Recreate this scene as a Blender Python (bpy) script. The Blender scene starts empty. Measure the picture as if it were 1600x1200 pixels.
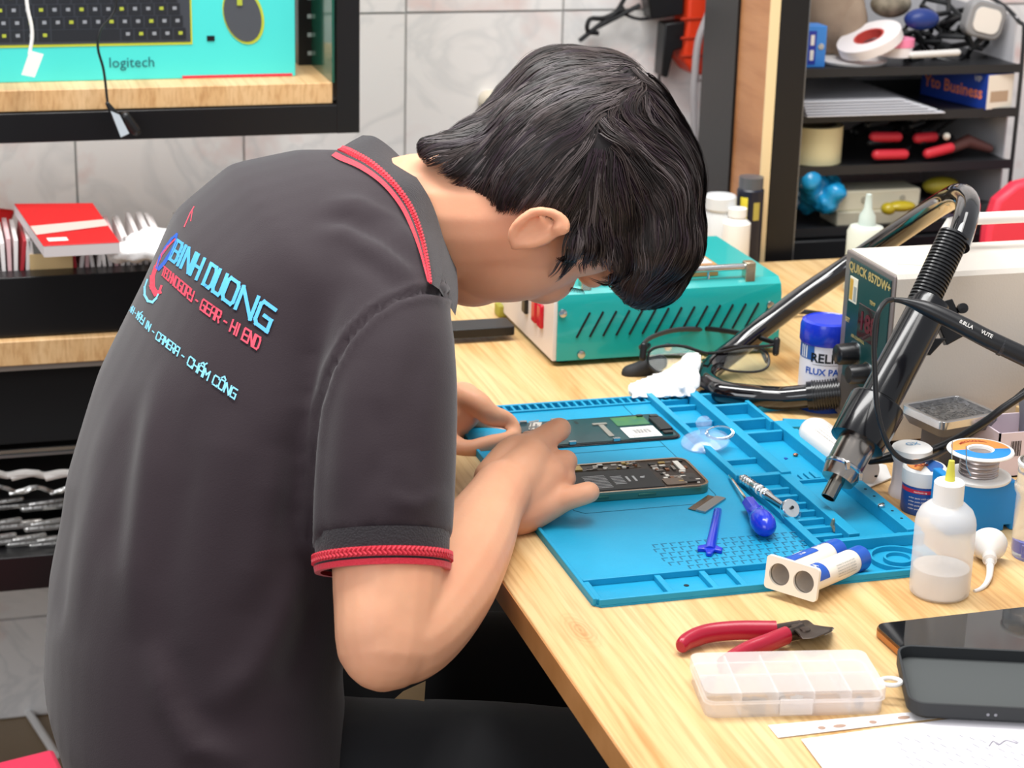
import bpy, bmesh, math, random
import numpy as np
from mathutils import Vector, Matrix
from mathutils.bvhtree import BVHTree
random.seed(7); rng = np.random.default_rng(7)
SC = bpy.context.scene; COL = SC.collection
# ---------------------------------------------------------------- camera
FPX = 3170.1; PITCH, YAW, ROLL = math.radians(18.094), math.radians(16.557), math.radians(-1.462)
CAM = Vector((0, 0, 1.375))
_f = Vector((math.sin(YAW)*math.cos(PITCH), math.cos(YAW)*math.cos(PITCH), -math.sin(PITCH)))
_r = Vector((math.cos(YAW), -math.sin(YAW), 0)); _d = _f.cross(_r)
_c, _s = math.cos(ROLL), math.sin(ROLL)
RT = _c*_r + _s*_d; DN = -_s*_r + _c*_d; FW = _f
cd = bpy.data.cameras.new('camera'); cam = bpy.data.objects.new('camera', cd); COL.objects.link(cam)
cd.sensor_width = 36; cd.lens = 36*FPX/1600; cd.clip_start = .05
cam.matrix_world = Matrix(((RT.x, -DN.x, -FW.x, CAM.x), (RT.y, -DN.y, -FW.y, CAM.y), (RT.z, -DN.z, -FW.z, CAM.z), (0, 0, 0, 1)))
cd.dof.use_dof = True; cd.dof.focus_distance = 1.60; cd.dof.aperture_fstop = 12.0
SC.camera = cam
# ---------------------------------------------------------------- light
w = bpy.data.worlds.new('world'); SC.world = w; w.use_nodes = True
w.node_tree.nodes['Background'].inputs[0].default_value = (.93, .96, 1, 1)
w.node_tree.nodes['Background'].inputs[1].default_value = .46
def area(name, loc, target, sx, sy, power, col=(1, 1, 1)):
    l = bpy.data.lights.new(name, 'AREA'); l.shape = 'RECTANGLE'; l.size = sx; l.size_y = sy; l.energy = power; l.color = col
    o = bpy.data.objects.new(name, l); COL.objects.link(o); o.location = loc
    o.rotation_euler = (Vector(target)-Vector(loc)).to_track_quat('-Z', 'Y').to_euler(); return o
area('ceiling_tube_and_fill', (.9, 1.3, 2.7), (.6, 1.5, .75), 1.6, .5, 15, (1, .98, .95))
area('ceiling_tube_and_fill', (.1, 1.85, 2.5), (.35, 2.2, .95), 1.7, .4, 34, (1, .99, .97))  # added fill near the wall, brightens the tiles and his upper back
area('front_fill_light', (-1.6, -.6, 2.0), (.5, 1.6, .9), 1.6, 1.4, 22, (.95, .97, 1))  # unseen fill added behind the camera at left to lift the tiled wall
SC.view_settings.view_transform = 'Standard'; SC.view_settings.look = 'None'; SC.view_settings.gamma = 1
SC.view_settings.use_curve_mapping = False; SC.view_settings.exposure = 0.42
# ---------------------------------------------------------------- pixel -> place helpers
def V(*a): return Vector(a)
def at(px, py, d): return CAM + (RT*((px-800)/FPX) + DN*((py-600)/FPX) + FW)*d
def hit(px, py, axis, val):
    r = RT*((px-800)/FPX) + DN*((py-600)/FPX) + FW
    return CAM + r*((val-CAM[axis])/r[axis])
TZ = .75
def T(px, py, z=0): return hit(px, py, 2, TZ+z)
def WY(px, py, y): return hit(px, py, 1, y)
def px_of(p):
    v = Vector(p)-CAM; d = v.dot(FW); return 800+FPX*v.dot(RT)/d, 600+FPX*v.dot(DN)/d, d
# ---------------------------------------------------------------- materials
MATS = {}
def lin(c): return tuple((x/12.92 if x <= .04045 else ((x+.055)/1.055)**2.4) for x in c)
def hexc(h): return lin(tuple(int(h[i:i+2], 16)/255 for i in (0, 2, 4)))
def M(name, col, rough=.5, metal=0, spec=.5, trans=0, alpha=1, coat=0, sss=0, noise=None, bump=None, sheen=0, ior=1.45, emit=0):
    """noise=(scale, amount, second colour), bump=(scale, strength)"""
    if name in MATS: return MATS[name]
    m = bpy.data.materials.new(name); MATS[name] = m; m.use_nodes = True; nt = m.node_tree
    b = nt.nodes['Principled BSDF']; c = hexc(col) if isinstance(col, str) else col
    b.inputs['Base Color'].default_value = (*c, 1); b.inputs['Roughness'].default_value = rough
    b.inputs['Metallic'].default_value = metal; b.inputs['Specular IOR Level'].default_value = spec
    b.inputs['Transmission Weight'].default_value = trans; b.inputs['Alpha'].default_value = alpha
    b.inputs['Coat Weight'].default_value = coat; b.inputs['IOR'].default_value = ior
    b.inputs['Sheen Weight'].default_value = sheen
    if sss: b.inputs['Subsurface Weight'].default_value = sss; b.inputs['Subsurface Radius'].default_value = (.012, .005, .003); b.inputs['Subsurface Scale'].default_value = 1
    if emit: b.inputs['Emission Color'].default_value = (*c, 1); b.inputs['Emission Strength'].default_value = emit
    if noise or bump: tc = nt.nodes.new('ShaderNodeTexCoord')
    if noise:
        n = nt.nodes.new('ShaderNodeTexNoise'); n.inputs['Scale'].default_value = noise[0]; n.inputs['Detail'].default_value = 5
        nt.links.new(tc.outputs['Object'], n.inputs['Vector'])
        r = nt.nodes.new('ShaderNodeValToRGB'); c2 = hexc(noise[2])
        r.color_ramp.elements[0].position = .5-noise[1]/2; r.color_ramp.elements[1].position = .5+noise[1]/2
        r.color_ramp.elements[0].color = (*c, 1); r.color_ramp.elements[1].color = (*c2, 1)
        nt.links.new(n.outputs['Fac'], r.inputs['Fac']); nt.links.new(r.outputs[0], b.inputs['Base Color'])
    if bump:
        n = nt.nodes.new('ShaderNodeTexNoise'); n.inputs['Scale'].default_value = bump[0]; n.inputs['Detail'].default_value = 3
        nt.links.new(tc.outputs['Object'], n.inputs['Vector'])
        bp = nt.nodes.new('ShaderNodeBump'); bp.inputs['Strength'].default_value = bump[1]; bp.inputs['Distance'].default_value = .002
        nt.links.new(n.outputs['Fac'], bp.inputs['Height']); nt.links.new(bp.outputs[0], b.inputs['Normal'])
    return m
# ---------------------------------------------------------------- mesh builder
class MB:
    def __init__(s): s.v = []; s.f = []; s.mi = []
    def add(s, vs, fs, mi=0):
        o = len(s.v); s.v += [Vector(p) for p in vs]; s.f += [tuple(i+o for i in f) for f in fs]; s.mi += [mi]*len(fs); return s
    def box(s, c, size, rz=0, mi=0, rot=None):
        R = rot if rot else Matrix.Rotation(rz, 3, 'Z'); c = Vector(c); h = [x/2 for x in size]
        vs = [c + R @ Vector((sx*h[0], sy*h[1], sz*h[2])) for sz in (-1, 1) for sy in (-1, 1) for sx in (-1, 1)]
        return s.add(vs, [(0, 2, 3, 1), (4, 5, 7, 6), (0, 1, 5, 4), (2, 6, 7, 3), (0, 4, 6, 2), (1, 3, 7, 5)], mi)
    def bx(s, x0, x1, y0, y1, z0, z1, mi=0): return s.box(((x0+x1)/2, (y0+y1)/2, (z0+z1)/2), (abs(x1-x0), abs(y1-y0), abs(z1-z0)), mi=mi)
    def loft(s, rings, caps=True, mi=0, closed=True):
        n = len(rings[0]); o = len(s.v)
        for r in rings: s.v += [Vector(p) for p in r]
        m = n if closed else n-1
        for k in range(len(rings)-1):
            for i in range(m):
                j = (i+1) % n; s.f.append((o+k*n+i, o+k*n+j, o+(k+1)*n+j, o+(k+1)*n+i)); s.mi.append(mi)
        if caps and closed:
            s.f.append(tuple(o+i for i in reversed(range(n)))); s.mi.append(mi)
            s.f.append(tuple(o+(len(rings)-1)*n+i for i in range(n))); s.mi.append(mi)
        return s
    def tube(s, pts, rad, n=12, mi=0, flat=1.0, caps=True, up=None):
        pts = [Vector(p) for p in pts]; N = len(pts)
        if not hasattr(rad, '__len__'): rad = [rad]*N
        tan = [(pts[min(i+1, N-1)]-pts[max(i-1, 0)]).normalized() for i in range(N)]
        u = up if up else (Vector((0, 0, 1)) if abs(tan[0].z) < .9 else Vector((1, 0, 0)))
        a = tan[0].cross(u).normalized(); rings = []
        for i in range(N):
            a = (a - tan[i]*a.dot(tan[i])).normalized(); b = tan[i].cross(a)
            rings.append([pts[i]+(a*math.cos(t)+b*math.sin(t)*flat)*rad[i] for t in (2*math.pi*k/n for k in range(n))])
        return s.loft(rings, caps, mi)
    def caps(s, pts, rad, n=14, mi=0, flat=1.0, up=None):
        """tube with rounded ends"""
        pts = [Vector(p) for p in pts]
        if not hasattr(rad, '__len__'): rad = [rad]*len(pts)
        t0 = (pts[0]-pts[1]).normalized(); t1 = (pts[-1]-pts[-2]).normalized(); P = []; Rr = []
        for a in (85, 65, 45, 22): P.append(pts[0]+t0*rad[0]*math.sin(math.radians(a))); Rr.append(rad[0]*math.cos(math.radians(a)))
        P += pts; Rr += list(rad)
        for a in (22, 45, 65, 85): P.append(pts[-1]+t1*rad[-1]*math.sin(math.radians(a))); Rr.append(rad[-1]*math.cos(math.radians(a)))
        return s.tube(P, Rr, n, mi, flat, True, up)
    def lathe(s, prof, o=(0, 0, 0), axis=(0, 0, 1), n=32, mi=0, caps=True):
        """prof: list of (radius, height)"""
        ax = Vector(axis).normalized(); a = ax.orthogonal().normalized(); b = ax.cross(a); o = Vector(o)
        return s.loft([[o+ax*h+(a*math.cos(t)+b*math.sin(t))*max(r, 1e-5) for t in (2*math.pi*k/n for k in range(n))] for r, h in prof], caps, mi)
    def prism(s, poly, z0, z1, mi=0, X=None, Y=None, O=(0, 0, 0)):
        """polygon in the X,Y frame at O, extruded along X x Y from z0 to z1"""
        X = Vector(X) if X else Vector((1, 0, 0)); Y = Vector(Y) if Y else Vector((0, 1, 0)); Z = X.cross(Y).normalized(); O = Vector(O)
        return s.loft([[O+X*p[0]+Y*p[1]+Z*z for p in poly] for z in (z0, z1)], True, mi)
    def ell(s, c, r, R=None, n=20, m=12, mi=0):
        R = R or Matrix.Identity(3); c = Vector(c)
        return s.loft([[c+R @ Vector((r[0]*math.sin(ph)*math.cos(t), r[1]*math.sin(ph)*math.sin(t), -r[2]*math.cos(ph))) for t in (2*math.pi*k/n for k in range(n))]
                       for ph in (max(.02, min(math.pi-.02, math.pi*j/m)) for j in range(m+1))], True, mi)
    def xf(s, Mx): s.v = [Mx @ p for p in s.v]; return s
    def mesh(s, name, mats, smooth=35):
        me = bpy.data.meshes.new(name); me.from_pydata([tuple(p) for p in s.v], [], s.f)
        for m in (mats if isinstance(mats, (list, tuple)) else [mats]): me.materials.append(m)
        if any(s.mi): me.polygons.foreach_set('material_index', s.mi)
        bm = bmesh.new(); bm.from_mesh(me); bmesh.ops.recalc_face_normals(bm, faces=bm.faces); bm.to_mesh(me); bm.free()
        if smooth: me.shade_smooth(); me.set_sharp_from_angle(angle=math.radians(smooth))
        me.update(); return me
def meta(o, label=None, cat=None, group=None, kind=None):
    if label: o['label'] = label
    if cat: o['category'] = cat
    if group: o['group'] = group
    if kind: o['kind'] = kind
    return o
def link(name, me, parent=None, world=False, label=None, bevel=0, kind=None):
    o = bpy.data.objects.new(name, me); COL.objects.link(o)
    if parent is not None:
        o.parent = parent
        if world: o.matrix_parent_inverse = world_of(parent).inverted(); 
    if world and parent is not None:   # bake so that the child keeps identity transforms
        me.transform(world_of(parent).inverted()); o.matrix_parent_inverse = Matrix.Identity(4)
    if label: o['label'] = label
    if kind: o['kind'] = kind
    if bevel:
        b = o.modifiers.new('bevel', 'BEVEL'); b.width = bevel; b.segments = 2; b.limit_method = 'ANGLE'; b.angle_limit = math.radians(40)
    return o
def world_of(o):
    m = Matrix.LocRotScale(o.location, o.rotation_euler, o.scale)
    return world_of(o.parent) @ m if o.parent else m
def thing(name, label, cat, loc=(0, 0, 0), rz=0, group=None, rot=None):
    o = bpy.data.objects.new(name, None); COL.objects.link(o); o.location = loc; o.rotation_euler = rot.to_euler() if rot else (0, 0, rz)
    o.empty_display_size = .02
    return meta(o, label, cat, group)
def part(name, mb, mat, parent, world=False, label=None, bevel=0, smooth=35, kind=None):
    return link(name, mb.mesh(name, mat, smooth), parent, world, label, bevel, kind)
def single(name, mb, mat, label, cat, group=None, bevel=0, smooth=35, base=None):
    """a thing that is one mesh, authored in world space; origin moved to its base"""
    xs = [p.x for p in mb.v]; ys = [p.y for p in mb.v]; zs = [p.z for p in mb.v]
    b = Vector(base) if base else Vector(((min(xs)+max(xs))/2, (min(ys)+max(ys))/2, min(zs)))
    mb.v = [p-b for p in mb.v]; o = link(name, mb.mesh(name, mat, smooth), bevel=bevel); o.location = b
    return meta(o, label, cat, group)
def struct(name, mb, mat, bevel=0, smooth=35, parent=None):
    o = link(name, mb.mesh(name, mat, smooth), parent, False, bevel=bevel)
    if parent is None: o['kind'] = 'structure'
    return o
def dup(root, loc, rz=None, label=None, group=None):
    r = root.copy(); COL.objects.link(r); r.location = loc
    if rz is not None: r.rotation_euler = (0, 0, rz)
    if label: r['label'] = label
    if group: r['group'] = group
    for ch in root.children:
        c = ch.copy(); COL.objects.link(c); c.parent = r
        for g in ch.children: d = g.copy(); COL.objects.link(d); d.parent = c
    return r
def remesh(mb, voxel, smooth=3, name='m', factor=.5):
    me = mb.mesh(name, [], 0); o = bpy.data.objects.new(name, me); COL.objects.link(o)
    r = o.modifiers.new('r', 'REMESH'); r.mode = 'VOXEL'; r.voxel_size = voxel
    if smooth: sm = o.modifiers.new('s', 'SMOOTH'); sm.iterations = smooth; sm.factor = factor
    dg = bpy.context.evaluated_depsgraph_get(); out = bpy.data.meshes.new_from_object(o.evaluated_get(dg)); 
    bpy.data.objects.remove(o); bpy.data.meshes.remove(me); out.shade_smooth(); out.name = name; return out
def arc(p0, p1, p2, n=12):
    """quadratic bezier"""
    p0, p1, p2 = Vector(p0), Vector(p1), Vector(p2)
    return [p0*(1-t)**2+p1*2*t*(1-t)+p2*t*t for t in (i/n for i in range(n+1))]
def spline(pts, k=6):
    """Catmull-Rom through points"""
    P = [Vector(p) for p in pts]; P = [P[0]*2-P[1]]+P+[P[-1]*2-P[-2]]; out = []
    for i in range(1, len(P)-2):
        for j in range(k):
            t = j/k; a, b, c, d = P[i-1:i+3]
            out.append(.5*((2*b)+(c-a)*t+(2*a-5*b+4*c-d)*t*t+(3*b-a-3*c+d)*t**3))
    out.append(P[-2]); return out
def rrect(w, h, r, n=5):
    return [(sx*(w/2-r)+r*math.cos(a), sy*(h/2-r)+r*math.sin(a)) for sx, sy, a0 in ((1, 1, 0), (-1, 1, 90), (-1, -1, 180), (1, -1, 270)) for a in (math.radians(a0+90*k/n) for k in range(n+1))]
def text_mb(s, size, fn=None, bold=0.0, sub=0, align='CENTER', shear=0):
    """text as flat triangles; fn maps (x, y) in metres to a 3-D point"""
    cu = bpy.data.curves.new('t', 'FONT'); cu.body = s; cu.size = size; cu.align_x = align; cu.align_y = 'CENTER'; cu.offset = bold*size; cu.shear = shear; cu.resolution_u = 2
    o = bpy.data.objects.new('t', cu); COL.objects.link(o); dg = bpy.context.evaluated_depsgraph_get(); me = bpy.data.meshes.new_from_object(o.evaluated_get(dg))
    if sub:
        bm = bmesh.new(); bm.from_mesh(me); bmesh.ops.triangulate(bm, faces=bm.faces)
        for _ in range(4):
            lg = [e for e in bm.edges if e.calc_length() > sub]
            if not lg: break
            bmesh.ops.subdivide_edges(bm, edges=lg, cuts=1); bmesh.ops.triangulate(bm, faces=[f for f in bm.faces if len(f.verts) > 3])
        bm.to_mesh(me); bm.free()
    mb = MB(); mb.add([fn(v.co.x, v.co.y) if fn else v.co.copy() for v in me.vertices], [tuple(p.vertices) for p in me.polygons])
    bpy.data.objects.remove(o); bpy.data.curves.remove(cu); bpy.data.meshes.remove(me); return mb
# ================================================================ setting
def tile_mat():
    m = bpy.data.materials.new('marbled_tile'); m.use_nodes = True; nt = m.node_tree; b = nt.nodes['Principled BSDF']; L = nt.links.new
    tc = nt.nodes.new('ShaderNodeTexCoord'); oi = nt.nodes.new('ShaderNodeObjectInfo'); ad = nt.nodes.new('ShaderNodeVectorMath'); ad.operation = 'ADD'
    L(tc.outputs['Object'], ad.inputs[0]); cm = nt.nodes.new('ShaderNodeVectorMath'); cm.operation = 'SCALE'; cm.inputs['Scale'].default_value = 9
    cb = nt.nodes.new('ShaderNodeCombineXYZ'); L(oi.outputs['Random'], cb.inputs[0]); L(oi.outputs['Random'], cb.inputs[1]); L(cb.outputs[0], cm.inputs[0]); L(cm.outputs[0], ad.inputs[1])
    def noise(scale, dist, p0, p1, c0, c1):
        n = nt.nodes.new('ShaderNodeTexNoise'); n.inputs['Scale'].default_value = scale; n.inputs['Distortion'].default_value = dist; n.inputs['Detail'].default_value = 4
        r = nt.nodes.new('ShaderNodeValToRGB'); r.color_ramp.elements[0].position = p0; r.color_ramp.elements[1].position = p1
        r.color_ramp.elements[0].color = c0; r.color_ramp.elements[1].color = c1; L(ad.outputs[0], n.inputs['Vector']); L(n.outputs['Fac'], r.inputs['Fac']); return n, r
    _, pink = noise(7, .6, .54, .74, (0, 0, 0, 1), (1, 1, 1, 1))
    nv, vein = noise(5, 2.2, .44, .56, (0, 0, 0, 1), (0, 0, 0, 1))
    e = vein.color_ramp.elements.new(.5); e.color = (1, 1, 1, 1)
    m1 = nt.nodes.new('ShaderNodeMix'); m1.data_type = 'RGBA'; m1.inputs['A'].default_value = (*hexc('FBF8F6'), 1); m1.inputs['B'].default_value = (*hexc('E9C4BE'), 1); L(pink.outputs[0], m1.inputs['Factor'])
    m2 = nt.nodes.new('ShaderNodeMix'); m2.data_type = 'RGBA'; m2.inputs['B'].default_value = (*hexc('C9CCCE'), 1); L(m1.outputs['Result'], m2.inputs['A'])
    sc = nt.nodes.new('ShaderNodeMath'); sc.operation = 'MULTIPLY'; sc.inputs[1].default_value = .3; L(vein.outputs[0], sc.inputs[0]); L(sc.outputs[0], m2.inputs['Factor'])
    L(m2.outputs['Result'], b.inputs['Base Color']); b.inputs['Roughness'].default_value = .22; return m
WALLY = 2.70
wall = struct('wall_back', MB().bx(-1.6, 3.6, WALLY+.008, WALLY+.1, 0, 2.6), M('grout', 'C9CBC8', .8))
tw, th = .2235, .42; x0 = WY(634, 20, WALLY).x; z0 = WY(600, 20.5, WALLY).z
tm = tile_mat(); t0 = None
for i in range(-7, 12):
    for j in range(-3, 3):
        za = z0+j*th; zb = za+th
        if zb > 2.3: continue
        za = max(za, 0)
        mb = MB().bx(.0015, tw-.0015, 0, .010, 0, zb-za-.003)
        if za > 0 and t0 is not None: o = bpy.data.objects.new('tile', t0); COL.objects.link(o); o.parent = wall
        else:
            me = mb.mesh('tile', tm, 0)
            if za > 0: t0 = me
            o = link('tile', me, wall, bevel=.001)
        o.location = (x0+i*tw, WALLY-.001, za+.0015)
struct('floor', MB().bx(-1.6, 3.6, -1.5, WALLY+.1, -.05, 0), M('floor', '9A8468', .35, noise=(3, .5, '8B7558')))
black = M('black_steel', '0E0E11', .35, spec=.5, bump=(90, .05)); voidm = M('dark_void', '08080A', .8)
def wood_mat(name, c1, c2, c3, ang=0, rough=.38, knot=False):
    m = bpy.data.materials.new(name); MATS[name] = m; m.use_nodes = True; nt = m.node_tree; b = nt.nodes['Principled BSDF']; L = nt.links.new
    tc = nt.nodes.new('ShaderNodeTexCoord'); mp = nt.nodes.new('ShaderNodeMapping'); mp.inputs['Rotation'].default_value = (0, 0, ang); mp.inputs['Scale'].default_value = (13, 1.1, 4)
    L(tc.outputs['Object'], mp.inputs['Vector'])
    n = nt.nodes.new('ShaderNodeTexNoise'); n.inputs['Scale'].default_value = 2.2; n.inputs['Detail'].default_value = 6; n.inputs['Distortion'].default_value = .5; n.inputs['Roughness'].default_value = .55
    L(mp.outputs[0], n.inputs['Vector'])
    r = nt.nodes.new('ShaderNodeValToRGB'); el = r.color_ramp.elements; el[0].position = .30; el[0].color = (*hexc(c3), 1); el[1].position = .68; el[1].color = (*hexc(c1), 1)
    e = el.new(.45); e.color = (*hexc(c2), 1)
    mp2 = nt.nodes.new('ShaderNodeMapping'); mp2.inputs['Rotation'].default_value = (0, 0, ang); mp2.inputs['Scale'].default_value = (240, 7, 60); L(tc.outputs['Object'], mp2.inputs['Vector'])
    n2 = nt.nodes.new('ShaderNodeTexNoise'); n2.inputs['Scale'].default_value = 1; n2.inputs['Detail'].default_value = 3; L(mp2.outputs[0], n2.inputs['Vector'])
    r2 = nt.nodes.new('ShaderNodeValToRGB'); r2.color_ramp.elements[0].position = .35; r2.color_ramp.elements[0].color = (.66, .52, .38, 1); r2.color_ramp.elements[1].position = .55; r2.color_ramp.elements[1].color = (1, 1, 1, 1)
    L(n2.outputs['Fac'], r2.inputs['Fac']); L(n.outputs['Fac'], r.inputs['Fac'])
    mx = nt.nodes.new('ShaderNodeMix'); mx.data_type = 'RGBA'; mx.blend_type = 'MULTIPLY'; mx.inputs['Factor'].default_value = .5; L(r.outputs[0], mx.inputs['A']); L(r2.outputs[0], mx.inputs['B'])
    out = mx.outputs['Result']
    if knot:
        k0 = T(907, 985); cx, cy = k0.x-T(768.5, 881.8).x, k0.y-.75
        mk = nt.nodes.new('ShaderNodeMapping'); mk.inputs['Location'].default_value = (-cx, -cy*.42, 0); mk.inputs['Scale'].default_value = (1, .42, 0); L(tc.outputs['Object'], mk.inputs['Vector'])
        nk = nt.nodes.new('ShaderNodeTexNoise'); nk.inputs['Scale'].default_value = 60; L(tc.outputs['Object'], nk.inputs['Vector'])
        ln = nt.nodes.new('ShaderNodeVectorMath'); ln.operation = 'LENGTH'; L(mk.outputs[0], ln.inputs[0])
        ad = nt.nodes.new('ShaderNodeMath'); ad.operation = 'MULTIPLY_ADD'; ad.inputs[1].default_value = .006; L(nk.outputs['Fac'], ad.inputs[0]); L(ln.outputs['Value'], ad.inputs[2])
        sn = nt.nodes.new('ShaderNodeMath'); sn.operation = 'MULTIPLY'; sn.inputs[1].default_value = 2200; L(ad.outputs[0], sn.inputs[0]); si = nt.nodes.new('ShaderNodeMath'); si.operation = 'SINE'; L(sn.outputs[0], si.inputs[0])
        fr = nt.nodes.new('ShaderNodeMapRange'); fr.inputs['From Min'].default_value = .006; fr.inputs['From Max'].default_value = .018; fr.inputs['To Min'].default_value = .55; fr.inputs['To Max'].default_value = 0; L(ad.outputs[0], fr.inputs['Value'])
        s2 = nt.nodes.new('ShaderNodeMapRange'); s2.inputs['From Min'].default_value = -1; s2.inputs['To Min'].default_value = .45; L(si.outputs[0], s2.inputs['Value'])
        ml = nt.nodes.new('ShaderNodeMath'); ml.operation = 'MULTIPLY'; L(fr.outputs[0], ml.inputs[0]); L(s2.outputs[0], ml.inputs[1])
        m3 = nt.nodes.new('ShaderNodeMix'); m3.data_type = 'RGBA'; m3.inputs['B'].default_value = (*hexc('A9703A'), 1); L(out, m3.inputs['A']); L(ml.outputs[0], m3.inputs['Factor']); out = m3.outputs['Result']
    L(out, b.inputs['Base Color']); b.inputs['Roughness'].default_value = rough
    return m
WOOD = wood_mat('desk_wood', 'E3C492', 'DBB67E', 'C59559', math.radians(-4), knot=True)
WOOD2 = wood_mat('shelf_wood', 'DDB98A', 'D3AA78', 'BE9160', math.radians(90))
# ---------------------------------------------------------------- desk
DX0 = T(768.5, 881.8).x; DYB = T(1240, 407).y
desk = thing('desk', 'pale oak laminate workbench desk the man in black leans over', 'desk', (DX0, .75, 0))
sh = Matrix.Translation((-DX0, -.75, 0))
part('desktop', MB().bx(DX0, 2.1, .70, DYB, TZ-.022, TZ).xf(sh), WOOD, desk, bevel=.0012)
part('edge_band', MB().bx(DX0-.0012, DX0, .70, DYB, TZ-.0215, TZ-.001).xf(sh), M('edge_band', 'B98350', .45, noise=(30, .4, 'A8733F')), desk, label='brown edge strip along the sitting side of the desk')
for x, y in ((DX0+.22, .78), (DX0+.22, DYB-.05), (2.05, .78), (2.05, DYB-.05)):
    part('leg', MB().bx(x-.02, x+.02, y-.02, y+.02, 0, TZ-.022).xf(sh), black, desk)
part('modesty_panel', MB().bx(DX0+.30, 2.03, 1.0, 1.02, .05, TZ-.022).xf(sh), voidm, desk)
part('side_panel', MB().bx(DX0+.20, DX0+.215, .8, DYB-.1, .02, TZ-.022).xf(sh), voidm, desk)
# ================================================================ person
person = thing('person', 'man in dark polo shirt with red trim, bent over the desk repairing a phone', 'person', (.20, 1.56, .0))
skin = M('skin', 'E9B08C', .48, spec=.35, sss=.25, noise=(14, .5, 'DE9C7B'), bump=(160, .08))
mb = MB()
def limb(pts, rad=None, **k):
    """pts: (px, py, depth, radius px)"""
    P = [at(a, b, d) for a, b, d, r in pts]; R_ = [r*d/FPX for a, b, d, r in pts]
    P2 = spline(P, 5); R2 = [v.x for v in spline([V(r, 0, 0) for r in R_], 5)]
    mb.caps(P2, R2, 18, **k)
# head frame: U towards the crown, F towards the face, S towards the right ear
HB = math.radians(16); U = V(math.cos(HB), .0, math.sin(HB)); Fd = V(math.sin(HB), 0, -math.cos(HB)); S = V(0, -1, 0)
# bow turned slightly away from the lens
Rz = Matrix.Rotation(math.radians(2), 3, 'Z'); Rx = Matrix.Rotation(math.radians(6), 3, 'X'); U, Fd, S = [Rz @ Rx @ a for a in (U, Fd, S)]
TH = math.radians(27); Fd, S = Fd*math.cos(TH)-S*math.sin(TH), S*math.cos(TH)+Fd*math.sin(TH)
HC = at(886, 283, 1.66)      # centre of the cranium
HR = Matrix((U, Fd, S)).transposed()
def h(u, f, s): return HC + HR @ V(u, f, s)
E0 = lambda c, r, m=mb: m.ell(h(*c), r, HR, 28, 18)
E0((.006, .004, 0), (.085, .083, .074)); E0((-.045, .035, 0), (.082, .058, .064)); E0((-.088, .052, 0), (.042, .040, .046)); E0((-.05, .022, 0), (.056, .048, .058))
E0((-.112, .062, 0), (.022, .024, .028))                       # chin
E0((.028, .078, 0), (.022, .018, .05))                         # brow
for sd in (-1, 1):
    E0((-.035, .068, .034*sd), (.026, .022, .024)); E0((.006, .082, .033*sd), (.013, .012, .017))
    E0((.02, .086, .03*sd), (.008, .008, .022))
mb.caps([h(.008, .088, 0), h(-.018, .104, 0), h(-.034, .112, 0)], [.009, .010, .012], 12); E0((-.036, .1, .010), (.008, .010, .008)); E0((-.036, .1, -.010), (.008, .010, .008))
mb.caps([h(-.066, .092, .018), h(-.065, .099, 0), h(-.066, .092, -.018)], [.005, .0075, .005], 10); mb.caps([h(-.077, .088, .015), h(-.077, .095, 0), h(-.077, .088, -.015)], [.005, .0075, .005], 10)
# right ear
def et(pts, r): mb.caps(spline([at(a, b, d) for a, b, d in pts], 4), r, 8)
et([(804, 383, 1.588), (800, 366, 1.585), (812, 346, 1.58), (838, 330, 1.577), (866, 334, 1.577), (882, 346, 1.578), (884, 358, 1.578), (872, 362, 1.58)], .0042)
et([(804, 383, 1.588), (830, 381, 1.585), (852, 373, 1.585), (868, 362, 1.585)], .0045)
mb.ell(at(838, 358, 1.597), (.022, .016, .014), HR); mb.ell(at(818, 372, 1.59), (.010, .008, .006), HR); mb.ell(at(873, 357, 1.58), (.0062, .0062, .0055), HR)
# neck into shoulders
NB = at(600, 372, 1.66)
limb([(590, 372, 1.67, 84), (640, 346, 1.67, 103), (700, 344, 1.665, 102), (760, 346, 1.66, 98), (820, 340, 1.655, 96), (860, 325, 1.655, 90)])
mb.caps([NB, at(520, 520, 1.66)], [.05, .07], 16); mb.caps([NB, at(600, 500, 1.53)], [.04, .04], 12); mb.caps([NB, at(505, 360, 1.80)], [.04, .04], 12)
# right arm
limb([(600, 500, 1.53, 70), (600, 700, 1.48, 88), (606, 880, 1.44, 88), (603, 1000, 1.425, 80)])
limb([(600, 860, 1.44, 78), (598, 960, 1.425, 76), (594, 1012, 1.42, 66), (598, 1040, 1.42, 42)])
limb([(598, 1015, 1.42, 66), (640, 985, 1.44, 80), (690, 920, 1.49, 82), (735, 850, 1.55, 68), (766, 795, 1.60, 52), (785, 765, 1.63, 47)])
# right hand: back of the hand, knuckles, curled fingers
def hl(pts, flat=1.0, up=None):
    P = [at(a, b, d) for a, b, d, r in pts]; R_ = [r*d/FPX for a, b, d, r in pts]
    mb.caps(spline(P, 4), [v.x for v in spline([V(r, 0, 0) for r in R_], 4)], 14, flat=flat, up=up)
hl([(778, 775, 1.635, 44), (810, 745, 1.645, 42), (830, 716, 1.655, 32)]); hl([(785, 790, 1.64, 42), (828, 768, 1.65, 40), (858, 742, 1.655, 29)])
hl([(775, 800, 1.64, 42), (815, 800, 1.645, 37), (862, 786, 1.648, 26), (890, 777, 1.65, 18)]); hl([(765, 745, 1.645, 26), (800, 705, 1.66, 24), (826, 696, 1.665, 20)])
hl([(826, 703, 1.66, 25), (856, 682, 1.675, 21), (874, 670, 1.68, 18.5), (872, 676, 1.71, 16), (848, 684, 1.735, 14), (824, 684, 1.745, 12)])     # index
hl([(846, 735, 1.655, 27), (870, 727, 1.665, 23), (884, 721, 1.67, 19), (880, 722, 1.70, 17), (852, 716, 1.725, 14), (828, 702, 1.735, 12)])  # middle
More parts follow.
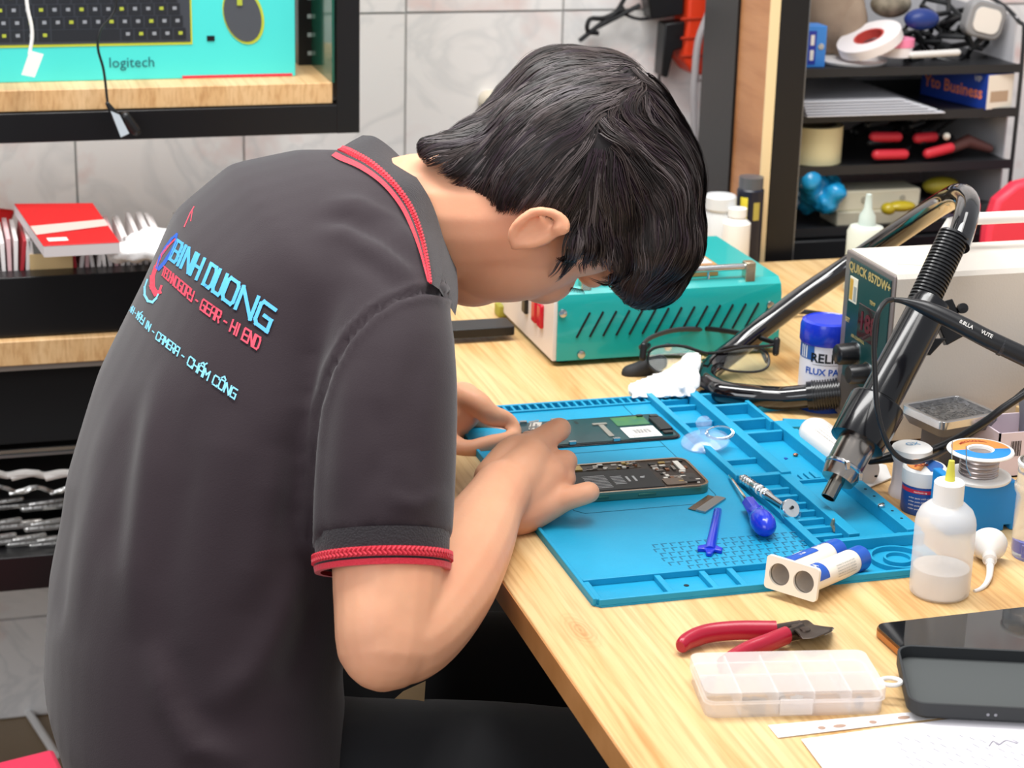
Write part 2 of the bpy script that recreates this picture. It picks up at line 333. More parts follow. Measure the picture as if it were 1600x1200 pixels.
hl([(855, 760, 1.652, 25), (873, 753, 1.66, 21), (884, 748, 1.665, 17), (880, 748, 1.69, 15), (856, 740, 1.71, 13)])            # ring
hl([(868, 782, 1.648, 22), (896, 776, 1.645, 19), (917, 770, 1.645, 18), (921, 769, 1.65, 17)])                        # little
hl([(772, 735, 1.67, 24), (795, 712, 1.70, 20), (812, 700, 1.72, 15), (816, 690, 1.74, 12)])                          # thumb
hl([(862, 742, 1.652, 12), (830, 756, 1.642, 9), (800, 775, 1.632, 7)])                                           # tendon
hl([(850, 775, 1.645, 9), (815, 790, 1.636, 7)])
# left forearm and hand
limb([(480, 480, 1.86, 70), (520, 690, 1.88, 62), (540, 760, 1.86, 60)]); limb([(535, 750, 1.86, 60), (620, 710, 1.86, 56), (690, 665, 1.86, 44)])
hl([(680, 660, 1.855, 46), (716, 640, 1.85, 38)]); hl([(690, 630, 1.85, 32), (726, 620, 1.84, 24)]); hl([(680, 690, 1.84, 28), (712, 700, 1.83, 20)])
hl([(722, 618, 1.84, 23), (746, 630, 1.83, 20), (765, 648, 1.83, 18), (790, 656, 1.84, 14.5), (803, 668, 1.84, 11.5), (806, 684, 1.835, 10)])   # index
hl([(725, 635, 1.87, 21), (752, 655, 1.88, 18), (780, 672, 1.88, 15), (795, 684, 1.87, 12)])          # middle
hl([(716, 650, 1.89, 20), (740, 668, 1.90, 17), (765, 690, 1.90, 14), (775, 700, 1.88, 12)])          # ring
hl([(704, 665, 1.90, 18), (725, 685, 1.91, 15), (745, 702, 1.90, 12)])
hl([(702, 700, 1.83, 22), (732, 704, 1.82, 17), (762, 694, 1.82, 14), (788, 686, 1.825, 11), (799, 680, 1.83, 9.5)])   # thumb
bodym = remesh(mb, .0024, 5, 'body')
bodym.materials.append(skin); body = link('body', bodym, person, world=True)
# ---------------------------------------------------------------- polo shirt
person_w = world_of(person)
cloth = M('charcoal_jersey', '281C22', .72, spec=.22, sheen=.22, bump=(900, .12))
rib = M('black_rib_knit', '231D22', .8, sheen=.2, bump=(700, .5)); red = M('red_knit', 'D4253B', .65, sheen=.2, bump=(600, .4))
sm = MB()
def ring(c, d, a, b, phi, n=40, p=2.3, yaw=0):
    """torso section: centre pixel and depth, half width a (across), half thickness b, lean phi"""
    C = at(c[0], c[1], d); phi = math.radians(phi); N = V(math.cos(phi), 0, -math.sin(phi)); Sx = V(0, 1, 0)
    if yaw: Rr = Matrix.Rotation(math.radians(yaw), 3, 'Z'); N = Rr @ N; Sx = Rr @ Sx
    out = []
    for k in range(n):
        t = 2*math.pi*k/n; ct, st = math.cos(t), math.sin(t)
        out.append(C+Sx*a*math.copysign(abs(ct)**(2/p), ct)+N*b*math.copysign(abs(st)**(2/p), st))
    return out
def rlr(L, R, d, a, phi, **k):
    e3 = RT*(R[0]-L[0])+DN*(R[1]-L[1]); H = e3.length/2*d/FPX; e = e3.normalized(); p = math.radians(phi)
    N = V(math.cos(p), 0, -math.sin(p)); b = math.sqrt(max(H*H-(a*e.y)**2, .003))/abs(N.dot(e))
    return ring(((L[0]+R[0])/2, (L[1]+R[1])/2), d, a, b, phi, **k)
sm.loft([rlr((130, 1330), (560, 1340), 1.58, .185, 0), rlr((92, 1190), (556, 1225), 1.58, .185, 4), rlr((60, 1090), (548, 1110), 1.58, .185, 8), rlr((66, 950), (540, 980), 1.59, .18, 12),
         rlr((92, 800), (560, 850), 1.60, .18, 16), rlr((138, 650), (600, 730), 1.62, .185, 24), rlr((196, 508), (650, 640), 1.64, .19, 32),
         ring((446, 482), 1.66, .19, .110, 40), ring((500, 428), 1.67, .185, .105, 52), ring((556, 402), 1.67, .165, .090, 66), ring((605, 385), 1.665, .125, .078, 74), ring((640, 366), 1.665, .085, .064, 78)])
def sl(pts, **k): sm.caps(spline([at(a, b, d) for a, b, d, r in pts], 4), [v.x for v in spline([V(r*d/FPX, 0, 0) for a, b, d, r in pts], 4)], 26, **k)
sl([(560, 420, 1.60, 105), (585, 455, 1.56, 112), (598, 500, 1.53, 108)])
sm.tube(spline([at(590, 452, 1.56), at(600, 500, 1.53), at(606, 600, 1.49), at(602, 720, 1.465), at(597, 830, 1.45), at(597, 852, 1.447)], 4),
        [v.x for v in spline([V(r*1.5/FPX, 0, 0) for r in (100, 106, 108, 108, 106, 105)], 4)], 30)
sl([(520, 340, 1.78, 88), (478, 352, 1.84, 88), (478, 480, 1.86, 88), (500, 640, 1.88, 84)])
sme = remesh(sm, .0048, 14, 'shirt')
# folds: ridge or valley lines over the cloth (pixel polyline, width px, height m)
def seg_dist(P, A, B):
    ab = B-A; t = np.clip(((P-A)@ab)/(ab@ab), 0, 1); return np.hypot(*(P-(A+t[:, None]*ab)).T), t
def px_arr(co):
    v = co-np.array(CAM); d = v@np.array(FW); return np.stack([800+FPX*(v@np.array(RT))/d, 600+FPX*(v@np.array(DN))/d], 1), d
FOLDS = [([(668, 400), (620, 350), (560, 318), (500, 312)], 9, .0045), ([(660, 425), (600, 372), (540, 340), (480, 338)], 8, -.004), ([(655, 450), (600, 398), (540, 366), (490, 362)], 9, .0035),
         ([(640, 470), (590, 425), (540, 395)], 10, -.003), ([(255, 560), (238, 660), (225, 780), (212, 900), (205, 1000)], 14, .006), ([(180, 600), (150, 720), (130, 860), (118, 1000)], 12, .004),
         ([(215, 600), (190, 740), (170, 900)], 13, -.004), ([(300, 620), (285, 760), (262, 900), (262, 1010), (300, 1110), (370, 1165)], 20, -.006), ([(235, 1000), (262, 1100), (300, 1170), (380, 1200)], 14, .007),
         ([(470, 880), (440, 960), (400, 1040), (330, 1120)], 18, .007), ([(500, 900), (480, 1000), (450, 1100)], 18, -.006), ([(400, 450), (380, 560), (350, 700)], 34, -.004), ([(330, 430), (430, 400), (520, 440)], 30, .003),
         ([(560, 560), (540, 680), (530, 800)], 14, .003), ([(660, 520), (640, 640), (650, 760)], 16, -.003), ([(600, 780), (650, 790), (700, 770)], 9, .003), ([(110, 760), (95, 880), (85, 1000)], 8, -.004),
         ([(590, 620), (600, 700), (580, 780)], 12, -.0025), ([(440, 700), (420, 820), (380, 960)], 22, .005), ([(470, 640), (460, 760), (440, 860)], 16, -.005)]
SEAM = [(702, 462), (664, 456), (620, 466), (580, 492), (545, 530), (518, 580), (500, 640), (492, 700), (488, 770), (486, 850)]
n = len(sme.vertices); co = np.empty(n*3); sme.vertices.foreach_get('co', co); co = co.reshape(-1, 3); no = np.empty(n*3); sme.vertices.foreach_get('normal', no); no = no.reshape(-1, 3)
P2, dep = px_arr(co); facing = (no@np.array(FW)) < .1; disp = np.zeros(n)
for line, wd, hgt in FOLDS:
    best = np.full(n, 1e9); L = np.array(line, float)
    for A, B in zip(L[:-1], L[1:]):
        dd, _ = seg_dist(P2, A, B); best = np.minimum(best, dd)
    tt = ((P2-L[0])@(L[-1]-L[0]))/((L[-1]-L[0])@(L[-1]-L[0])); fade = np.clip(np.sin(np.pi*np.clip(tt, 0, 1))*1.4, 0, 1)
    disp += np.where(facing, hgt*.8*fade*np.exp(-(best/(wd*1.5))**2), 0)
best = np.full(n, 1e9); L = np.array(SEAM, float)
for A, B in zip(L[:-1], L[1:]): best = np.minimum(best, seg_dist(P2, A, B)[0])
near = facing & (dep < 1.66); disp += np.where(near, -.0035*np.exp(-(best/3.5)**2)+.0018*np.exp(-((best-9)/6)**2), 0)
rr = rng.normal(size=(6, 3))*22; disp += sum(np.sin(co@r+i) for i, r in enumerate(rr))*.0004
co += no*disp[:, None]; sme.vertices.foreach_set('co', co.ravel()); sme.update()
shirtobj = sme
# split off the near sleeve along its seam
def in_poly(P, poly):
    poly = np.array(poly, float); x, y = P[:, 0], P[:, 1]; c = np.zeros(len(P), bool); j = len(poly)-1
    for i in range(len(poly)):
        xi, yi = poly[i]; xj, yj = poly[j]; cr = ((yi > y) != (yj > y)) & (x < (xj-xi)*(y-yi)/(yj-yi+1e-12)+xi); c ^= cr; j = i
    return c
bvh_body = BVHTree.FromPolygons([tuple(person_w @ v.co) for v in bodym.vertices], [tuple(p.vertices) for p in bodym.polygons])
cen = np.array([f.center for f in sme.polygons]); cp, cdp = px_arr(cen); insl = in_poly(cp, SEAM+[(486, 1000), (900, 1000), (900, 462)]) & (cdp < 1.60)
def submesh(me, mask, name):
    bm = bmesh.new(); bm.from_mesh(me); bm.faces.ensure_lookup_table(); bmesh.ops.delete(bm, geom=[f for f in bm.faces if not mask[f.index]], context='FACES')
    used = sorted({v for p in me.polygons if mask[p.index] for v in p.vertices}); nn = [me.vertices[i].normal.copy() for i in used]
    o = bpy.data.meshes.new(name); bm.to_mesh(o); bm.free(); o.shade_smooth(); o.materials.append(cloth); o.normals_split_custom_set_from_vertices(nn); return o
bvh_shirt = BVHTree.FromPolygons([tuple(v) for v in co], [tuple(p.vertices) for p in sme.polygons])
beyond = in_poly(cp, [(588, 150), (590, 240), (622, 275), (650, 312), (668, 350), (678, 400), (684, 440), (720, 440), (900, 440), (900, 150)]) & (cen@np.array(FW)-0 < 9)
shirt = link('polo_shirt', submesh(sme, ~insl & ~beyond, 'polo_shirt'), person, world=True)
sleeve = link('sleeve', submesh(sme, insl, 'sleeve'), shirt); sleeve.data.transform(world_of(person).inverted())
def drape(pxy, lift=.0008):
    o = CAM; d = (at(pxy[0], pxy[1], 1)-CAM).normalized(); h_ = bvh_shirt.ray_cast(o, d)
    return None if h_[0] is None else h_[0]-d*lift
# sleeve cuff: rib band with two red stripes
ca, cb, cc = at(597, 838, 1.448), at(598, 893, 1.443), None
ax = (cb-ca).normalized(); L_ = (cb-ca).length; R0 = 104*1.446/FPX
def band(name, t0, t1, r0, r1, mat, parent, label=None, zig=0):
    m_ = MB(); m_.lathe([(r0-.004, L_*t0), (r0, L_*t0), (r1, L_*t1), (r1-.004, L_*t1)], ca, ax, 64, caps=False)
    if zig:
        for k in range(zig):
            t = 2*math.pi*k/zig; a_ = ax.orthogonal().normalized(); b_ = ax.cross(a_)
            for (u0, u1) in ((.10, .50), (.90, .50)):
                p = [ca+ax*L_*(t0+(t1-t0)*uu)+(a_*math.cos(t+dt)+b_*math.sin(t+dt))*(r0+.0006) for uu, dt in ((u0, 0), (u1, .06))]
                m_.tube(p, .0011, 5)
    return part(name, m_, mat, parent, world=True, label=label)
pw = world_of(person)
def sub(name, m_, mat, parent=None, label=None, smooth=35):
    me = m_.mesh(name, mat, smooth); me.transform(pw.inverted()); return link(name, me, parent or shirt, label=label)
band('sleeve_cuff', -.05, .50, R0+.0012, R0+.0002, rib, shirt, 'black ribbed sleeve cuff')
band('cuff_stripe', .50, .77, R0+.0016, R0+.0014, red, shirt, 'wide braided red cuff stripe', 90)
band('cuff_piping', .77, .84, R0+.0002, R0+.0002, rib, shirt)
band('cuff_stripe', .84, 1.0, R0+.0016, R0+.0008, red, shirt, 'narrow red cuff stripe')
# collar: fold edge, then bands down to the shoulder
top = [(566, 212, 1.715), (588, 216, 1.70), (622, 243, 1.68), (655, 285, 1.655), (677, 325, 1.63), (688, 370, 1.60), (691, 420, 1.58), (686, 452, 1.565)]
bot = [(518, 243, 1.725), (530, 250, 1.70), (562, 264, 1.665), (596, 288, 1.635), (624, 322, 1.61), (642, 358, 1.59), (656, 396, 1.575), (668, 440, 1.56)]
def lay(p, lift):
    d = (at(p[0], p[1], 1)-CAM).normalized(); best = at(*p); bd = (best-CAM).length
    for t_ in (bvh_shirt, bvh_body):
        h_ = t_.ray_cast(CAM, d)
        if h_[0] is not None and h_[3]-lift < bd: bd = h_[3]-lift
    return CAM+d*bd
top3 = spline([lay(p, .006) for p in top], 6); bot3 = spline([lay(p, .004) for p in bot], 6)
def cring(t): return [a.lerp(b, t)+((b-a).cross(FW).normalized()*0)-FW*.007*math.sin(math.pi*min(1, max(0, t))) for a, b in zip(top3, bot3)]
def cstrip(name, t0, t1, lift, mat, label=None, zig=False):
    m_ = MB(); k = 4; rings = [[p-FW*lift for p in cring(t0+(t1-t0)*j/k)] for j in range(k+1)]
    back = [[p+FW*.003 for p in r] for r in reversed(rings)]
    m_.loft(rings+back+[rings[0]], caps=False, closed=False)
    if zig:
        A, B, C = cring(t0+.01), cring((t0+t1)/2), cring(t1-.01)
        nseg = 60; ln = len(A)-1
        def smp(c, t): t = min(max(t, 0), .9999)*ln; i = int(t); return c[i].lerp(c[i+1], t-i)-FW*(lift+.0006)
        for i in range(nseg):
            t = i/nseg; m_.tube([smp(A, t), smp(B, t+.014)], .0010, 5); m_.tube([smp(C, t), smp(B, t+.014)], .0010, 5)
    return sub(name, m_, mat, shirt, label)
cstrip('collar', -.02, .60, .001, rib, 'black ribbed collar'); cstrip('collar_stripe', .60, .78, .0015, red, 'wide braided red collar stripe', True)
cstrip('collar_piping', .78, .85, .001, rib); cstrip('collar_stripe', .85, 1.0, .0015, red, 'narrow red collar stripe')
# inside of the collar stand
m_ = MB(); m_.loft([[p+FW*.001 for p in top3], [p+FW*.03+V(.012, 0, -.02) for p in top3]], caps=False, closed=False); sub('collar_stand', m_, rib)
# ---------------------------------------------------------------- trousers
tr = MB()
def tl(pts): tr.caps(spline([at(a, b, d) for a, b, d, r in pts], 3), [v.x for v in spline([V(r*d/FPX, 0, 0) for a, b, d, r in pts], 3)], 24)
tl([(330, 1260, 1.56, 190), (560, 1262, 1.57, 172), (760, 1250, 1.60, 155), (930, 1240, 1.66, 130)]); tl([(930, 1240, 1.66, 125), (940, 1500, 1.72, 105), (930, 1800, 1.75, 90)])
tl([(300, 1170, 1.72, 185), (520, 1130, 1.76, 160), (720, 1095, 1.82, 140), (840, 1075, 1.86, 120)]); tl([(840, 1080, 1.86, 118), (850, 1300, 1.9, 100), (850, 1600, 1.94, 85)])
tme = remesh(tr, .008, 4, 'trousers'); tme.materials.append(M('black_trousers', '0C0D12', .8, sheen=.15)); link('trousers', tme, person, world=True)
for a, b, d in ((955, 1830, 1.76), (870, 1650, 1.95)):
    q = at(a, b, d); m_ = MB(); m_.loft([[V(q.x-.02+x, q.y+y, z) for x, y in rr_] for z, rr_ in ((0.0, [(math.cos(t)*.13+.05, math.sin(t)*.045) for t in (k*math.pi/10 for k in range(20))]), (.05, [(math.cos(t)*.11+.03, math.sin(t)*.042) for t in (k*math.pi/10 for k in range(20))]), (.09, [(math.cos(t)*.05-.02, math.sin(t)*.04) for t in (k*math.pi/10 for k in range(20))]))])
    me = m_.mesh('shoe', black); me.transform(pw.inverted()); link('shoe', me, person)
# ---------------------------------------------------------------- lettering printed on the back
G = {'A': [[(0, 0), (0, .8), (.2, 1), (1, 1), (1, 0)], [(0, .45), (1, .45)]], 'B': [[(0, 0), (0, 1), (.85, 1), (1, .85), (1, .6), (.85, .5), (0, .5)], [(.85, .5), (1, .4), (1, .15), (.85, 0), (0, 0)]],
     'C': [[(1, .85), (1, 1), (.15, 1), (0, .85), (0, .15), (.15, 0), (1, 0), (1, .15)]], 'D': [[(0, 0), (0, 1), (.8, 1), (1, .8), (1, .2), (.8, 0), (0, 0)]], 'E': [[(1, 1), (.1, 1), (0, .9), (0, 0), (1, 0)], [(0, .5), (.85, .5)]],
     'G': [[(1, 1), (.15, 1), (0, .85), (0, .15), (.15, 0), (1, 0), (1, .5), (.5, .5)]], 'H': [[(0, 0), (0, 1)], [(1, 0), (1, 1)], [(0, .5), (1, .5)]], 'I': [[(.5, 0), (.5, 1)]],
     'M': [[(0, 0), (0, 1), (.5, .45), (1, 1), (1, 0)]], 'N': [[(0, 0), (0, 1), (1, 0), (1, 1)]], 'O': [[(.15, 0), (0, .15), (0, .85), (.15, 1), (.85, 1), (1, .85), (1, .15), (.85, 0), (.15, 0)]],
     'R': [[(0, 0), (0, 1), (.85, 1), (1, .85), (1, .55), (.85, .42), (0, .42)], [(.55, .42), (1, 0)]], 'T': [[(0, 1), (1, 1)], [(.5, 1), (.5, 0)]], 'U': [[(0, 1), (0, .15), (.15, 0), (.85, 0), (1, .15), (1, 1)]],
     'Y': [[(0, 1), (0, .6), (.12, .5), (1, .5)], [(1, 1), (1, 0), (.2, 0)]], '-': [[(.1, .45), (.9, .45)]], ' ': [],
     'Á': [[(0, 0), (0, .8), (.2, 1), (1, 1), (1, 0)], [(0, .45), (1, .45)], [(.35, 1.2), (.75, 1.42)]], 'Ấ': [[(0, 0), (0, .8), (.2, 1), (1, 1), (1, 0)], [(0, .45), (1, .45)], [(.1, 1.18), (.5, 1.42), (.9, 1.18)], [(.9, 1.4), (1.2, 1.6)]],
     'Ô': [[(.15, 0), (0, .15), (0, .85), (.15, 1), (.85, 1), (1, .85), (1, .15), (.85, 0), (.15, 0)], [(.1, 1.2), (.5, 1.45), (.9, 1.2)]]}
def stroke_px(mb, pts, w, lift=.0014, nsub=3):
    """a stroke of width w px laid on the cloth"""
    for (x0, y0), (x1, y1) in zip(pts[:-1], pts[1:]):
        L = math.hypot(x1-x0, y1-y0)
        if L < 1e-6: continue
        dx, dy = (x1-x0)/L, (y1-y0)/L; x0_, y0_, x1_, y1_ = x0-dx*w/2, y0-dy*w/2, x1+dx*w/2, y1+dy*w/2; nx, ny = -dy*w/2, dx*w/2; row = []
        for k in range(nsub+1):
            t = k/nsub; cx, cy = x0_+(x1_-x0_)*t, y0_+(y1_-y0_)*t; row.append((drape((cx+nx, cy+ny), lift), drape((cx-nx, cy-ny), lift)))
        for a, b in zip(row[:-1], row[1:]):
            if None in a or None in b or max((a[0]-b[0]).length, (a[0]-a[1]).length) > .03: continue
            mb.add([a[0], a[1], b[1], b[0]], [(0, 1, 2, 3)])
def line_text(mb, s, tabx, yf, up0, up1, w):
    wd = {'I': .4, ' ': .45, '-': .6}; tot = sum(wd.get(c, 1)+.3 for c in s)-.3; pos = 0
    for c in s:
        cw = wd.get(c, 1)
        for pl in G[c]:
            out = []; seg = []
            for a, b in zip(pl[:-1], pl[1:]): seg += [a, ((a[0]+b[0])/2, (a[1]+b[1])/2)]
            seg.append(pl[-1])
            for gx, gy in seg:
                u = (pos+(gx if c != 'I' else .5)*cw)/tot; x = float(np.interp(u, [t[0] for t in tabx], [t[1] for t in tabx])); ux = up0[0]*(1-u)+up1[0]*u; uy = up0[1]*(1-u)+up1[1]*u
                out.append((x+ux*gy, yf(x)+uy*gy))
            stroke_px(mb, out, w[0]*(1-(pos/tot))+w[1]*pos/tot, nsub=2)
        pos += cw+.3
blue = M('print_blue', '58B4EA', .5); pred = M('print_red', 'E8485E', .5); pale = M('print_pale_blue', '86D2EE', .5); deep = M('print_deep_blue', '2F62C8', .5)
m_ = MB(); line_text(m_, 'BINH DUONG', [(0, 265), (.115, 276), (.17, 282), (.285, 297), (.437, 314), (.553, 328), (.67, 343), (.786, 364), (.90, 394), (1, 417)], lambda x: 403+(x-263)*.745, (12.5, -29), (13, -34), (4.5, 6.0)); sub('lettering', m_, blue, label='large blue lettering', smooth=0)
m_ = MB(); line_text(m_, 'TECHNOGORY - GEAR - HI END', [(0, 252), (.2, 269), (.42, 297), (.5, 308), (.72, 346), (.85, 372), (1, 402)], lambda x: float(np.interp(x, [250, 310, 363, 403], [427, 481, 520, 547])), (4, -13), (6, -18), (2.0, 2.9)); sub('lettering', m_, pred, label='red lettering', smooth=0)
m_ = MB(); line_text(m_, 'NH - MÁY IN - CAMERA - CHẤM CÔNG', [(0, 202), (.2, 217), (.33, 233), (.4, 243), (.58, 271), (.64, 281), (.8, 316), (1, 366)], lambda x: float(np.interp(x, [200, 243, 272, 315, 367], [483, 529, 552, 588, 624])), (3.5, -9), (5, -14), (1.6, 2.3)); sub('lettering', m_, pale, label='small pale blue lettering', smooth=0)
m_ = MB(); stroke_px(m_, [(303, 323), (297, 333), (288, 354)], 1.6); stroke_px(m_, [(301, 326), (298, 345)], 1.2)
rc = [(273, 374, 2), (262, 385, 3), (251, 400, 3.5), (243, 418, 5), (238, 434, 7.5), (238, 448, 9), (243, 458, 8), (249, 456, 5), (252, 447, 2)]
for (x0, y0, w0), (x1, y1, w1) in zip(rc[:-1], rc[1:]): stroke_px(m_, [(x0, y0), (x1, y1)], (w0+w1)/2)
sub('emblem_crescent', m_, pred, smooth=0)
m_ = MB(); bc = [(230, 437, 2), (226, 449, 3), (226, 461, 4), (231, 470, 4), (238, 472, 4), (244, 466, 3), (247, 460, 2)]
for (x0, y0, w0), (x1, y1, w1) in zip(bc[:-1], bc[1:]): stroke_px(m_, [(x0, y0), (x1, y1)], (w0+w1)/2)
sub('emblem_crescent', m_, pale, smooth=0)
m_ = MB()
for (x0, y0, w0), (x1, y1, w1) in zip(*(lambda q: (q[:-1], q[1:]))([(276, 366, 3), (274, 380, 4), (266, 396, 5), (256, 411, 6), (248, 420, 5), (245, 418, 3), (249, 403, 3), (258, 387, 4), (268, 373, 4), (276, 366, 3)])): stroke_px(m_, [(x0, y0), (x1, y1)], (w0+w1)/2)
sub('emblem_ring', m_, deep, smooth=0)
# ---------------------------------------------------------------- hair: a cap of volume under thousands of combed strands
hb = MB()
def hblob(px, py, r, sr, d=1.66, ry=None): hb.ell(at(px, py, d), (r*d/FPX, (ry or r)*d/FPX, sr), HR, 26, 16)
hb.ell(h(.010, .003, 0), (.092, .090, .082), HR, 30, 20)
for b_ in ((902, 206, 108, .080), (858, 222, 84, .07), (955, 212, 104, .083), (992, 250, 92, .08), (1002, 320, 82, .077), (994, 374, 66, .066, 1.67), (984, 412, 40, .045, 1.675), (905, 330, 60, .075, 1.65), (815, 244, 68, .058, 1.65), (764, 256, 56, .044, 1.643), (728, 256, 42, .030, 1.638), (702, 250, 28, .023, 1.629), (680, 240, 17, .017, 1.624), (663, 233, 10, .010, 1.624), (898, 345, 32, .036, 1.615), (888, 362, 24, .024, 1.605), (845, 305, 30, .03, 1.605), (785, 270, 46, .04, 1.64), (877, 382, 20, .014, 1.603)): hblob(*b_)
hme = remesh(hb, .0035, 22, 'cap')
HP = [(600, 215), (655, 226), (690, 243), (730, 282), (780, 312), (830, 317), (880, 326), (898, 350), (896, 372), (872, 412), (884, 408), (915, 396), (955, 402), (975, 440), (950, 462), (960, 500), (1300, 560), (1300, -50), (500, -50)]
def mirror(co):
    q = (co-np.array(HC))@np.array([list(U), list(Fd), list(S)]).T; q[:, 2] = np.abs(q[:, 2]); return q@np.array([list(U), list(Fd), list(S)])+np.array(HC)
n = len(hme.vertices); hco = np.empty(n*3); hme.vertices.foreach_get('co', hco); hco = hco.reshape(-1, 3)
cen = np.array([f.center for f in hme.polygons]); cq, _ = px_arr(mirror(cen)); cq0, _ = px_arr(cen)
fno = np.array([f.normal for f in hme.polygons]); vis = (fno@np.array(FW)) < .15; keep = np.where(vis, in_poly(cq0, HP), in_poly(cq, HP))
bm = bmesh.new(); bm.from_mesh(hme); bm.faces.ensure_lookup_table()
bvh_hair = BVHTree.FromBMesh(bm)
bmesh.ops.delete(bm, geom=[f for f in bm.faces if not keep[f.index]], context='FACES')
capme = bpy.data.meshes.new('hair'); bm.to_mesh(capme); 
areas = [f.calc_area() for f in bm.faces]; cents = [f.calc_center_median() for f in bm.faces]; norms = [f.normal.copy() for f in bm.faces]; bm.free(); capme.shade_smooth()
hairm = M('hair_base', '1A1416', .6, spec=.4); capme.materials.append(hairm); hair = link('hair', capme, person, world=True)
HM = [M('hair_black', '201918', .46, spec=.42), M('hair_brown', '382D2B', .46, spec=.42), M('hair_plum', '2D1D26', .45, spec=.5), M('hair_sheen', '5A5050', .48, spec=.45)]
CTRL = [(960, 90, -1, .15), (900, 75, -1, .3), (850, 110, -1, .6), (800, 160, -1, .75), (760, 200, -1, .45), (710, 200, -1, .35), (670, 222, -1, .3), (740, 250, -.9, .6), (780, 285, -.7, .8), (830, 260, -.8, .7),
        (880, 200, -1, .55), (940, 150, -1, .5), (985, 130, -.9, .6), (840, 300, -.7, .8), (890, 260, -.6, .8), (900, 320, -.5, 1), (880, 380, -.35, 1), (870, 400, -.3, 1), (940, 250, -.1, .6), (960, 210, .8, .35), (1000, 190, 1, .3), (1040, 180, 1, .7),
        (1020, 230, 1, .3), (1070, 250, .5, 1), (950, 300, .35, .8), (1010, 290, .7, .7), (1060, 330, .1, 1), (1090, 300, 0, 1), (940, 360, .3, 1), (1000, 370, .1, 1), (1060, 400, -.4, 1), (1000, 440, -.5, .8), (960, 400, .2, 1), (970, 455, -.7, .5), (1030, 440, -.7, .8), (920, 375, .1, 1), (990, 160, -.3, .5), (1010, 130, .9, .2), (900, 230, -.8, .5)]
cpos = []; cdir = []
for a, b, dx, dy in CTRL:
    r_ = bvh_hair.ray_cast(CAM, (at(a, b, 1)-CAM).normalized())
    if r_[0] is None: r_ = bvh_hair.find_nearest(at(a, b, 1.62))
    v = (RT*dx+DN*dy).normalized(); v = (v-r_[1]*v.dot(r_[1])).normalized(); cpos.append(r_[0]); cdir.append(v)
cpos = np.array(cpos); cdir = np.array(cdir); Sn = np.array(S); HCn = np.array(HC)
def flow(p, nn):
    q = np.array(p); s_ = (q-HCn)@Sn; far = s_ < 0 and nn.dot(FW) > .15
    if far: q = q-2*s_*Sn
    w_ = 1/(((cpos-q)**2).sum(1)+2e-5)**1.6; v = (cdir*w_[:, None]).sum(0)
    if far: v = v-2*(v@Sn)*Sn
    return Vector(v).normalized()
NOH = [(600, 236), (650, 238), (690, 262), (735, 300), (785, 326), (840, 330), (882, 338), (893, 360), (882, 395), (862, 440), (700, 560), (500, 400)]
NOH2 = [(884, 420), (905, 408), (950, 412), (962, 440), (950, 470), (860, 480)]
def stop(p, nn):
    q = np.array(p)-HCn; s_ = q@Sn
    if s_ < 0 and nn.dot(FW) > .15: q = q-2*s_*Sn
    P_, _ = px_arr((q+HCn)[None]); return in_poly(P_, NOH)[0] or in_poly(P_, NOH2)[0]
def strands(count, kids, lenr, wid, lift, jitter, mats, seed, pick=None, free=False):
    r = random.Random(seed); acc = np.cumsum(areas); VS = []; FS = []; MI = []
    for _ in range(count):
        i = int(np.searchsorted(acc, r.random()*acc[-1])); p = cents[i].copy(); p0_ = p
        if pick and not pick(p): continue
        L = r.uniform(*lenr); K = 8; lf = r.uniform(.3, 1)*lift; curl = r.uniform(-.25, .25)
        for k in range(8):
            p, n_, _, _ = bvh_hair.find_nearest(p)
            if not free and stop(p, n_): L *= (k+.15)/8; break
            p = p+flow(p, n_)*(L/8)
        if L < .005: continue
        lf *= min(1, L/.03); p = p0_.copy(); path = []; nr = []; last = None
        for k in range(K+1):
            q, nn, _, _ = bvh_hair.find_nearest(p)
            if free and k > 3: q = p
            path.append(q+nn*(.0008+lf*math.sin(math.pi*min(1, (k/K)*.9))+(.0012 if k == K else 0))); nr.append(nn)
            v = flow(q, nn); v = (v+nn.cross(v)*curl*math.sin(k*.9))
            if last is not None: v = v*.6+last*.4
            v = (v-nn*v.dot(nn)).normalized(); last = v; p = q+v*(L/K)
        mi = r.choices(range(4), mats)[0]
        for c in range(kids):
            off = r.gauss(0, jitter); up = abs(r.gauss(0, jitter*.35)); l2 = r.uniform(.7, 1.0); base = len(VS); w0 = wid*r.uniform(.6, 1.3)
            for k in range(K+1):
                t = k/K*l2; x = t*K; a = int(min(x, K-1)); q = path[a].lerp(path[a+1], x-a); tg = (path[a+1]-path[a]).normalized(); sd = tg.cross(nr[a]).normalized()
                q = q+sd*off*(1-.75*t)+nr[a]*up*(1-.5*t); ww = w0*(1-(k/K)**2*.85); VS.append(q-sd*ww); VS.append(q+sd*ww+nr[a]*ww*.5)
                if k: b2 = base+2*k; FS.append((b2-2, b2-1, b2+1, b2)); MI.append(mi)
    return VS, FS, MI
def add_strands(name, *a, **k):
    VS, FS, MI = strands(*a, **k); me = bpy.data.meshes.new(name); me.from_pydata([tuple(v) for v in VS], [], FS)
    for m in HM: me.materials.append(m)
    me.polygons.foreach_set('material_index', MI); me.shade_smooth(); me.transform(pw.inverted()); o = link(name, me, hair); o['kind'] = 'stuff'; return o
def inpx(poly): return lambda p: bool(in_poly(px_arr(np.array(p)[None])[0], poly)[0])
add_strands('fringe_wisps', 6500, 4, (.018, .044), .0004, .0022, .002, (6, 3, 2, 1), 5, inpx([(930, 400), (985, 405), (1085, 370), (1095, 440), (1000, 500), (940, 480)]), True)
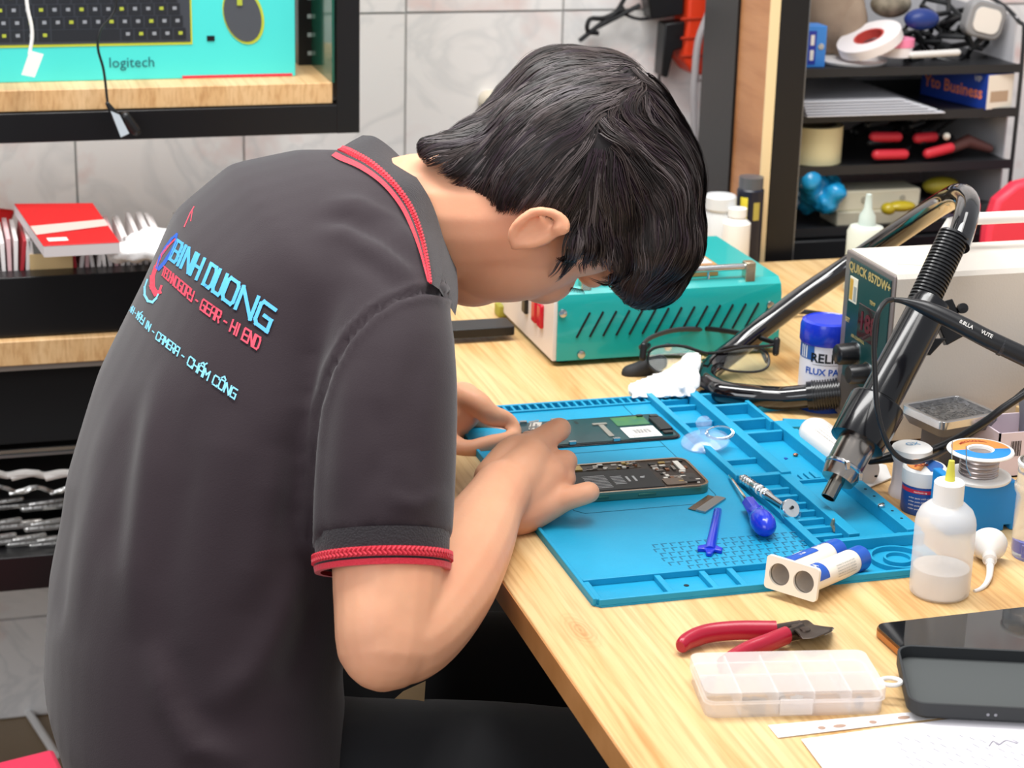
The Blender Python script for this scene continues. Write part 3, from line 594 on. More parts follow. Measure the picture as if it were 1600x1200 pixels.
add_strands('nape_wisps', 6000, 4, (.008, .018), .0003, .0022, .001, (6, 3, 2, 1), 6, inpx([(630, 180), (655, 200), (700, 215), (740, 250), (800, 296), (900, 312), (905, 400), (860, 420), (840, 350), (740, 310), (640, 250)]), True)
add_strands('hair_strands', 2600, 9, (.035, .065), .00038, .0035, .0028, (5, 3, 2, 1.3), 3)

for k in range(14):
    b_ = lay((893+1.3*k, 449+.25*k, 1.70), .0006); m_ = MB(); m_.tube([b_, b_+RT*(.0006*(k-6)*.3)+DN*.0022-FW*.001, b_+RT*(.0003*(k-6))+DN*.0040-FW*.0005], [.00035, .0003, .00012], 4); me = m_.mesh('eyelash', hairm); me.transform(pw.inverted()); link('eyelash', me, person)
# ================================================================ silicone repair mat
def FR(pa, pb, z=0, flip=False):
    """local frame on the desk: origin at pixel pa, x towards pixel pb, z up"""
    a, b = T(*pa, z), T(*pb, z); x = (b-a); x.z = 0; L = x.length; x.normalize(); y = V(0, 0, 1).cross(x)
    return Matrix(((x.x, y.x, 0, a.x), (x.y, y.y, 0, a.y), (0, 0, 1, a.z), (0, 0, 0, 1))), L
def thing_m(name, label, cat, Mx, group=None):
    o = thing(name, label, cat, Mx.to_translation(), 0, group); o.rotation_euler = Mx.to_3x3().to_euler(); return o
MX, MY = .456, 1.305
teal = M('teal_silicone', '0A8EB6', .5, noise=(18, .5, '129AC4'), bump=(300, .1))
mat = thing('repair_mat', 'teal silicone repair mat with moulded trays, lying under the opened phone', 'mat', (MX, MY, TZ))
def mp(name, *bxs, bevel=.0006, label=None):
    m_ = MB()
    for b in bxs: m_.bx(*b)
    return part(name, m_, teal, mat, bevel=bevel, label=label, smooth=30)
base = MB(); poly = [(0.006, 0), (.293, 0), (.299, .006), (.299, .235), (.2965, .30), (.293, .335), (.291, .345), (.287, .352), (.287, .372), (.283, .40), (.278, .405), (.272, .44), (.262, .45), (0, .45), (0, .006)]
base.prism(poly, 0, .0016); part('base', base, teal, mat, smooth=30)
mp('work_surface', (.003, .199, .0395, .431, .0014, .0045))
mp('rim', (0, .003, .003, .45, .0014, .0066)); mp('rim', (.004, .295, 0, .0035, .0014, .0066)); mp('rim', (.003, .262, .4465, .45, .0014, .0066)); mp('rim', (.003, .238, .4295, .4325, .0014, .0064))
mp('rail', (.199, .205, .213, .4465, .0014, .0110)); mp('rail', (.2385, .2480, .207, .4465, .0014, .0130)); mp('rail', (.2005, .2485, .207, .213, .0014, .0115))
mp('rail', (.205, .2125, .0395, .207, .0014, .0075)); mp('rail', (.2375, .2475, .068, .207, .0014, .0110)); mp('rail', (.286, .299, .062, .31, .0014, .0130)); mp('rail', (.286, .2965, .31, .335, .0014, .0128)); mp('rail', (.283, .287, .335, .398, .0014, .0125))
mp('rail', (.2125, .299, .056, .062, .0014, .0110)); mp('rail', (.003, .205, .0365, .0395, .0014, .0070))
for y in (.262, .3655, .412): mp('divider', (.205, .2385, y-.0018, y+.0018, .0014, .0065))
for y in (.313, .3485, .3925, .427): mp('divider', (.248, .285, y-.0022, y+.0022, .0014, .0115))
mp('divider', (.248, .286, .204, .2065, .0014, .0050))
for k in range(5): mp('step', (.248+.006*k, .2525+.006*k, .2070, .2180+.0012*k, .0014, .0034+.0005*k), bevel=.0003)
for k in range(7): mp('slot_wall', (.2125, .2375, .078+.0178*k, .0815+.0178*k, .0014, .0065), bevel=.0004)
for k in range(8): mp('tooth', (.2485+.0053*k, .2525+.0053*k, .062, .0695, .0014, .0080), bevel=.0007)
for k in range(29): mp('comb_tooth', (.0085+.0078*k, .0110+.0078*k, .4325, .4465, .0014, .0062), bevel=.0003)
for x in (.0025, .0600, .0965, .1195, .155, .199): mp('divider', (x, x+.005, .0035, .0365, .0014, .0058))
# ring recess at the corner and the little pocket grid
m_ = MB(); m_.lathe([(.0225, .0014), (.0225, .0056), (.0205, .0056), (.0205, .0014)], (.262, .0285, 0), n=40, caps=False); part('ring', m_, teal, mat)
m_ = MB(); m_.lathe([(.0001, .0014), (.0115, .0014), (.0115, .0050), (.0095, .0050), (.0095, .0022), (.0001, .0022)], (.262, .0285, 0), n=32, caps=False); part('ring', m_, teal, mat)
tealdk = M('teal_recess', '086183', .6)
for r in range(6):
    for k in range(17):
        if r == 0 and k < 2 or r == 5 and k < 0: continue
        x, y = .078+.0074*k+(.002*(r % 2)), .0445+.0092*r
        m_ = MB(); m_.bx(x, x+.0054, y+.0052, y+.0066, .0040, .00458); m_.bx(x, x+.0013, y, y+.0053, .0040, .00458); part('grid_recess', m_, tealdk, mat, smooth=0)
def groove(*p):
    m_ = MB()
    for (x0, y0), (x1, y1) in zip(p[:-1], p[1:]): m_.tube([(x0, y0, .0045), (x1, y1, .0045)], .00035, 6)
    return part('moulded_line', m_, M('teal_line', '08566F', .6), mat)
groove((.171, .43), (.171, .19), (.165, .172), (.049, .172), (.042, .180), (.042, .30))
groove((.171, .312), (.03, .312)); m_ = MB(); m_.lathe([(.0001, .0001), (.0021, .0001), (.0021, .0004)], (.081, .021, .0015), n=16); part('hole', m_, M('hole', '0A1A22', .8), mat)
for k in range(7): m_ = MB(); m_.lathe([(.0001, .0002), (.0013, .0002), (.0013, 0)], (.2925, .085+.017*k, .0130), n=10); part('hole', m_, M('hole', '0A1A22', .8), mat)
# clear rail cover strip on the big tray
wedge = MB(); wedge.prism([(0, 0), (.045, .004), (.046, .010), (.002, .014)], 0, .006); a = T(1185, 645); o = single('rubber_wedge', wedge.xf(Matrix.Translation(a)), teal, 'loose teal rubber strip under the bottom hose behind the mat', 'mat piece')
wedge = MB(); wedge.prism([(0, 0), (.024, -.004), (.030, .014), (.004, .024)], 0, .007); a = T(1232, 678); o = single('rubber_wedge', wedge.xf(Matrix.Translation(a)), teal, 'loose teal rubber block beside the tip of the lying white bottle', 'mat piece')
# ================================================================ opened phone: display and body
MT = TZ+.0045
def FRz(pa, pb, z): return FR(pa, pb, z)
steel = M('steel', 'B9BBBE', .22, metal=1); chrome = M('chrome', 'E2E4E6', .08, metal=1); dsteel = M('dark_steel', '6A625C', .35, metal=.9, noise=(60, .5, '4A3D36'))
white = M('white_plastic', 'F1EFEC', .4); blk = M('black_plastic', '131316', .35); gblk = M('gloss_black', '07080B', .06, coat=.6)
D_, _ = FR((1068, 686), (884, 700), .0045)       # display: x runs left along its near edge, y is negative (away)
D_ = D_ @ Matrix.Scale(-1, 4, (0, 1, 0)) if False else D_
disp = thing_m('phone_display', 'detached phone display lying face down above the phone body', 'phone part', D_)
W_, L_p = .0700, .1455
def rp(x0, x1, y0, y1, z0, z1, r): c = rrect(x1-x0, y1-y0, r, 4); return [(px_+(x0+x1)/2, py_+(y0+y1)/2) for px_, py_ in c]
def rb(x0, x1, y0, y1, z0, z1, r=.001): return MB().prism(rp(x0, x1, y0, y1, z0, z1, r), z0, z1)
part('glass', rb(0, L_p, -W_, 0, 0, .0012, .010), gblk, disp, bevel=.0003)
part('frame', rb(.0012, L_p-.0012, -W_+.0012, -.0012, .0012, .0018, .009), M('display_frame', '2A2E30', .35, metal=.6), disp)
part('backing', rb(.004, L_p-.004, -W_+.004, -.004, .0018, .0022, .006), M('display_back', '052C34', .28, coat=.1, noise=(25, .4, '074045')), disp, label='dark green display backing')
part('circuit_film', rb(.018, .050, -W_+.007, -.040, .0022, .0026), M('green_film', '4E7D3E', .3, noise=(120, .5, '2C6A55')), disp)
part('white_label', rb(.018, .050, -.034, -.006, .0026, .0028, .0008), white, disp, label='white barcode sticker')
m_ = MB()
for k in range(16): m_.bx(.024+.0011*k, .024+.0011*k+(.0006 if k % 3 else .0003), -.027, -.016, .0028, .0029)
part('barcode', m_, blk, disp, smooth=0)
m_ = MB()
for k in range(3): m_.bx(.020, .046, -.0125+.0022*k, -.0118+.0022*k, .0028, .0029)
part('print', m_, M('grey_print', '777777', .6), disp, smooth=0)
part('flex_cable', rb(.058, .072, -.050, -.046, .0022, .0034), M('flex', 'A9A39A', .3, metal=.5), disp); part('flex_cable', rb(.062, .067, -.046, -.014, .0022, .0030), M('flex', 'A9A39A', .3, metal=.5), disp)
part('earpiece', rb(.0035, .016, -.052, -.018, .0018, .0050, .002), blk, disp, bevel=.0006)
for x, y, w, hh in ((.004, -.062, .008, .006), (.006, -.016, .009, .006), (.018, -.064, .006, .004), (.009, -.045, .004, .008)): part('module', rb(x, x+w, y, y+hh, .0018, .0040), M('module', '3C3A38', .3, metal=.5), disp)
for x, y in ((.060, -.0055), (.102, -.0055), (.100, -W_+.002), (.130, -W_+.002)): part('clip', rb(x, x+.007, y, y+.0035, .0012, .0046), steel, disp, label='small metal clip')
m_ = MB(); m_.bx(.083, .086, -W_+.008, -W_+.015, .0022, .0023); m_.bx(.092, .095, -W_+.008, -W_+.015, .0022, .0023); part('pad', m_, blk, disp)
m_ = MB(); m_.prism([(.116, -.064), (.126, -.066), (.134, -.048), (.124, -.046)], .0022, .0030); part('connector', m_, M('flex2', 'C9C5BC', .3, metal=.4), disp)
B_, _ = FR((1112, 771), (930, 785), .0045)
ph = thing_m('opened_phone', 'opened phone with dark green metal sides showing battery and circuit board', 'phone', B_)
part('frame', rb(0, L_p, -W_, 0, 0, .0070, .011), M('green_metal', '4E7F73', .28, metal=.7), ph, bevel=.0008, label='green metal frame')
m_ = MB(); o_ = rp(0, L_p, -W_, 0, 0, 0, .011); i_ = rp(.0022, L_p-.0022, -W_+.0022, -.0022, 0, 0, .009)
m_.loft([[V(x, y, .0070) for x, y in o_], [V(x, y, .0082) for x, y in o_], [V(x, y, .0082) for x, y in i_], [V(x, y, .0066) for x, y in i_]], caps=False); part('rim', m_, M('rim_metal', 'B9A58E', .25, metal=.9), ph, label='pale metal rim')
part('tray', rb(.002, L_p-.002, -W_+.002, -.002, .0068, .0071, .009), M('tray', '1B1614', .5, noise=(90, .4, '3A2A20')), ph)
part('battery', MB().prism([(.040, -.046), (.046, -.050), (.110, -.052), (.142, -.052), (.142, -.006), (.040, -.006)], .0070, .0078), M('battery', '17181B', .5), ph, bevel=.0004, label='black battery')
m_ = MB()
for k in range(9): m_.bx(.084, .104, -.040+.0034*k, -.0390+.0034*k, .0078, .0079)
for k in range(6): m_.bx(.070, .080, -.036+.0034*k, -.035+.0034*k, .0078, .0079)
for x in (.066, .060): m_.bx(x-.001, x+.001, -.034, -.022, .0078, .0079)
part('battery_print', m_, M('pale_print', 'B9BABB', .6), ph, smooth=0)
m_ = MB(); m_.ell((.0525, -.030, .00785), (.0022, .0019, .0001), n=12, m=4); m_.ell((.0500, -.0325, .00785), (.0007, .0005, .0001), n=8, m=4); part('emblem', m_, M('pale_print', 'B9BABB', .6), ph)
r_ = random.Random(4); chip = [M('chip_gold', 'B59A55', .3, metal=.7), M('chip_white', 'D9D4CB', .4), M('chip_silver', '9A948C', .25, metal=.8), M('chip_black', '1E1C1C', .4), M('chip_copper', '8A5A3C', .35, metal=.6)]
def chips(n, x0, x1, y0, y1, smin, smax, zb=.0071):
    for _ in range(n):
        w_, h_ = r_.uniform(smin, smax), r_.uniform(smin, smax)*.7; x, y = r_.uniform(x0, x1-w_), r_.uniform(y0, y1-h_)
        part('circuit_chip', MB().bx(x, x+w_, y, y+h_, zb, zb+r_.uniform(.0004, .0014)), r_.choices(chip, (1, 3, 4, 4, 1.5))[0], ph, smooth=0)
part('circuit_board', rb(.045, .140, -.066, -.054, .0070, .0074), M('pcb', '1C1A18', .4, noise=(150, .4, '4A3F2E')), ph)
part('chip_shield', rb(.098, .116, -.0655, -.0550, .0074, .0086), chip[0], ph, label='gold coloured chip shield')
chips(34, .046, .098, -.066, -.053, .0015, .0045, .0074); chips(60, .005, .038, -.063, -.008, .0018, .0065)
part('camera_module', rb(.006, .020, -.030, -.010, .0070, .0084, .003), M('module', '3C3A38', .3, metal=.5), ph); part('speaker_module', rb(.020, .038, -.022, -.007, .0070, .0082, .002), M('taptic', '7A6C60', .35, metal=.8), ph)
part('bracket', rb(.010, .015, -.060, -.038, .0074, .0088), chip[1], ph); part('bracket', rb(.018, .0205, -.050, -.040, .0074, .0088), chip[2], ph)
part('side_button', MB().bx(.050, .066, -.0004, .0006, .0025, .0048), M('green_button', '3F6F63', .3, metal=.7), ph, bevel=.0004); part('side_button', MB().bx(.092, .103, -.0004, .0005, .0025, .0048), M('green_button', '3F6F63', .3, metal=.7), ph, bevel=.0004)
# ================================================================ tools on the mat
ZM = .0045
def lying(name, label, cat, pa, pb, z, group=None):
    Mx, L = FR(pa, pb, z); return thing_m(name, label, cat, Mx, group), L
bluep = M('blue_plastic', '1433C4', .25, coat=.4); navy = M('navy', '153E96', .4)
t, L = lying('screwdriver', 'small screwdriver with a blue bulb handle on the mat', 'screwdriver', (1139, 748), (1205, 858), ZM)
part('shaft', MB().caps([(0, 0, .003), (.018, 0, .004), (L*.50, 0, .007)], [.0010, .0014, .0014], 10), chrome, t)
part('handle_neck', MB().tube([(L*.48, 0, .0075), (L*.66, 0, .0085)], [.0062, .0068], 6), bluep, t, bevel=.0006, label='faceted blue collar')
part('handle', MB().lathe([(.006, 0), (.0075, .004), (.0066, .008), (.0082, .013), (.0098, .020), (.0100, .028), (.0085, .036), (.005, .041), (.0008, .043)], (L*.64, 0, .0095), (1, 0, .02), 28), bluep, t)
t, L = lying('pry_tool', 'blue plastic pry tool with a fish tail end on the mat', 'pry tool', (1122, 795), (1108, 868), ZM)
m_ = MB()
m_.loft([[V(x, -w_, 0), V(x, -w_*.8, h_*.7), V(x, -w_*.25, h_), V(x, w_*.25, h_), V(x, w_*.8, h_*.7), V(x, w_, 0)] for x, w_, h_ in ((0, .0030, .001), (.006, .0036, .003), (L*.5, .0040, .0055), (L*.85, .0046, .0060), (L*.93, .0050, .0050))])
part('blade', m_, bluep, t, smooth=50)
m_ = MB(); m_.prism([(L*.84, -.003), (L*.90, -.010), (L*.955, -.0095), (L*.94, -.004), (L*1.03, -.002), (L*1.03, .002), (L*.94, .004), (L*.955, .0095), (L*.90, .010), (L*.84, .003)], 0, .0035); part('tail', m_, bluep, t, bevel=.0008)
# razor blade
a, b, c, d = [T(*p, ZM+.0006) for p in ((1075, 795), (1106, 774), (1134, 780), (1102, 802))]
t = thing('razor_blade', 'flat metal razor blade lying on the mat above the pry tool', 'blade', a)
sh = Matrix.Translation(-a)
e = a.lerp(d, .45); f = b.lerp(c, .45)
part('blade', MB().loft([[p+V(0, 0, z) for p in (a, e, f, b)] for z in (-.0003, .0004)]).xf(sh), M('blade_dull', '8D8478', .25, metal=1), t, smooth=0)
part('spine', MB().loft([[p+V(0, 0, z) for p in (e, d, c, f)] for z in (-.0003, .0014)]).xf(sh), M('blade_spine', '9EA6AA', .3, metal=.9), t, smooth=0)
# metal pen knife with a round clear foot
t, L = lying('precision_screwdriver', 'silver precision screwdriver with ringed grip and round clear disc end', 'screwdriver', (1143, 745), (1233, 808), ZM)
part('tip', MB().tube([(0, 0, .003), (L*.16, 0, .0045)], [.0007, .0018], 10), chrome, t)
part('grip', MB().lathe([(.0018, L*.15), (.0034, L*.20), (.0036, L*.34), (.0040, L*.36), (.0038, L*.66), (.0030, L*.70), (.0024, L*.90)], (0, 0, .0050), (1, 0, .015), 24), steel, t)
for k in range(4): part('grip_ring', MB().lathe([(.0036, 0), (.0044, .0006), (.0044, .0024), (.0036, .003)], (L*(.21+.045*k), 0, .0053), (1, 0, .015), 24, caps=False), chrome, t)
for k in range(5): part('grip_ring', MB().lathe([(.0038, 0), (.0045, .0006), (.0045, .0021), (.0038, .0027)], (L*(.44+.042*k), 0, .0058), (1, 0, .015), 24, caps=False), white if k % 2 else chrome, t)
part('disc', MB().lathe([(.0001, -.0008), (.0076, -.0008), (.0082, 0), (.0076, .0008), (.0001, .0010)], (L*1.02, 0, .0085), (.75, .1, .55), 32), M('brushed_disc', 'DDE0E2', .2, metal=.8), t, label='round shiny disc')
part('disc_hub', MB().lathe([(.0014, 0), (.0014, .002), (.0001, .0021)], (L*1.02+.0006, 0, .0092), (.75, .1, .55), 12), blk, t)
part('clear_foot', MB().lathe([(.0085, 0), (.0098, .0010), (.0102, .0013)], (L*1.0, 0, .0045), (.75, .1, .55), 32, caps=False), M('clear', 'E8F2F6', .05, trans=.95), t)
# suction cup
a = T(1102, 690, .009); t = thing('suction_cup', 'clear bluish suction cup with a wire ring on the small mat trays', 'suction cup', a)
clear = M('clear_blue', 'B9D0F4', .08, alpha=.28, spec=.9); q = Matrix.Rotation(math.radians(-10), 3, 'Y') @ Matrix.Rotation(math.radians(6), 3, 'X') @ Matrix.Scale(1.22, 3)
m_ = MB().lathe([(.0185, 0), (.0180, .0012), (.012, .0045), (.006, .0072), (.0001, .0082), (.0001, .0068), (.006, .006), (.012, .0032), (.0172, .0004)], n=36, caps=False); part('cup', m_.xf(q.to_4x4()), clear, t)
m_ = MB().lathe([(.0035, .007), (.0032, .010), (.0058, .0135), (.0062, .0165), (.0042, .0195), (.0001, .0205)], n=20, caps=False); part('knob', m_.xf(q.to_4x4()), clear, t)
part('wire_ring', MB().tube([V(.012+.0135*math.cos(k*math.pi/16), -.004+.0075*math.sin(k*math.pi/16)*.8, .0085+.004*math.sin(k*math.pi/16)) for k in range(33)], .0007, 8, caps=False), chrome, t)
part('wire_ring', MB().tube([V(.012+.0118*math.cos(k*math.pi/16), -.004+.0060*math.sin(k*math.pi/16)*.8, .0095+.004*math.sin(k*math.pi/16)) for k in range(33)], .0006, 8, caps=False), chrome, t)
# small loose bits
def screw(px, py, z, s, label, mat_, cat='screw', vert=True):
    a = T(px, py, z); t = thing('screw', label, cat, a); ax = (0, 0, 1) if vert else (.8, .5, .12)
    part('head', MB().lathe([(s, 0), (s, s*.6), (s*.6, s*.9), (.0001, s*.95)], (0, 0, 0), ax, 16), mat_, t); part('shank', MB().lathe([(s*.4, 0), (s*.4, -s*1.6)], (0, 0, s*1.0 if not vert else 0), ax, 10), mat_, t); return t
screw(1377, 792, .0131, .0030, 'round metal screw on the right rim of the mat', steel)
screw(1181, 714, .0016, .0016, 'tiny dark screw in the third small tray of the mat', blk, vert=False); o = screw(1184, 722, .0016, .0016, 'tiny dark screw lying nearest the camera in the small mat tray', blk, vert=False); o.rotation_euler.z = .5
m_ = MB(); a = T(1305, 832, .0016); m_.caps([V(0, 0, .002), V(-.001, .003, .006), V(-.002, .001, .011)], [.0022, .0026, .0012], 8); m_.box((.001, -.001, .003), (.004, .003, .004), .5)
m_.xf(Matrix.Translation(a)); single('metal_scrap', m_, M('scrap', 'A9967E', .4, metal=.6), 'small folded metal scrap in the large mat tray', 'scrap')
m_ = MB(); m_.ell((0, 0, .0016), (.0026, .0020, .0015)).xf(Matrix.Translation(T(1243, 713, .0016))); single('solder_bead', m_, M('copper_bead', 'A6705C', .25, metal=.8), 'little copper coloured bead in the stepped mat tray', 'bead')
m_ = MB(); m_.prism([(-.0015, -.0022), (.0018, -.0005), (.001, .0024), (-.0012, .002)], 0, .0006).xf(Matrix.Translation(T(1228, 717, .0016))); single('plastic_chip', m_, navy, 'dark blue plastic flake in the stepped mat tray', 'flake')
m_ = MB(); m_.bx(-.002, .001, -.001, .002, 0, .001).xf(Matrix.Translation(T(963, 941-.2, .0016))); single('paper_crumb', m_, M('crumb', 'E8E1B8', .8), 'pale crumb in the near left tray of the mat', 'crumb')
# tweezers between the fingers
tw0, tw1 = at(812, 682, 1.80), at(835, 648, 1.88); m_ = None
t = thing('plastic_clip', 'tiny clear bracket held between the fingertips', 'bracket', at(822, 690, 1.82))
m_ = MB(); o_ = at(822, 690, 1.82)
for p, q_ in (((826, 688), (832, 660)), ((834, 690), (838, 662)), ((826, 660), (842, 657)), ((826, 668), (842, 666))): m_.tube([at(*p, 1.83)-o_, at(*q_, 1.83)-o_], .0009, 6)
part('bracket', m_, M('clear_plastic', 'E6E2DC', .15, trans=.6), t)
# twin glue syringe
def T3(px, py, z): return T(px, py, z)
A0 = T(1238, 903, .0195); ax = V(math.cos(math.radians(36)), math.sin(math.radians(36)), -.10).normalized(); side = ax.cross(V(0, 0, 1)).normalized(); upv = side.cross(ax)
t = thing('glue_cartridge', 'twin white and blue glue cartridge lying open end first on the mat corner', 'glue', (A0.x, A0.y, TZ+.003))
inv = Matrix.Translation(-Vector((A0.x, A0.y, TZ+.003))); Lg = .090; rG = .0099
cream = M('cream_plastic', 'F4EBDD', .38); gb = M('label_blue', '1F55B5', .35)
for s_ in (-1, 1):
    o_ = A0+side*s_*rG*1.06
    m_ = MB(); m_.lathe([(rG*.86, .002), (rG*.86, .030), (rG*.8, .031), (.0001, .031)], o_, ax, 32, caps=False); part('bore', m_.xf(inv), M('bore', 'D8CEC2', .5), t, label='hollow end of the glue barrel')
    m_ = MB(); m_.lathe([(rG*.86, 0), (rG, 0), (rG, Lg-.004), (rG*.8, Lg), (.0001, Lg)], o_, ax, 36, caps=False); part('barrel', m_.xf(inv), cream, t)
    m_ = MB(); m_.lathe([(rG+.0002, Lg-.019), (rG+.0002, Lg-.003)], o_, ax, 36, caps=False); part('blue_band', m_.xf(inv), gb, t)
    def cyl(u, v, o_=o_): return o_+ax*u+(upv*math.cos(v/rG)+side*math.sin(v/rG))*(rG+.0003)
    def patch(u0, u1, v0, v1, mat_, name, o_=o_, k=10):
        m_ = MB(); m_.loft([[cyl(u0, v0+(v1-v0)*i/k, o_), cyl(u1, v0+(v1-v0)*i/k, o_)] for i in range(k+1)], caps=False, closed=False); return part(name, m_.xf(inv), mat_, t)
    patch(.004, .021, -.004, .014, gb, 'blue_panel') if s_ > 0 else patch(.003, .050, -.010, .004, gb, 'blue_panel')
    def txt(s, size, u, v, mat_, bold=.02, rot=0, o_=o_):
        m_ = text_mb(s, size, lambda x, y: o_+ax*(u+x)+(upv*math.cos((v-y)/rG)+side*math.sin((v-y)/rG))*(rG+.0006), bold, sub=.004); return part('lettering', m_.xf(inv), mat_, t, smooth=0)
    if s_ < 0: txt('AB GLUE', .0050, .062, -.003, gb); txt('strong bond', .0030, .030, -.004, white); txt('1:1 mix', .003, .030, .0005, white)
    else:
        for k in range(5): txt('instructions for use mix a and b parts', .0019, .048, .008+.0021*k, M('grey_print', '777777', .6), 0)
        txt('A', .006, .012, .001, white); txt('1:1', .0045, .046, -.006, M('red_print', 'D8402F', .5))
# square flange with two bores
m_ = MB(); r2 = [(x, y) for x, y in rrect(.0450, .0262, .003, 4)]
def fl(u, x, y): return A0+ax*u+side*x+upv*y
outer = r2; n_ = len(outer)
m_.loft([[fl(-.0015, x, y) for x, y in outer], [fl(.0015, x, y) for x, y in outer]], caps=False)
bm = bmesh.new(); vs = [bm.verts.new(fl(-.0015, x, y)) for x, y in outer]; es = [bm.edges.new((vs[i], vs[(i+1) % n_])) for i in range(n_)]
for s_ in (-1, 1):
    vc = [bm.verts.new(fl(-.0015, s_*rG*1.06+rG*.88*math.cos(k*math.pi/16), rG*.88*math.sin(k*math.pi/16))) for k in range(32)]; es += [bm.edges.new((vc[i], vc[(i+1) % 32])) for i in range(32)]
bmesh.ops.triangle_fill(bm, edges=es, use_beauty=True); bm.verts.index_update(); m_.add([v.co.copy() for v in bm.verts], [tuple(v.index for v in f.verts) for f in bm.faces]); bm.free()
part('flange', m_.xf(inv), cream, t, smooth=30)
# ================================================================ separator machine
SX0, SX1, SY0, SY1 = .601, .849, 1.878, 2.075; SH = WY(858, 452, SY0).z-TZ; S2 = WY(1240, 437, SY0).z-TZ; SH = (SH+S2)/2
tq = M('turquoise_enamel', '12A7A5', .32, coat=.3); cr = M('cream_panel', 'E9DEDA', .35)
t = thing('screen_separator', 'turquoise heating plate machine with slotted side behind the mat', 'machine', (SX0, SY0, TZ)); inv = Matrix.Translation(V(-SX0, -SY0, -TZ)); w_, d_ = SX1-SX0, SY1-SY0
prof = [(0, .006), (0, SH-.016), (.003, SH-.006), (.011, SH), (d_-.011, SH), (d_-.003, SH-.006), (d_, SH-.016), (d_, .006)]
m_ = MB(); m_.loft([[V(x, y, z) for y, z in prof] for x in (.004, w_)]); part('body', m_, tq, t)
m_ = MB(); m_.loft([[V(x, y*.98+.002, z*.985) for y, z in prof] for x in (0, .004)]); part('front_panel', m_, cr, t, label='cream panel with switches')
for y, mt in ((.055, M('switch_red', 'C8102A', .25)), (.035, M('switch_red', 'C8102A', .25)), (.090, blk)): part('switch', MB().bx(-.004, .001, y, y+.014, .030, .055), mt, t, bevel=.002)
for y in (.02, .075, .12, .17): part('knob', MB().lathe([(.006, 0), (.006, .008), (.0001, .009)], (0, y, .075), (-1, 0, 0), 16), blk, t) if y > .1 else None
for k in range(15):
    x = .0245+.0142*k; part('vent_slot', MB().tube([(x, -.0003, .030), (x+.0135, -.0003, .056)], .0012, 8), voidm, t)
for x, z in ((.009, SH-.024), (.030, .012), (w_-.012, SH-.028), (.124, .014)): part('screw', MB().lathe([(.0045, 0), (.004, .002), (.0001, .0028)], (x, 0, z), (0, -1, 0), 16), steel, t)
for x in (.015, w_-.015):
    for y in (.02, d_-.02): part('rubber_foot', MB().lathe([(.008, 0), (.009, .006)], (x, y, 0), n=16), blk, t)
m_ = MB(); m_.bx(.04, .185, .022, d_-.03, SH, SH+.012); part('heating_plate', m_, M('plate_wood', 'B98A52', .5), t, bevel=.001, label='brown rimmed heating plate')
part('plate_pad', MB().bx(.045, .180, .027, d_-.035, SH+.012, SH+.0135), M('plate_pad', 'E6D2C8', .3), t, bevel=.0005, label='pale pad on the heating plate')
for x in (.035, w_-.034): part('bar_post', MB().bx(x-.005, x+.006, .006, .018, SH-.004, SH+.017), M('nickel', 'C9BFA8', .25, metal=.9), t, bevel=.001)
part('clamp_bar', MB().tube([(.035, .012, SH+.0115), (w_-.036, .012, SH+.0115)], .0036, 16), chrome, t)
part('stop_bar', MB().tube([(.17, .013, SH-.002), (.17, .013, SH+.010)], .0015, 10), chrome, t)
# ================================================================ hot air station
PX, PY0, PY1 = .8215, 1.578, 1.678; HZ = WY(1326.3, 390, PY1).z-TZ; HN = WY(1395, 428, PY0).z-TZ; HZ = (HZ+HN)/2
t = thing('hot_air_station', 'grey hot air rework station with dark green control panel', 'rework station', (PX, PY0, TZ)); dd_ = PY1-PY0; WS = .30
grey = M('station_grey', 'D8D0C6', .45, bump=(500, .1)); bez = M('panel_frame', '7D7370', .4, metal=.3)
prof = [(0, .008), (0, HZ-.004), (.003, HZ), (dd_-.003, HZ), (dd_, HZ-.004), (dd_, .008)]
m_ = MB(); m_.loft([[V(x, y, z) for y, z in prof] for x in (.003, WS)]); part('case', m_, grey, t)
m_ = MB(); m_.bx(0, .003, 0, dd_, .004, HZ-.001); part('front_frame', m_, bez, t, bevel=.0015)
m_ = MB(); m_.bx(-.0012, 0, .004, dd_-.012, .045, HZ-.006); part('control_panel', m_, M('panel_green', '103A3A', .35), t, bevel=.0005, label='dark green control panel')
m_ = MB(); m_.bx(-.0008, 0, .004, dd_-.010, .010, .045); part('lower_panel', m_, M('panel_grey', '4A4542', .5), t)
def ptxt(s, size, y, z, col, bold=.02): m_ = text_mb(s, size, lambda a, b: V(-.0015, y-a, z+b), bold); part('lettering', m_, col, t, smooth=0)
gold = M('gold_print', 'BFA868', .5)
ptxt('QUICK 857DW+', .0118, dd_*.46, HZ-.0135, gold, .03); ptxt('TEMP', .005, dd_*.36, HZ-.036, gold); ptxt('AIR CONTROL', .0042, dd_*.60, .088, gold); ptxt('POWER', .0042, dd_*.22, .066, gold); ptxt('SET', .006, dd_*.84, .100, gold, .04)
part('display_window', MB().bx(-.0020, -.0010, .020, .062, HZ-.074, HZ-.042), M('display_red', '3A0E18', .1, coat=.8), t, bevel=.0004, label='dark red display window')
m_ = text_mb('188', .024, lambda a, b: V(-.0024, .041-a, HZ-.058+b), .03); part('digits', m_, M('digit_red', '5E101C', .3), t, smooth=0, label='red display digits')
part('sticker', MB().bx(-.0020, -.0012, .068, .084, HZ-.046, HZ-.022), M('sticker', 'EFE6CF', .5), t, bevel=.0003, label='warranty sticker')
part('sticker_patch', MB().bx(-.0022, -.0018, .0765, .083, HZ-.044, HZ-.024), M('sticker_gold', 'D2A23C', .5), t, smooth=0); part('sticker_patch', MB().bx(-.0022, -.0018, .069, .0745, HZ-.044, HZ-.030), M('sticker_grey', '9FA09A', .5), t, smooth=0)
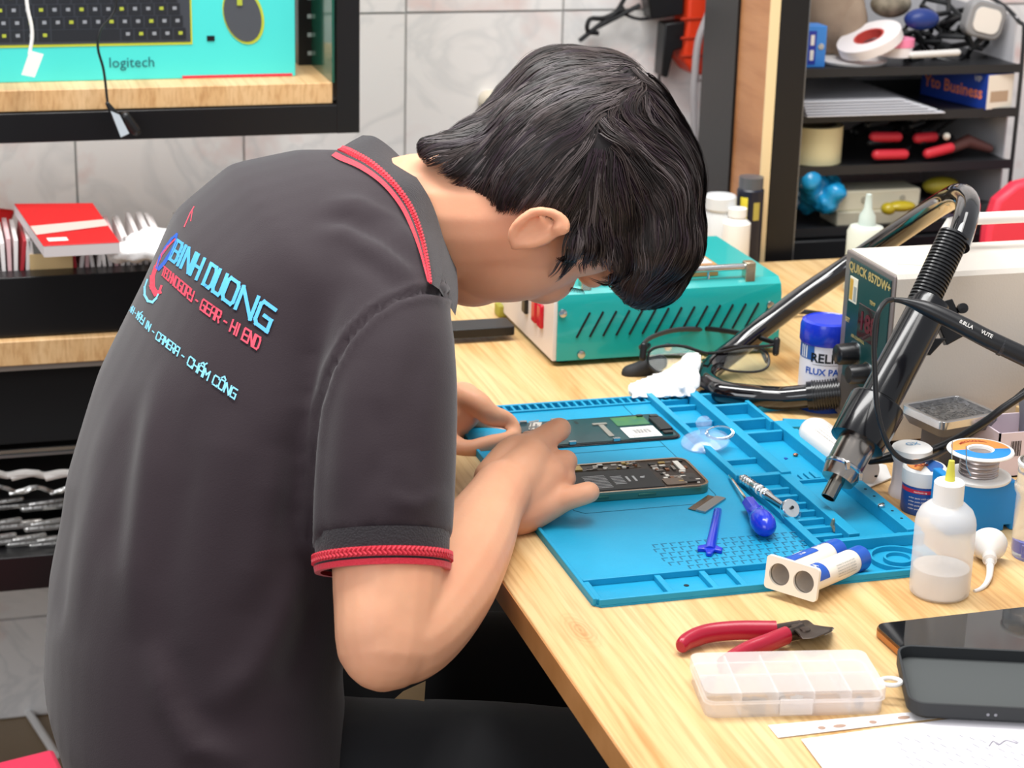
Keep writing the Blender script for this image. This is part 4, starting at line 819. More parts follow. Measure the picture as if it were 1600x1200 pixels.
for y, z, r_k in ((.064, .073, .0105), (.036, .062, .0095)):
    part('knob_ring', MB().lathe([(r_k*1.15, 0), (r_k*1.15, .001)], (-.001, y, z), (-1, 0, 0), 28), steel, t)
    m_ = MB(); rg = [[V(-.001-hh, y+r_k*kk*(1-.05*(i % 2))*math.cos(i*math.pi/18), z+r_k*kk*(1-.05*(i % 2))*math.sin(i*math.pi/18)) for i in range(36)] for hh, kk in ((0, 1), (.017, .94), (.019, .82))]
    m_.loft(rg); part('knob', m_, blk, t, smooth=60)
part('note', MB().prism([(.020, .035), (.060, .020), (.085, .050), (.055, .068), (.030, .060)], HZ, HZ+.0006), M('masking_note', 'EFE7C2', .6), t, label='pale yellow paper scrap on top')
for x in (.02, WS-.02):
    for y in (.012, dd_-.012): part('foot', MB().lathe([(.007, 0), (.008, .008)], (x, y, 0), n=14), blk, t)
HX = hit(1478, 392, 2, TZ+HZ).x-PX; part('handle', MB().tube([(HX, .075, HZ), (HX-.002, .075, HZ+.016), (HX+.004, .075, HZ+.026), (HX+.016, .075, HZ+.029), (.30, .075, HZ+.029)], .0058, 14), M('white_handle', 'EDE6E0', .4), t, label='white carry handle')
# gun holder on the near side of the station
hp = at(1478, 480, 1.775); m_ = MB(); m_.loft([[p+FW*z for p in (at(1452, 478, 1.765), at(1487, 467, 1.765), at(1511, 522, 1.765), at(1478, 540, 1.765))] for z in (-.004, .010)]); m_.loft([[p+FW*z for p in (at(1440, 530, 1.76), at(1478, 528, 1.76), at(1452, 556, 1.76), at(1428, 545, 1.76))] for z in (-.004, .010)])
m_.tube([at(1480, 485, 1.77), at(1490, 500, PY0+.20)], .006, 10)
single('gun_holder', m_.xf(Matrix.Identity(4)), blk, 'black bracket on the station side holding the hot air gun', 'bracket', bevel=.001)
m_ = MB().lathe([(.0045, 0), (.0045, .008), (.0001, .009)], at(1502, 482, 1.765), -FW, 14); single('bracket_knob', m_, blk, 'small black thumb knob on the gun bracket', 'knob')
# ================================================================ hot air gun
G0, G1, G2, G3, G4 = at(1452, 478, 1.735), at(1352, 662, 1.700), at(1340, 690, 1.695), at(1304, 752, 1.705), at(1287, 782, 1.712)
gax = (G2-G0).normalized(); gun = thing('hot_air_gun', 'black hot air gun with metal nozzle pointing into the mat tray', 'hot air gun', G4); inv = Matrix.Translation(-G4)
def seg(name, prof, mat_, **k): m_ = MB().lathe(prof, G0, gax, 40, caps=True); return part(name, m_.xf(inv), mat_, gun, **k)
Lh = (G2-G0).length; gb_ = M('gun_black', '0C0C10', .20, coat=.25, spec=.4); rH = 32*1.72/FPX
seg('handle', [(rH*.96, -.004), (rH*1.0, 0), (rH*1.0, Lh*.70)], gb_)
seg('collar', [(rH*1.0, Lh*.72), (rH*1.36, Lh*.722), (rH*1.40, Lh*.735), (rH*1.36, Lh*1.01), (rH*1.1, Lh*1.015)], gb_, label='wider black collar')
Ln = (G3-G2).length; seg('nozzle', [(rH*.94, Lh*.98), (rH*.92, Lh*1.05), (rH*.90, Lh+Ln*.80), (rH*.80, Lh+Ln*.98), (rH*.40, Lh+Ln*1.0)], M('nozzle_steel', 'A79F98', .2, metal=1), label='steel heater tube')
seg('tip', [(rH*.36, Lh+Ln*.95), (rH*.36, Lh+Ln*1.42), (rH*.31, Lh+Ln*1.42), (rH*.30, Lh+Ln*1.2)], M('nozzle_steel2', '8F8A82', .2, metal=1), label='narrow metal tip')
for k in range(3): a_ = gax.orthogonal().normalized(); bb_ = gax.cross(a_); th = 1.1*k+3.6; dr = a_*math.cos(th)+bb_*math.sin(th); part('clip', MB().box(G0+gax*(Lh+Ln*.72)+dr*rH*.92, (.004, .004, .007)).xf(inv), steel, gun, bevel=.0005)
m_ = MB().lathe([(rH*.90, 0), (rH*.96, .001), (rH*.96, .003), (rH*.90, .004)], G0+gax*(Lh+Ln*.62), gax, 36, caps=False); part('nozzle_ring', m_.xf(inv), steel, gun)
# ridged strain relief
def ridged(p0, p1, r, n, name, parent, inv, mat_, d0=1, wig=0):
    axx = p1-p0; L = axx.length; prof = []
    for k in range(n):
        a = L*k/n; prof += [(r*.86, a), (r*.86, a+L/n*.35), (r, a+L/n*.45), (r, a+L/n*.9), (r*.86, a+L/n*.98)]
    m_ = MB().lathe(prof, p0, axx.normalized(), 28); return part(name, m_.xf(inv), mat_, parent)
RB = M('ridged_black', '17171A', .3, coat=.2)
ridged(at(1492, 366, 1.752), at(1440, 478, 1.737), 25*1.745/FPX, 22, 'strain_relief', gun, inv, RB)
tubeM = M('glossy_tube', '121013', .07, coat=.8)
pts = [(1496, 385, 1.75), (1508, 345, 1.765), (1512, 318, 1.79), (1500, 305, 1.84), (1476, 315, 1.92), (1430, 345, 2.0), (1370, 386, 2.06), (1320, 420, 2.08), (1260, 460, 2.075), (1200, 505, 2.06), (1150, 545, 2.05), (1112, 575, 2.03), (1104, 596, 1.995), (1128, 616, 1.965), (1175, 624, 1.955), (1225, 622, 1.95), (1268, 618, 1.945)]
P_ = spline([at(*p) for p in pts], 6); P_ = [Vector((p.x, p.y, max(p.z, TZ+.0125))) for p in P_]; nP = len(P_)
part('hose', MB().tube(P_, [19*1.8/FPX*(1+.06*min(1, i/nP*3)) for i in range(nP)], 20).xf(inv), tubeM, gun, label='glossy black air hose')
e0 = P_[-1]; e1 = V(PX+.03, e0.y-.0, e0.z+.003) if False else at(1352, 610, 1.935); ridged(e0, e1, .0150, 20, 'strain_relief', gun, inv, RB)
part('hose_collar', MB().lathe([(.0138, -.004), (.0138, .004)], P_[-1], (e1-e0).normalized(), 24).xf(inv), gb_, gun)
# ================================================================ soldering iron and its cord
pts = [(1394, 468, 1.66), (1415, 471, 1.66), (1450, 483, 1.655), (1500, 507, 1.65), (1548, 532, 1.645), (1620, 566, 1.64)]
P_ = spline([at(*p) for p in pts], 5); t = thing('soldering_iron', 'black soldering iron handle slung in front of the hot air gun', 'soldering iron', at(1548, 532, 1.645)); inv = Matrix.Translation(-t.location)
part('handle', MB().tube(P_, [v.x for v in spline([V(r, 0, 0) for r in (.0018, .0030, .0062, .0074, .0076, .0080)], 5)], 18).xf(inv), blk, t)
part('ring', MB().tube([at(1563, 540, 1.644), at(1568, 542.5, 1.644)], .0081, 20).xf(inv), M('dark_grey', '303034', .3), t)
def line_on(px0, px1, s, d): 
    a, b = at(*px0, d), at(*px1, d); x = (b-a).normalized(); y = x.cross(FW).normalized(); y = -y if y.dot(DN) > 0 else y
    m_ = text_mb(s, .0042, lambda u, v: (a+b)/2+x*u+y*v, .02); part('lettering', m_.xf(inv), white, t, smooth=0)
line_on((1500, 502), (1520, 512), '0.8LLA', 1.6335); line_on((1532, 517), (1552, 527), 'VUTE', 1.6335)
cord = M('cord_black', '1B1B1D', .35)
part('cord', MB().tube(spline([at(*p) for p in ((1395, 468, 1.66), (1383, 472, 1.655), (1371, 492, 1.65), (1366, 530, 1.65), (1367, 580, 1.65), (1371, 640, 1.65), (1385, 690, 1.655), (1405, 715, 1.665), (1430, 722, 1.68), (1462, 712, 1.72), (1500, 690, 1.76), (1540, 662, 1.75), (1575, 632, 1.72), (1625, 590, 1.70))], 6), .0022, 10).xf(inv), cord, t)
a = at(1358, 720, 1.745); t = thing('power_cable', 'thick black cable ending in a plug beside the white jars', 'cable', a); inv = Matrix.Translation(-a)
part('cable', MB().tube(spline([at(*p) for p in ((1385, 716, 1.74), (1440, 708, 1.74), (1490, 688, 1.73), (1540, 658, 1.71), (1570, 636, 1.70), (1625, 600, 1.69))], 6), .0034, 12).xf(inv), cord, t)
part('plug', MB().caps([at(1360, 721, 1.745), at(1392, 714, 1.74)], [.0030, .0050], 12).xf(inv), blk, t)
# ================================================================ bottles, jars, boxes on the right of the desk
frost = M('frosted_plastic', 'F6F4F2', .30, alpha=.52, spec=.5); milk = M('milky_plastic', 'EFEBE6', .4, trans=.15, sss=.1); fluid = M('milky_fluid', 'F6F3F0', .3, trans=.25)
def upright(name, label, cat, px, py, group=None): a = T(px, py); return thing(name, label, cat, a, 0, group), a
def cyltext(t, s, size, r, h0, ang, mat_, bold=.02, name='lettering'):
    """text wrapped round an upright cylinder; ang = direction it faces"""
    m_ = text_mb(s, size, lambda x, y: V((r+.0003)*math.cos(ang+x/r), (r+.0003)*math.sin(ang+x/r), h0+y), bold, sub=.004); return part(name, m_, mat_, t, smooth=0)
def wrap(t, name, r, z0, z1, a0, a1, mat_, k=16, lift=.0002, label=None):
    m_ = MB(); m_.loft([[V((r+lift)*math.cos(a0+(a1-a0)*i/k), (r+lift)*math.sin(a0+(a1-a0)*i/k), z) for z in (z0, z1)] for i in range(k+1)], caps=False, closed=False); return part(name, m_, mat_, t, label=label)
cam_ang = lambda a: math.atan2(CAM.y-a.y, CAM.x-a.x)
# squeeze bottle
t, a = upright('squeeze_bottle', 'clear frosted squeeze bottle with yellow needle, standing in front of the mat corner', 'bottle', 1467, 926)
R_ = 47*1.545/FPX
part('body', MB().lathe([(R_*.90, 0), (R_*.98, .002), (R_, .006), (R_, .058), (R_*.97, .062), (R_*.86, .068), (R_*.62, .073), (R_*.40, .0745)], n=48), frost, t)
part('fluid', MB().lathe([(R_*.86, .0015), (R_*.93, .006), (R_*.93, .022), (.0001, .0222)], n=40), fluid, t, label='white fluid at the bottom')
part('cap', MB().lathe([(R_*.50, .0735), (R_*.50, .090), (R_*.44, .0915), (.0001, .092)], n=36), white, t); part('neck', MB().lathe([(R_*.42, .070), (R_*.42, .0737)], n=28), milk, t)
part('needle_hub', MB().lathe([(.0040, .091), (.0034, .097), (.0030, .100), (.0022, .1075), (.0001, .108)], n=16), M('needle_yellow', 'E8E25A', .35, trans=.2), t, label='yellow needle hub'); part('needle', MB().tube([(0, 0, .107), (-.001, 0, .123)], .00045, 8), steel, t)
# nozzle bottle lying down
a = T(1545, 880, .0); t = thing('dropper_nozzle', 'small white conical dropper lying beside the frosted squeeze bottle', 'dropper', a); inv = Matrix.Translation(-a)
p0, p1, p2, p3 = at(1545, 848, 1.612), at(1546, 878, 1.590), at(1548, 903, 1.572), at(1522, 924, 1.552)
ax_ = (p2-p0).normalized(); part('cone', MB().lathe([(.0001, -.0015), (.0140, -.001), (.0146, .001), (.0136, .006), (.0085, .014), (.0060, .017), (.0052, .018)], p0, ax_, 32).xf(inv), milk, t)
part('collar', MB().lathe([(.0052, .0175), (.0056, .019), (.0056, .024), (.0036, .026), (.0034, .031)], p0, ax_, 24).xf(inv), frost, t)
part('spout', MB().tube(arc(p0+ax_*.030, at(1549, 918, 1.56), p3, 8), [.0030-.0002*k for k in range(9)], 12).xf(inv), milk, t)
# blue soldering wire stand and spool
sky = M('stand_blue', '1585CC', .35); t, a = upright('spool_stand', 'bright blue plastic stand with a notched foot under the solder spool', 'stand', 1520, 822)
bx_, by_ = 62*1.65/FPX, .030; m_ = MB(); m_.prism([(-bx_, 0), (bx_*.62, 0), (bx_*.62, .005), (bx_*.80, .005), (bx_*.80, 0), (bx_, 0), (bx_, .040), (bx_*.8, .043), (-bx_*.95, .043), (-bx_, .038)], -by_/2, by_/2, X=(1, 0, 0), Y=(0, 0, 1))
part('stand', m_, sky, t, bevel=.0012); part('side_wing', MB().bx(-bx_-.003, -bx_+.004, -.016, .012, .012, .050), sky, t, bevel=.001)
spb = a+V(0, 0, .0435); t = thing('solder_spool', 'spool of silver solder wire with orange and blue top label', 'spool', spb); RS = 52*1.64/FPX
part('flange', MB().lathe([(.0001, 0), (RS*.98, 0), (RS, .0008), (RS, .0024), (RS*.6, .0030), (RS*.5, .0030)], n=48), white, t)
prof = [(RS*.48, .002)]; 
for k in range(9): prof += [(RS*.57+.0004*(k % 2), .003+.0020*k), (RS*.60, .0040+.0020*k)]
part('solder_wire', MB().lathe(prof+[(RS*.5, .0215)], n=44), M('solder', 'B3A6A2', .28, metal=.9), t, label='coiled solder wire')
zt = .0225; m_ = MB().lathe([(RS*.40, zt-.001), (RS, zt), (RS*1.02, zt+.0008), (RS*1.0, zt+.0020), (RS*.94, zt+.0022), (RS*.40, zt+.0022), (RS*.36, zt+.0014), (RS*.34, zt-.004)], n=48, caps=False); part('flange', m_, white, t)
def sector(t, r0, r1, a0, a1, z, mat_, name, k=20): m_ = MB(); m_.loft([[V(r0*math.cos(a0+(a1-a0)*i/k), r0*math.sin(a0+(a1-a0)*i/k), z), V(r1*math.cos(a0+(a1-a0)*i/k), r1*math.sin(a0+(a1-a0)*i/k), z)] for i in range(k+1)], caps=False, closed=False); return part(name, m_, mat_, t, smooth=0)
org = M('label_orange', 'EF9A4E', .4); sector(t, RS*.42, RS*.90, -.2, 3.1, zt+.0024, org, 'label_orange'); sector(t, RS*.42, RS*.90, 3.1, 2*math.pi-.2, zt+.0024, sky, 'label_blue')
m_ = text_mb('MECHANIC', .0052, lambda x, y: V(RS*.66*math.sin(x/(RS*.66)), RS*.66*math.cos(x/(RS*.66))+y, zt+.0026), .03, sub=.004); part('lettering', m_, M('label_red', 'A8321E', .5), t, smooth=0)
part('wire_end', MB().tube(spline([V(-RS*.75, -RS*.5, zt+.002), V(-RS*.86, -RS*.62, zt+.012), V(-RS*.82, -RS*.7, zt-.004), V(-RS*.7, -RS*.8, zt-.012)], 4), .0005, 6), steel, t)
# flux jars
t, a = upright('flux_jar', 'blue-lidded white jar of flux paste beside the grey station', 'jar', 1284, 634); RJ = 40*1.95/FPX; an = math.atan2(-a.y, -a.x)+.10
jb = M('lid_blue', '1533C0', .28, coat=.3); part('jar', MB().lathe([(RJ*.94, 0), (RJ, .002), (RJ, .068), (RJ*.92, .070)], n=44), M('jar_white', 'ECE9F0', .3), t)
part('lid', MB().lathe([(RJ*1.02, .066), (RJ*1.06, .068), (RJ*1.06, .082), (RJ*1.0, .087), (RJ*.88, .0885), (RJ*.84, .0875), (.0001, .0877)], n=48), jb, t, label='blue screw lid')
part('base_band', MB().lathe([(RJ*1.005, .0), (RJ*1.01, .0005), (RJ*1.01, .006), (RJ*1.0, .0062)], n=40, caps=False), navy, t); wrap(t, 'label_band', RJ, .052, .066, an-1.5, an-.55, M('band_blue', '2C5FA8', .4))
for k in range(3): wrap(t, 'stripe', RJ, .053, .065, an-1.2+.13*k, an-1.14+.13*k, white, 3, .0004)
cyltext(t, 'RELIFE', .0125, RJ, .0545, an+.02, blk, .03); cyltext(t, 'FLUX PASTE', .0088, RJ, .0410, an+.06, gb, .03)
wrap(t, 'code_pill', RJ, .0255, .0310, an-.38, an+.62, navy, 10, .0003, 'blue code band'); cyltext(t, 'RL-223-OR', .0048, RJ+.0003, .0282, an+.12, white, .02)
wrap(t, 'rule', RJ, .0480, .0484, an-.6, an+.8, blk, 12, .0003)
t, a = upright('plastic_jar', 'white round plastic jar with a waisted body behind the orange-lidded jar', 'jar', 1419, 772); R2 = 31*1.72/FPX
part('jar', MB().lathe([(R2*1.02, 0), (R2*1.03, .003), (R2*.93, .008), (R2*.90, .012), (R2*.90, .030), (R2*1.0, .033), (R2*1.02, .036)], n=40), M('jar_pink_white', 'EDE3E4', .35), t)
part('lid', MB().lathe([(R2*1.03, .034), (R2*1.04, .036), (R2*1.02, .043), (R2*.9, .0445), (.0001, .0450)], n=40), white, t); an = cam_ang(a)
m_ = MB()
for k in range(9): rr_ = R2*.90; th = an+.45-.06*k*1.0; m_.loft([[V((rr_+.0004)*math.cos(th+dt), (rr_+.0004)*math.sin(th+dt), z) for z in (.012, .026)] for dt in (0, .018+.012*(k % 3))], caps=False, closed=False)
part('barcode', m_, blk, t, smooth=0); m_ = text_mb('GX', .009, lambda x, y: V(x+.001, y+.002, .0453), .02); part('lettering', m_, M('pale_blue_print', '7FA7C8', .5), t, smooth=0)
t, a = upright('paste_jar', 'small jar with orange printed lid and dark blue label', 'jar', 1439, 796); R3 = 33*1.69/FPX; an = cam_ang(a)
part('jar', MB().lathe([(R3*.95, 0), (R3, .002), (R3, .025), (R3*.97, .027)], n=40), M('jar_blue', '1E4F9C', .35), t); wrap(t, 'red_band', R3, .0200, .0232, an-1.3, an+1.3, M('band_red', 'CF2F45', .4), 16, .0003)
cyltext(t, 'mechanic xg', .0022, R3+.0004, .0216, an-.1, white, .01)
for k in range(4): cyltext(t, 'solder paste sn63 pb37', .0021, R3+.0002, .0160-.0032*k, an-.1, white, 0)
part('lid', MB().lathe([(R3*1.03, .0255), (R3*1.05, .027), (R3*1.05, .038), (R3*.98, .0395), (.0001, .0397)], n=44), white, t)
sector(t, .0001, R3*.86, math.pi*.45, math.pi*1.28, .0400, org, 'lid_print_orange'); sector(t, .0001, R3*.86, -.55*math.pi, .3*math.pi, .0400, M('band_blue', '2C5FA8', .4), 'lid_print_blue'); m_ = text_mb('XG', .010, lambda x, y: V(x*.9-.004, y+.001, .0402), .04); part('lettering', m_, M('label_red', 'A8321E', .5), t, smooth=0)
# lying white bottle with fine print
p0, p1 = T(1264, 670, .0145), T(1352, 737, .0145); a = T(1320, 720); t = thing('lying_bottle', 'white bottle with fine print lying on its side between mat and station', 'bottle', a); inv = Matrix.Translation(-a); ax_ = (p1-p0).normalized(); Lb = (p1-p0).length; RB_ = .0152
part('body', MB().lathe([(RB_*.55, .002), (RB_*.85, .006), (RB_, .014), (RB_, Lb-.004), (RB_*.9, Lb), (.0001, Lb)], p0, ax_, 36).xf(inv), M('bottle_white', 'E9E2DC', .35), t)
part('cap', MB().lathe([(.0001, -.010), (.0030, -.010), (.0042, 0), (.0078, .003)], p0, ax_, 24).xf(inv), milk, t); side = ax_.cross(V(0, 0, 1)).normalized()
side2 = -side
m_ = MB(); m_.loft([[p0+ax_*u+(side*math.sin(th)+V(0, 0, 1)*math.cos(th))*(RB_*1.004) for u in (.016, Lb-.006)] for th in [sg*(1.75+.12*q_) for q_ in range(8) for sg in (-1,)]], caps=False, closed=False); part('amber_side', m_.xf(inv), M('amber', '9A5236', .3), t, label='amber coloured underside')
for k in range(9):
    v0 = -.010+.0026*k; m_ = text_mb('for cleaning circuit boards keep away from heat', .0021, lambda x, y: p0+ax_*(Lb*.47+x)+(V(0, 0, 1)*math.cos((v0-y)/RB_)+side*math.sin((v0-y)/RB_))*(RB_+.0004), 0, sub=.006); part('fine_print', m_.xf(inv), M('grey_print', '777777', .6), t, smooth=0)
# sachets and a small box
m_ = MB(); q = [T(*p, z) for p, z in (((1345, 768), .001), ((1393, 748), .001), ((1385, 728), .010), ((1352, 720), .012), ((1322, 748), .006))]; m_.loft([[p+V(0, 0, z) for p in q] for z in (0, .0012)]); q0 = q[0].copy()
t = thing('foil_sachet', 'white plastic sachet with a black mark leaning by the jars', 'sachet', q0); inv = Matrix.Translation(-q0); part('sachet', m_.xf(inv), M('sachet', 'E9E7E4', .25, spec=.6), t, bevel=.0004); m_ = MB(); c_ = T(1363, 744, .0085)+V(0, 0, .001); m_.box(c_, (.004, .009, .0016), .9); part('black_mark', m_.xf(inv), blk, t)
q = [T(*p, .001) for p in ((1318, 742), (1370, 722), (1352, 700), (1310, 716))]; q0 = q[0].copy(); t = thing('foil_sachet', 'silvery printed sachet under the metal nozzle of the hot air gun', 'sachet', q0); inv = Matrix.Translation(-q0)
part('sachet', MB().loft([[p+V(0, 0, z) for p in q] for z in (0, .012)]).xf(inv), M('sachet_clear', 'D9D6D2', .15, spec=.8), t, bevel=.002)
for k in range(5): m_ = MB(); a_, b_ = q[0].lerp(q[3], .2+.15*k), q[1].lerp(q[2], .2+.15*k); m_.tube([a_.lerp(b_, .15)+V(0, 0, .0122), a_.lerp(b_, .85)+V(0, 0, .0122)], .0003, 4); part('print_line', m_.xf(inv), M('grey_print', '777777', .6), t)
m_, L = FR((1352, 716), (1392, 706), 0); t = thing_m('small_box', 'small white box with a blue stripe behind the nozzle', 'box', m_); part('box', MB().bx(0, .030, 0, .030, 0, .022), white, t, bevel=.0006); part('blue_stripe', MB().bx(-.0003, .012, -.0004, 0, .004, .018), M('band_blue', '2C5FA8', .4), t); part('blue_stripe', MB().bx(.001, .029, .004, .011, .022, .0224), M('pale_stripe', '9CC4DE', .4), t)
# tip cleaner tray, brass wool holder, cartons
m_, L = FR((1470, 690), (1592, 668), .036); t = thing_m('tip_tray', 'silver rimmed metal tray heaped with grey shavings', 'tray', m_)
TX, TY = .066, .058
o_ = [(x+TX/2, y+TY/2) for x, y in rrect(TX, TY, .006, 4)]; i_ = [(x+TX/2, y+TY/2) for x, y in rrect(TX-.008, TY-.008, .004, 4)]; b_ = [(x+TX/2, y+TY/2) for x, y in rrect(TX-.010, TY-.010, .005, 4)]
part('tray_base', MB().bx(.020, TX-.014, .022, TY-.008, -.036, .001), M('tray_grey', '5A5A60', .4), t, bevel=.001); part('tray_bowl', MB().loft([[V(x, y, .001) for x, y in b_], [V(x, y, .010) for x, y in o_]]), M('tray_grey', '5A5A60', .4), t)
part('rim', MB().loft([[V(x, y, .010) for x, y in o_], [V(x, y, .017) for x, y in o_], [V(x, y, .0172) for x, y in i_], [V(x, y, .0115) for x, y in i_]], caps=False), M('rim_silver', 'C9C9CB', .2, metal=.9), t, bevel=.0004)
m_ = MB(); m_.bx(.004, TX-.004, .004, TY-.004, .0102, .0112)
for k in range(320): m_.box((r_.uniform(.007, TX-.007), r_.uniform(.007, TY-.007), r_.uniform(.0115, .0150)), (r_.uniform(.001, .004), .0007, .0007), r_.uniform(0, 6.3))
part('shavings', m_, M('shavings', 'A7A5A4', .3, metal=.8), t, kind='stuff', label='heap of grey metal shavings', smooth=0)
a = T(1594, 694, .0)+V(0, -.032, 0); t = thing('brass_wool_holder', 'grey rounded holder filled with copper coloured wire wool at the right edge', 'holder', a); hg = M('holder_grey', '6D6E77', .45)
m_ = MB(); outer = [(-.020, 0), (-.022, .040), (-.024, .052), (-.012, .086), (-.004, .094), (.05, .096), (.05, 0)]; m_.prism(outer, -.006, .040, X=(1, 0, 0), Y=(0, 0, 1)); part('housing', m_, hg, t, bevel=.004)
m_ = MB(); m_.prism(rrect(.052, .032, .009, 4), 0, .0012, X=(1, 0, 0), Y=(0, 0, 1), O=(.016, -.0402, .062)); part('opening', m_, voidm, t)
m_ = MB()
for k in range(70): c_ = V(.016+r_.uniform(-.020, .02), -.0415, .062+r_.uniform(-.010, .010)); th = r_.uniform(0, 6.3); m_.tube([c_+V(.005*math.cos(th+q_*1.2), -.0015*math.sin(q_*2), .005*math.sin(th+q_*1.2)) for q_ in range(5)], .0005, 4)
part('wire_wool', m_, M('copper_wool', 'B97A4E', .3, metal=.9), t, kind='stuff', label='copper coloured wire wool')
a = T(1590, 745); t = thing('lilac_carton', 'pale lilac open carton behind the solder spool', 'box', a); lil = M('lilac_card', 'E2D2DA', .5); a_z = .042
for n_, b in (('side', (-.022, .06, .0, .0015, 0, a_z)), ('side', (-.022, .06, .048, .0495, 0, a_z)), ('end', (-.022, -.0205, 0, .0495, 0, a_z)), ('base', (-.022, .06, 0, .0495, 0, .0015))): part(n_, MB().bx(*b), lil, t)
m_ = MB()
for k in range(8): m_.bx(-.010+.0013*k, -.010+.0013*k+(.0008 if k % 2 else .0004), -.0004, 0, .020, .034)
part('barcode', m_, blk, t, smooth=0)
a = T(1605, 716); single('card_box', MB().bx(-.008, .05, 0, .016, 0, .046).xf(Matrix.Translation(a)), M('kraft', 'CDAE7E', .7), 'tan cardboard box behind the lilac carton', 'box', bevel=.001)
# clear tub at right edge
t, a = upright('clear_tub', 'clear plastic tub holding blue caps at the right edge', 'tub', 1618, 868); RT_ = 40*1.6/FPX*1.05; clr = M('clear_tub', 'EDF0F2', .12, trans=.85)
part('tub', MB().lathe([(.0001, .001), (RT_*.88, 0), (RT_*.95, .006), (RT_*.95, .052), (RT_*1.05, .056), (RT_*1.05, .060), (RT_*.98, .062), (RT_*.98, .078), (RT_*.92, .080)], n=40, caps=False), clr, t)
part('lid_rim', MB().lathe([(RT_*.98, .0), (RT_*1.02, .001), (RT_*1.02, .003), (RT_*.96, .004)], (0, 0, .0765), n=40, caps=False), M('milky_plastic', 'EFEBE6'), t)
for k, (x, y) in enumerate(((-.008, -.006), (.006, -.009), (-.001, .007))): tt = single('bottle_cap', MB().lathe([(.0060, 0), (.0060, .010), (.0001, .0105)], a+V(x, y, .0022+.0*k), n=18), bluep, ['blue cap inside the clear tub, left front', 'blue cap inside the clear tub, right front', 'blue cap inside the clear tub, at the back'][k], 'cap', group='caps inside the clear tub')
# ================================================================ glasses, tissue
a = T(1110, 592); t = thing('eyeglasses', 'black framed eyeglasses resting in front of the turquoise machine', 'glasses', a); inv = Matrix.Translation(-a); lens = M('lens', 'EAF4F2', .02, trans=1, ior=1.15)
def oval(px, py, d, rx, ry, tilt, rot=0): c_ = at(px, py, d); X_ = (RT*math.cos(rot)+DN*math.sin(rot)); Y_ = (-DN*math.cos(rot)+RT*math.sin(rot)); Y_ = (Y_*math.cos(tilt)+FW*math.sin(tilt)); return [c_+X_*rx*math.copysign(abs(math.cos(u))**.75, math.cos(u))+Y_*ry*math.copysign(abs(math.sin(u))**.75, math.sin(u)) for u in (2*math.pi*k/32 for k in range(33))]
for px_, py_, d, rx, ry, ro in ((1053, 562, 2.035, .0262, .0165, .02), (1161, 561, 2.03, .0262, .0148, .04)):
    ov = oval(px_, py_, d, rx, ry, .5, ro); part('rim', MB().tube(ov, .0013, 8, caps=False).xf(inv), blk, t)
    m_ = MB(); c_ = sum(ov[:-1], V(0, 0, 0))/32; m_.loft([[c_.lerp(p, .98)+FW*z for p in ov[:-1]] for z in (0, .0008)]); part('lens', m_.xf(inv), lens, t)
part('bridge', MB().tube(spline([at(1093, 549, 2.03), at(1106, 552, 2.02), at(1121, 551, 2.03)], 4), .0015, 8).xf(inv), blk, t)
part('brow_bar', MB().tube(spline([at(1012, 552, 2.03), at(1024, 543, 2.03), at(1060, 540, 2.03), at(1094, 549, 2.03)], 4), .0016, 8).xf(inv), blk, t)
part('brow_bar', MB().tube(spline([at(1121, 551, 2.03), at(1160, 543, 2.03), at(1196, 541, 2.03), at(1210, 538, 2.03)], 4), .0016, 8).xf(inv), blk, t)
part('temple', MB().tube(spline([at(1216, 537, 2.03), at(1170, 524, 2.06), at(1110, 514, 2.10), at(1060, 514, 2.12), at(1030, 526, 2.11), at(1006, 546, 2.08)], 5), .0017, 8, flat=1.6).xf(inv), blk, t)
part('temple', MB().tube(spline([at(1000, 543, 2.03), at(1018, 527, 2.05), at(1060, 515, 2.085), at(1120, 516, 2.11), at(1165, 524, 2.09), at(1188, 546, 2.06), at(1198, 565, 2.035)], 5), .0017, 8, flat=1.6).xf(inv), M('dark_grey2', '3A3A3C', .4), t)
for p in ((1214, 537), (1006, 545)): part('hinge', MB().caps([at(p[0], p[1]-5, 2.03), at(p[0]-2, p[1]+14, 2.03)], .0035, 10).xf(inv), blk, t)
part('nose_pad', MB().ell(at(1098, 560, 2.028), (.002, .001, .003)).xf(inv), lens, t); part('nose_pad', MB().ell(at(1118, 561, 2.028), (.002, .001, .003)).xf(inv), lens, t)
m_ = MB(); 
def tb_(px, py, d, r, f=1): m_.ell(at(px, py, d), (r*d/FPX, r*d/FPX*f, r*d/FPX))
for q_ in ((1080, 572, 1.985, 18), (1078, 592, 1.98, 20), (1056, 598, 1.975, 22), (1036, 605, 1.972, 19), (1012, 609, 1.97, 15), (992, 611, 1.968, 12), (1066, 608, 1.965, 18), (1084, 558, 1.99, 12)): tb_(*q_)
m_.loft([[p+FW*z for p in (at(978, 600, 1.97), at(1040, 576, 1.975), at(1076, 548, 1.98), at(1096, 552, 1.98), at(1097, 606, 1.97), at(1080, 622, 1.96), at(985, 624, 1.96))] for z in (-.006, .010)])
tme = remesh(m_, .0020, 6, 'tissue'); nv = len(tme.vertices); co = np.empty(nv*3); tme.vertices.foreach_get('co', co); co = co.reshape(-1, 3); no = np.empty(nv*3); tme.vertices.foreach_get('normal', no); no = no.reshape(-1, 3)
pts_ = rng.uniform(co.min(0), co.max(0), (70, 3)); dist = np.sqrt(((co[:, None]-pts_[None])**2).sum(2)); dist.sort(1); fold = (dist[:, 1]-dist[:, 0])/.008
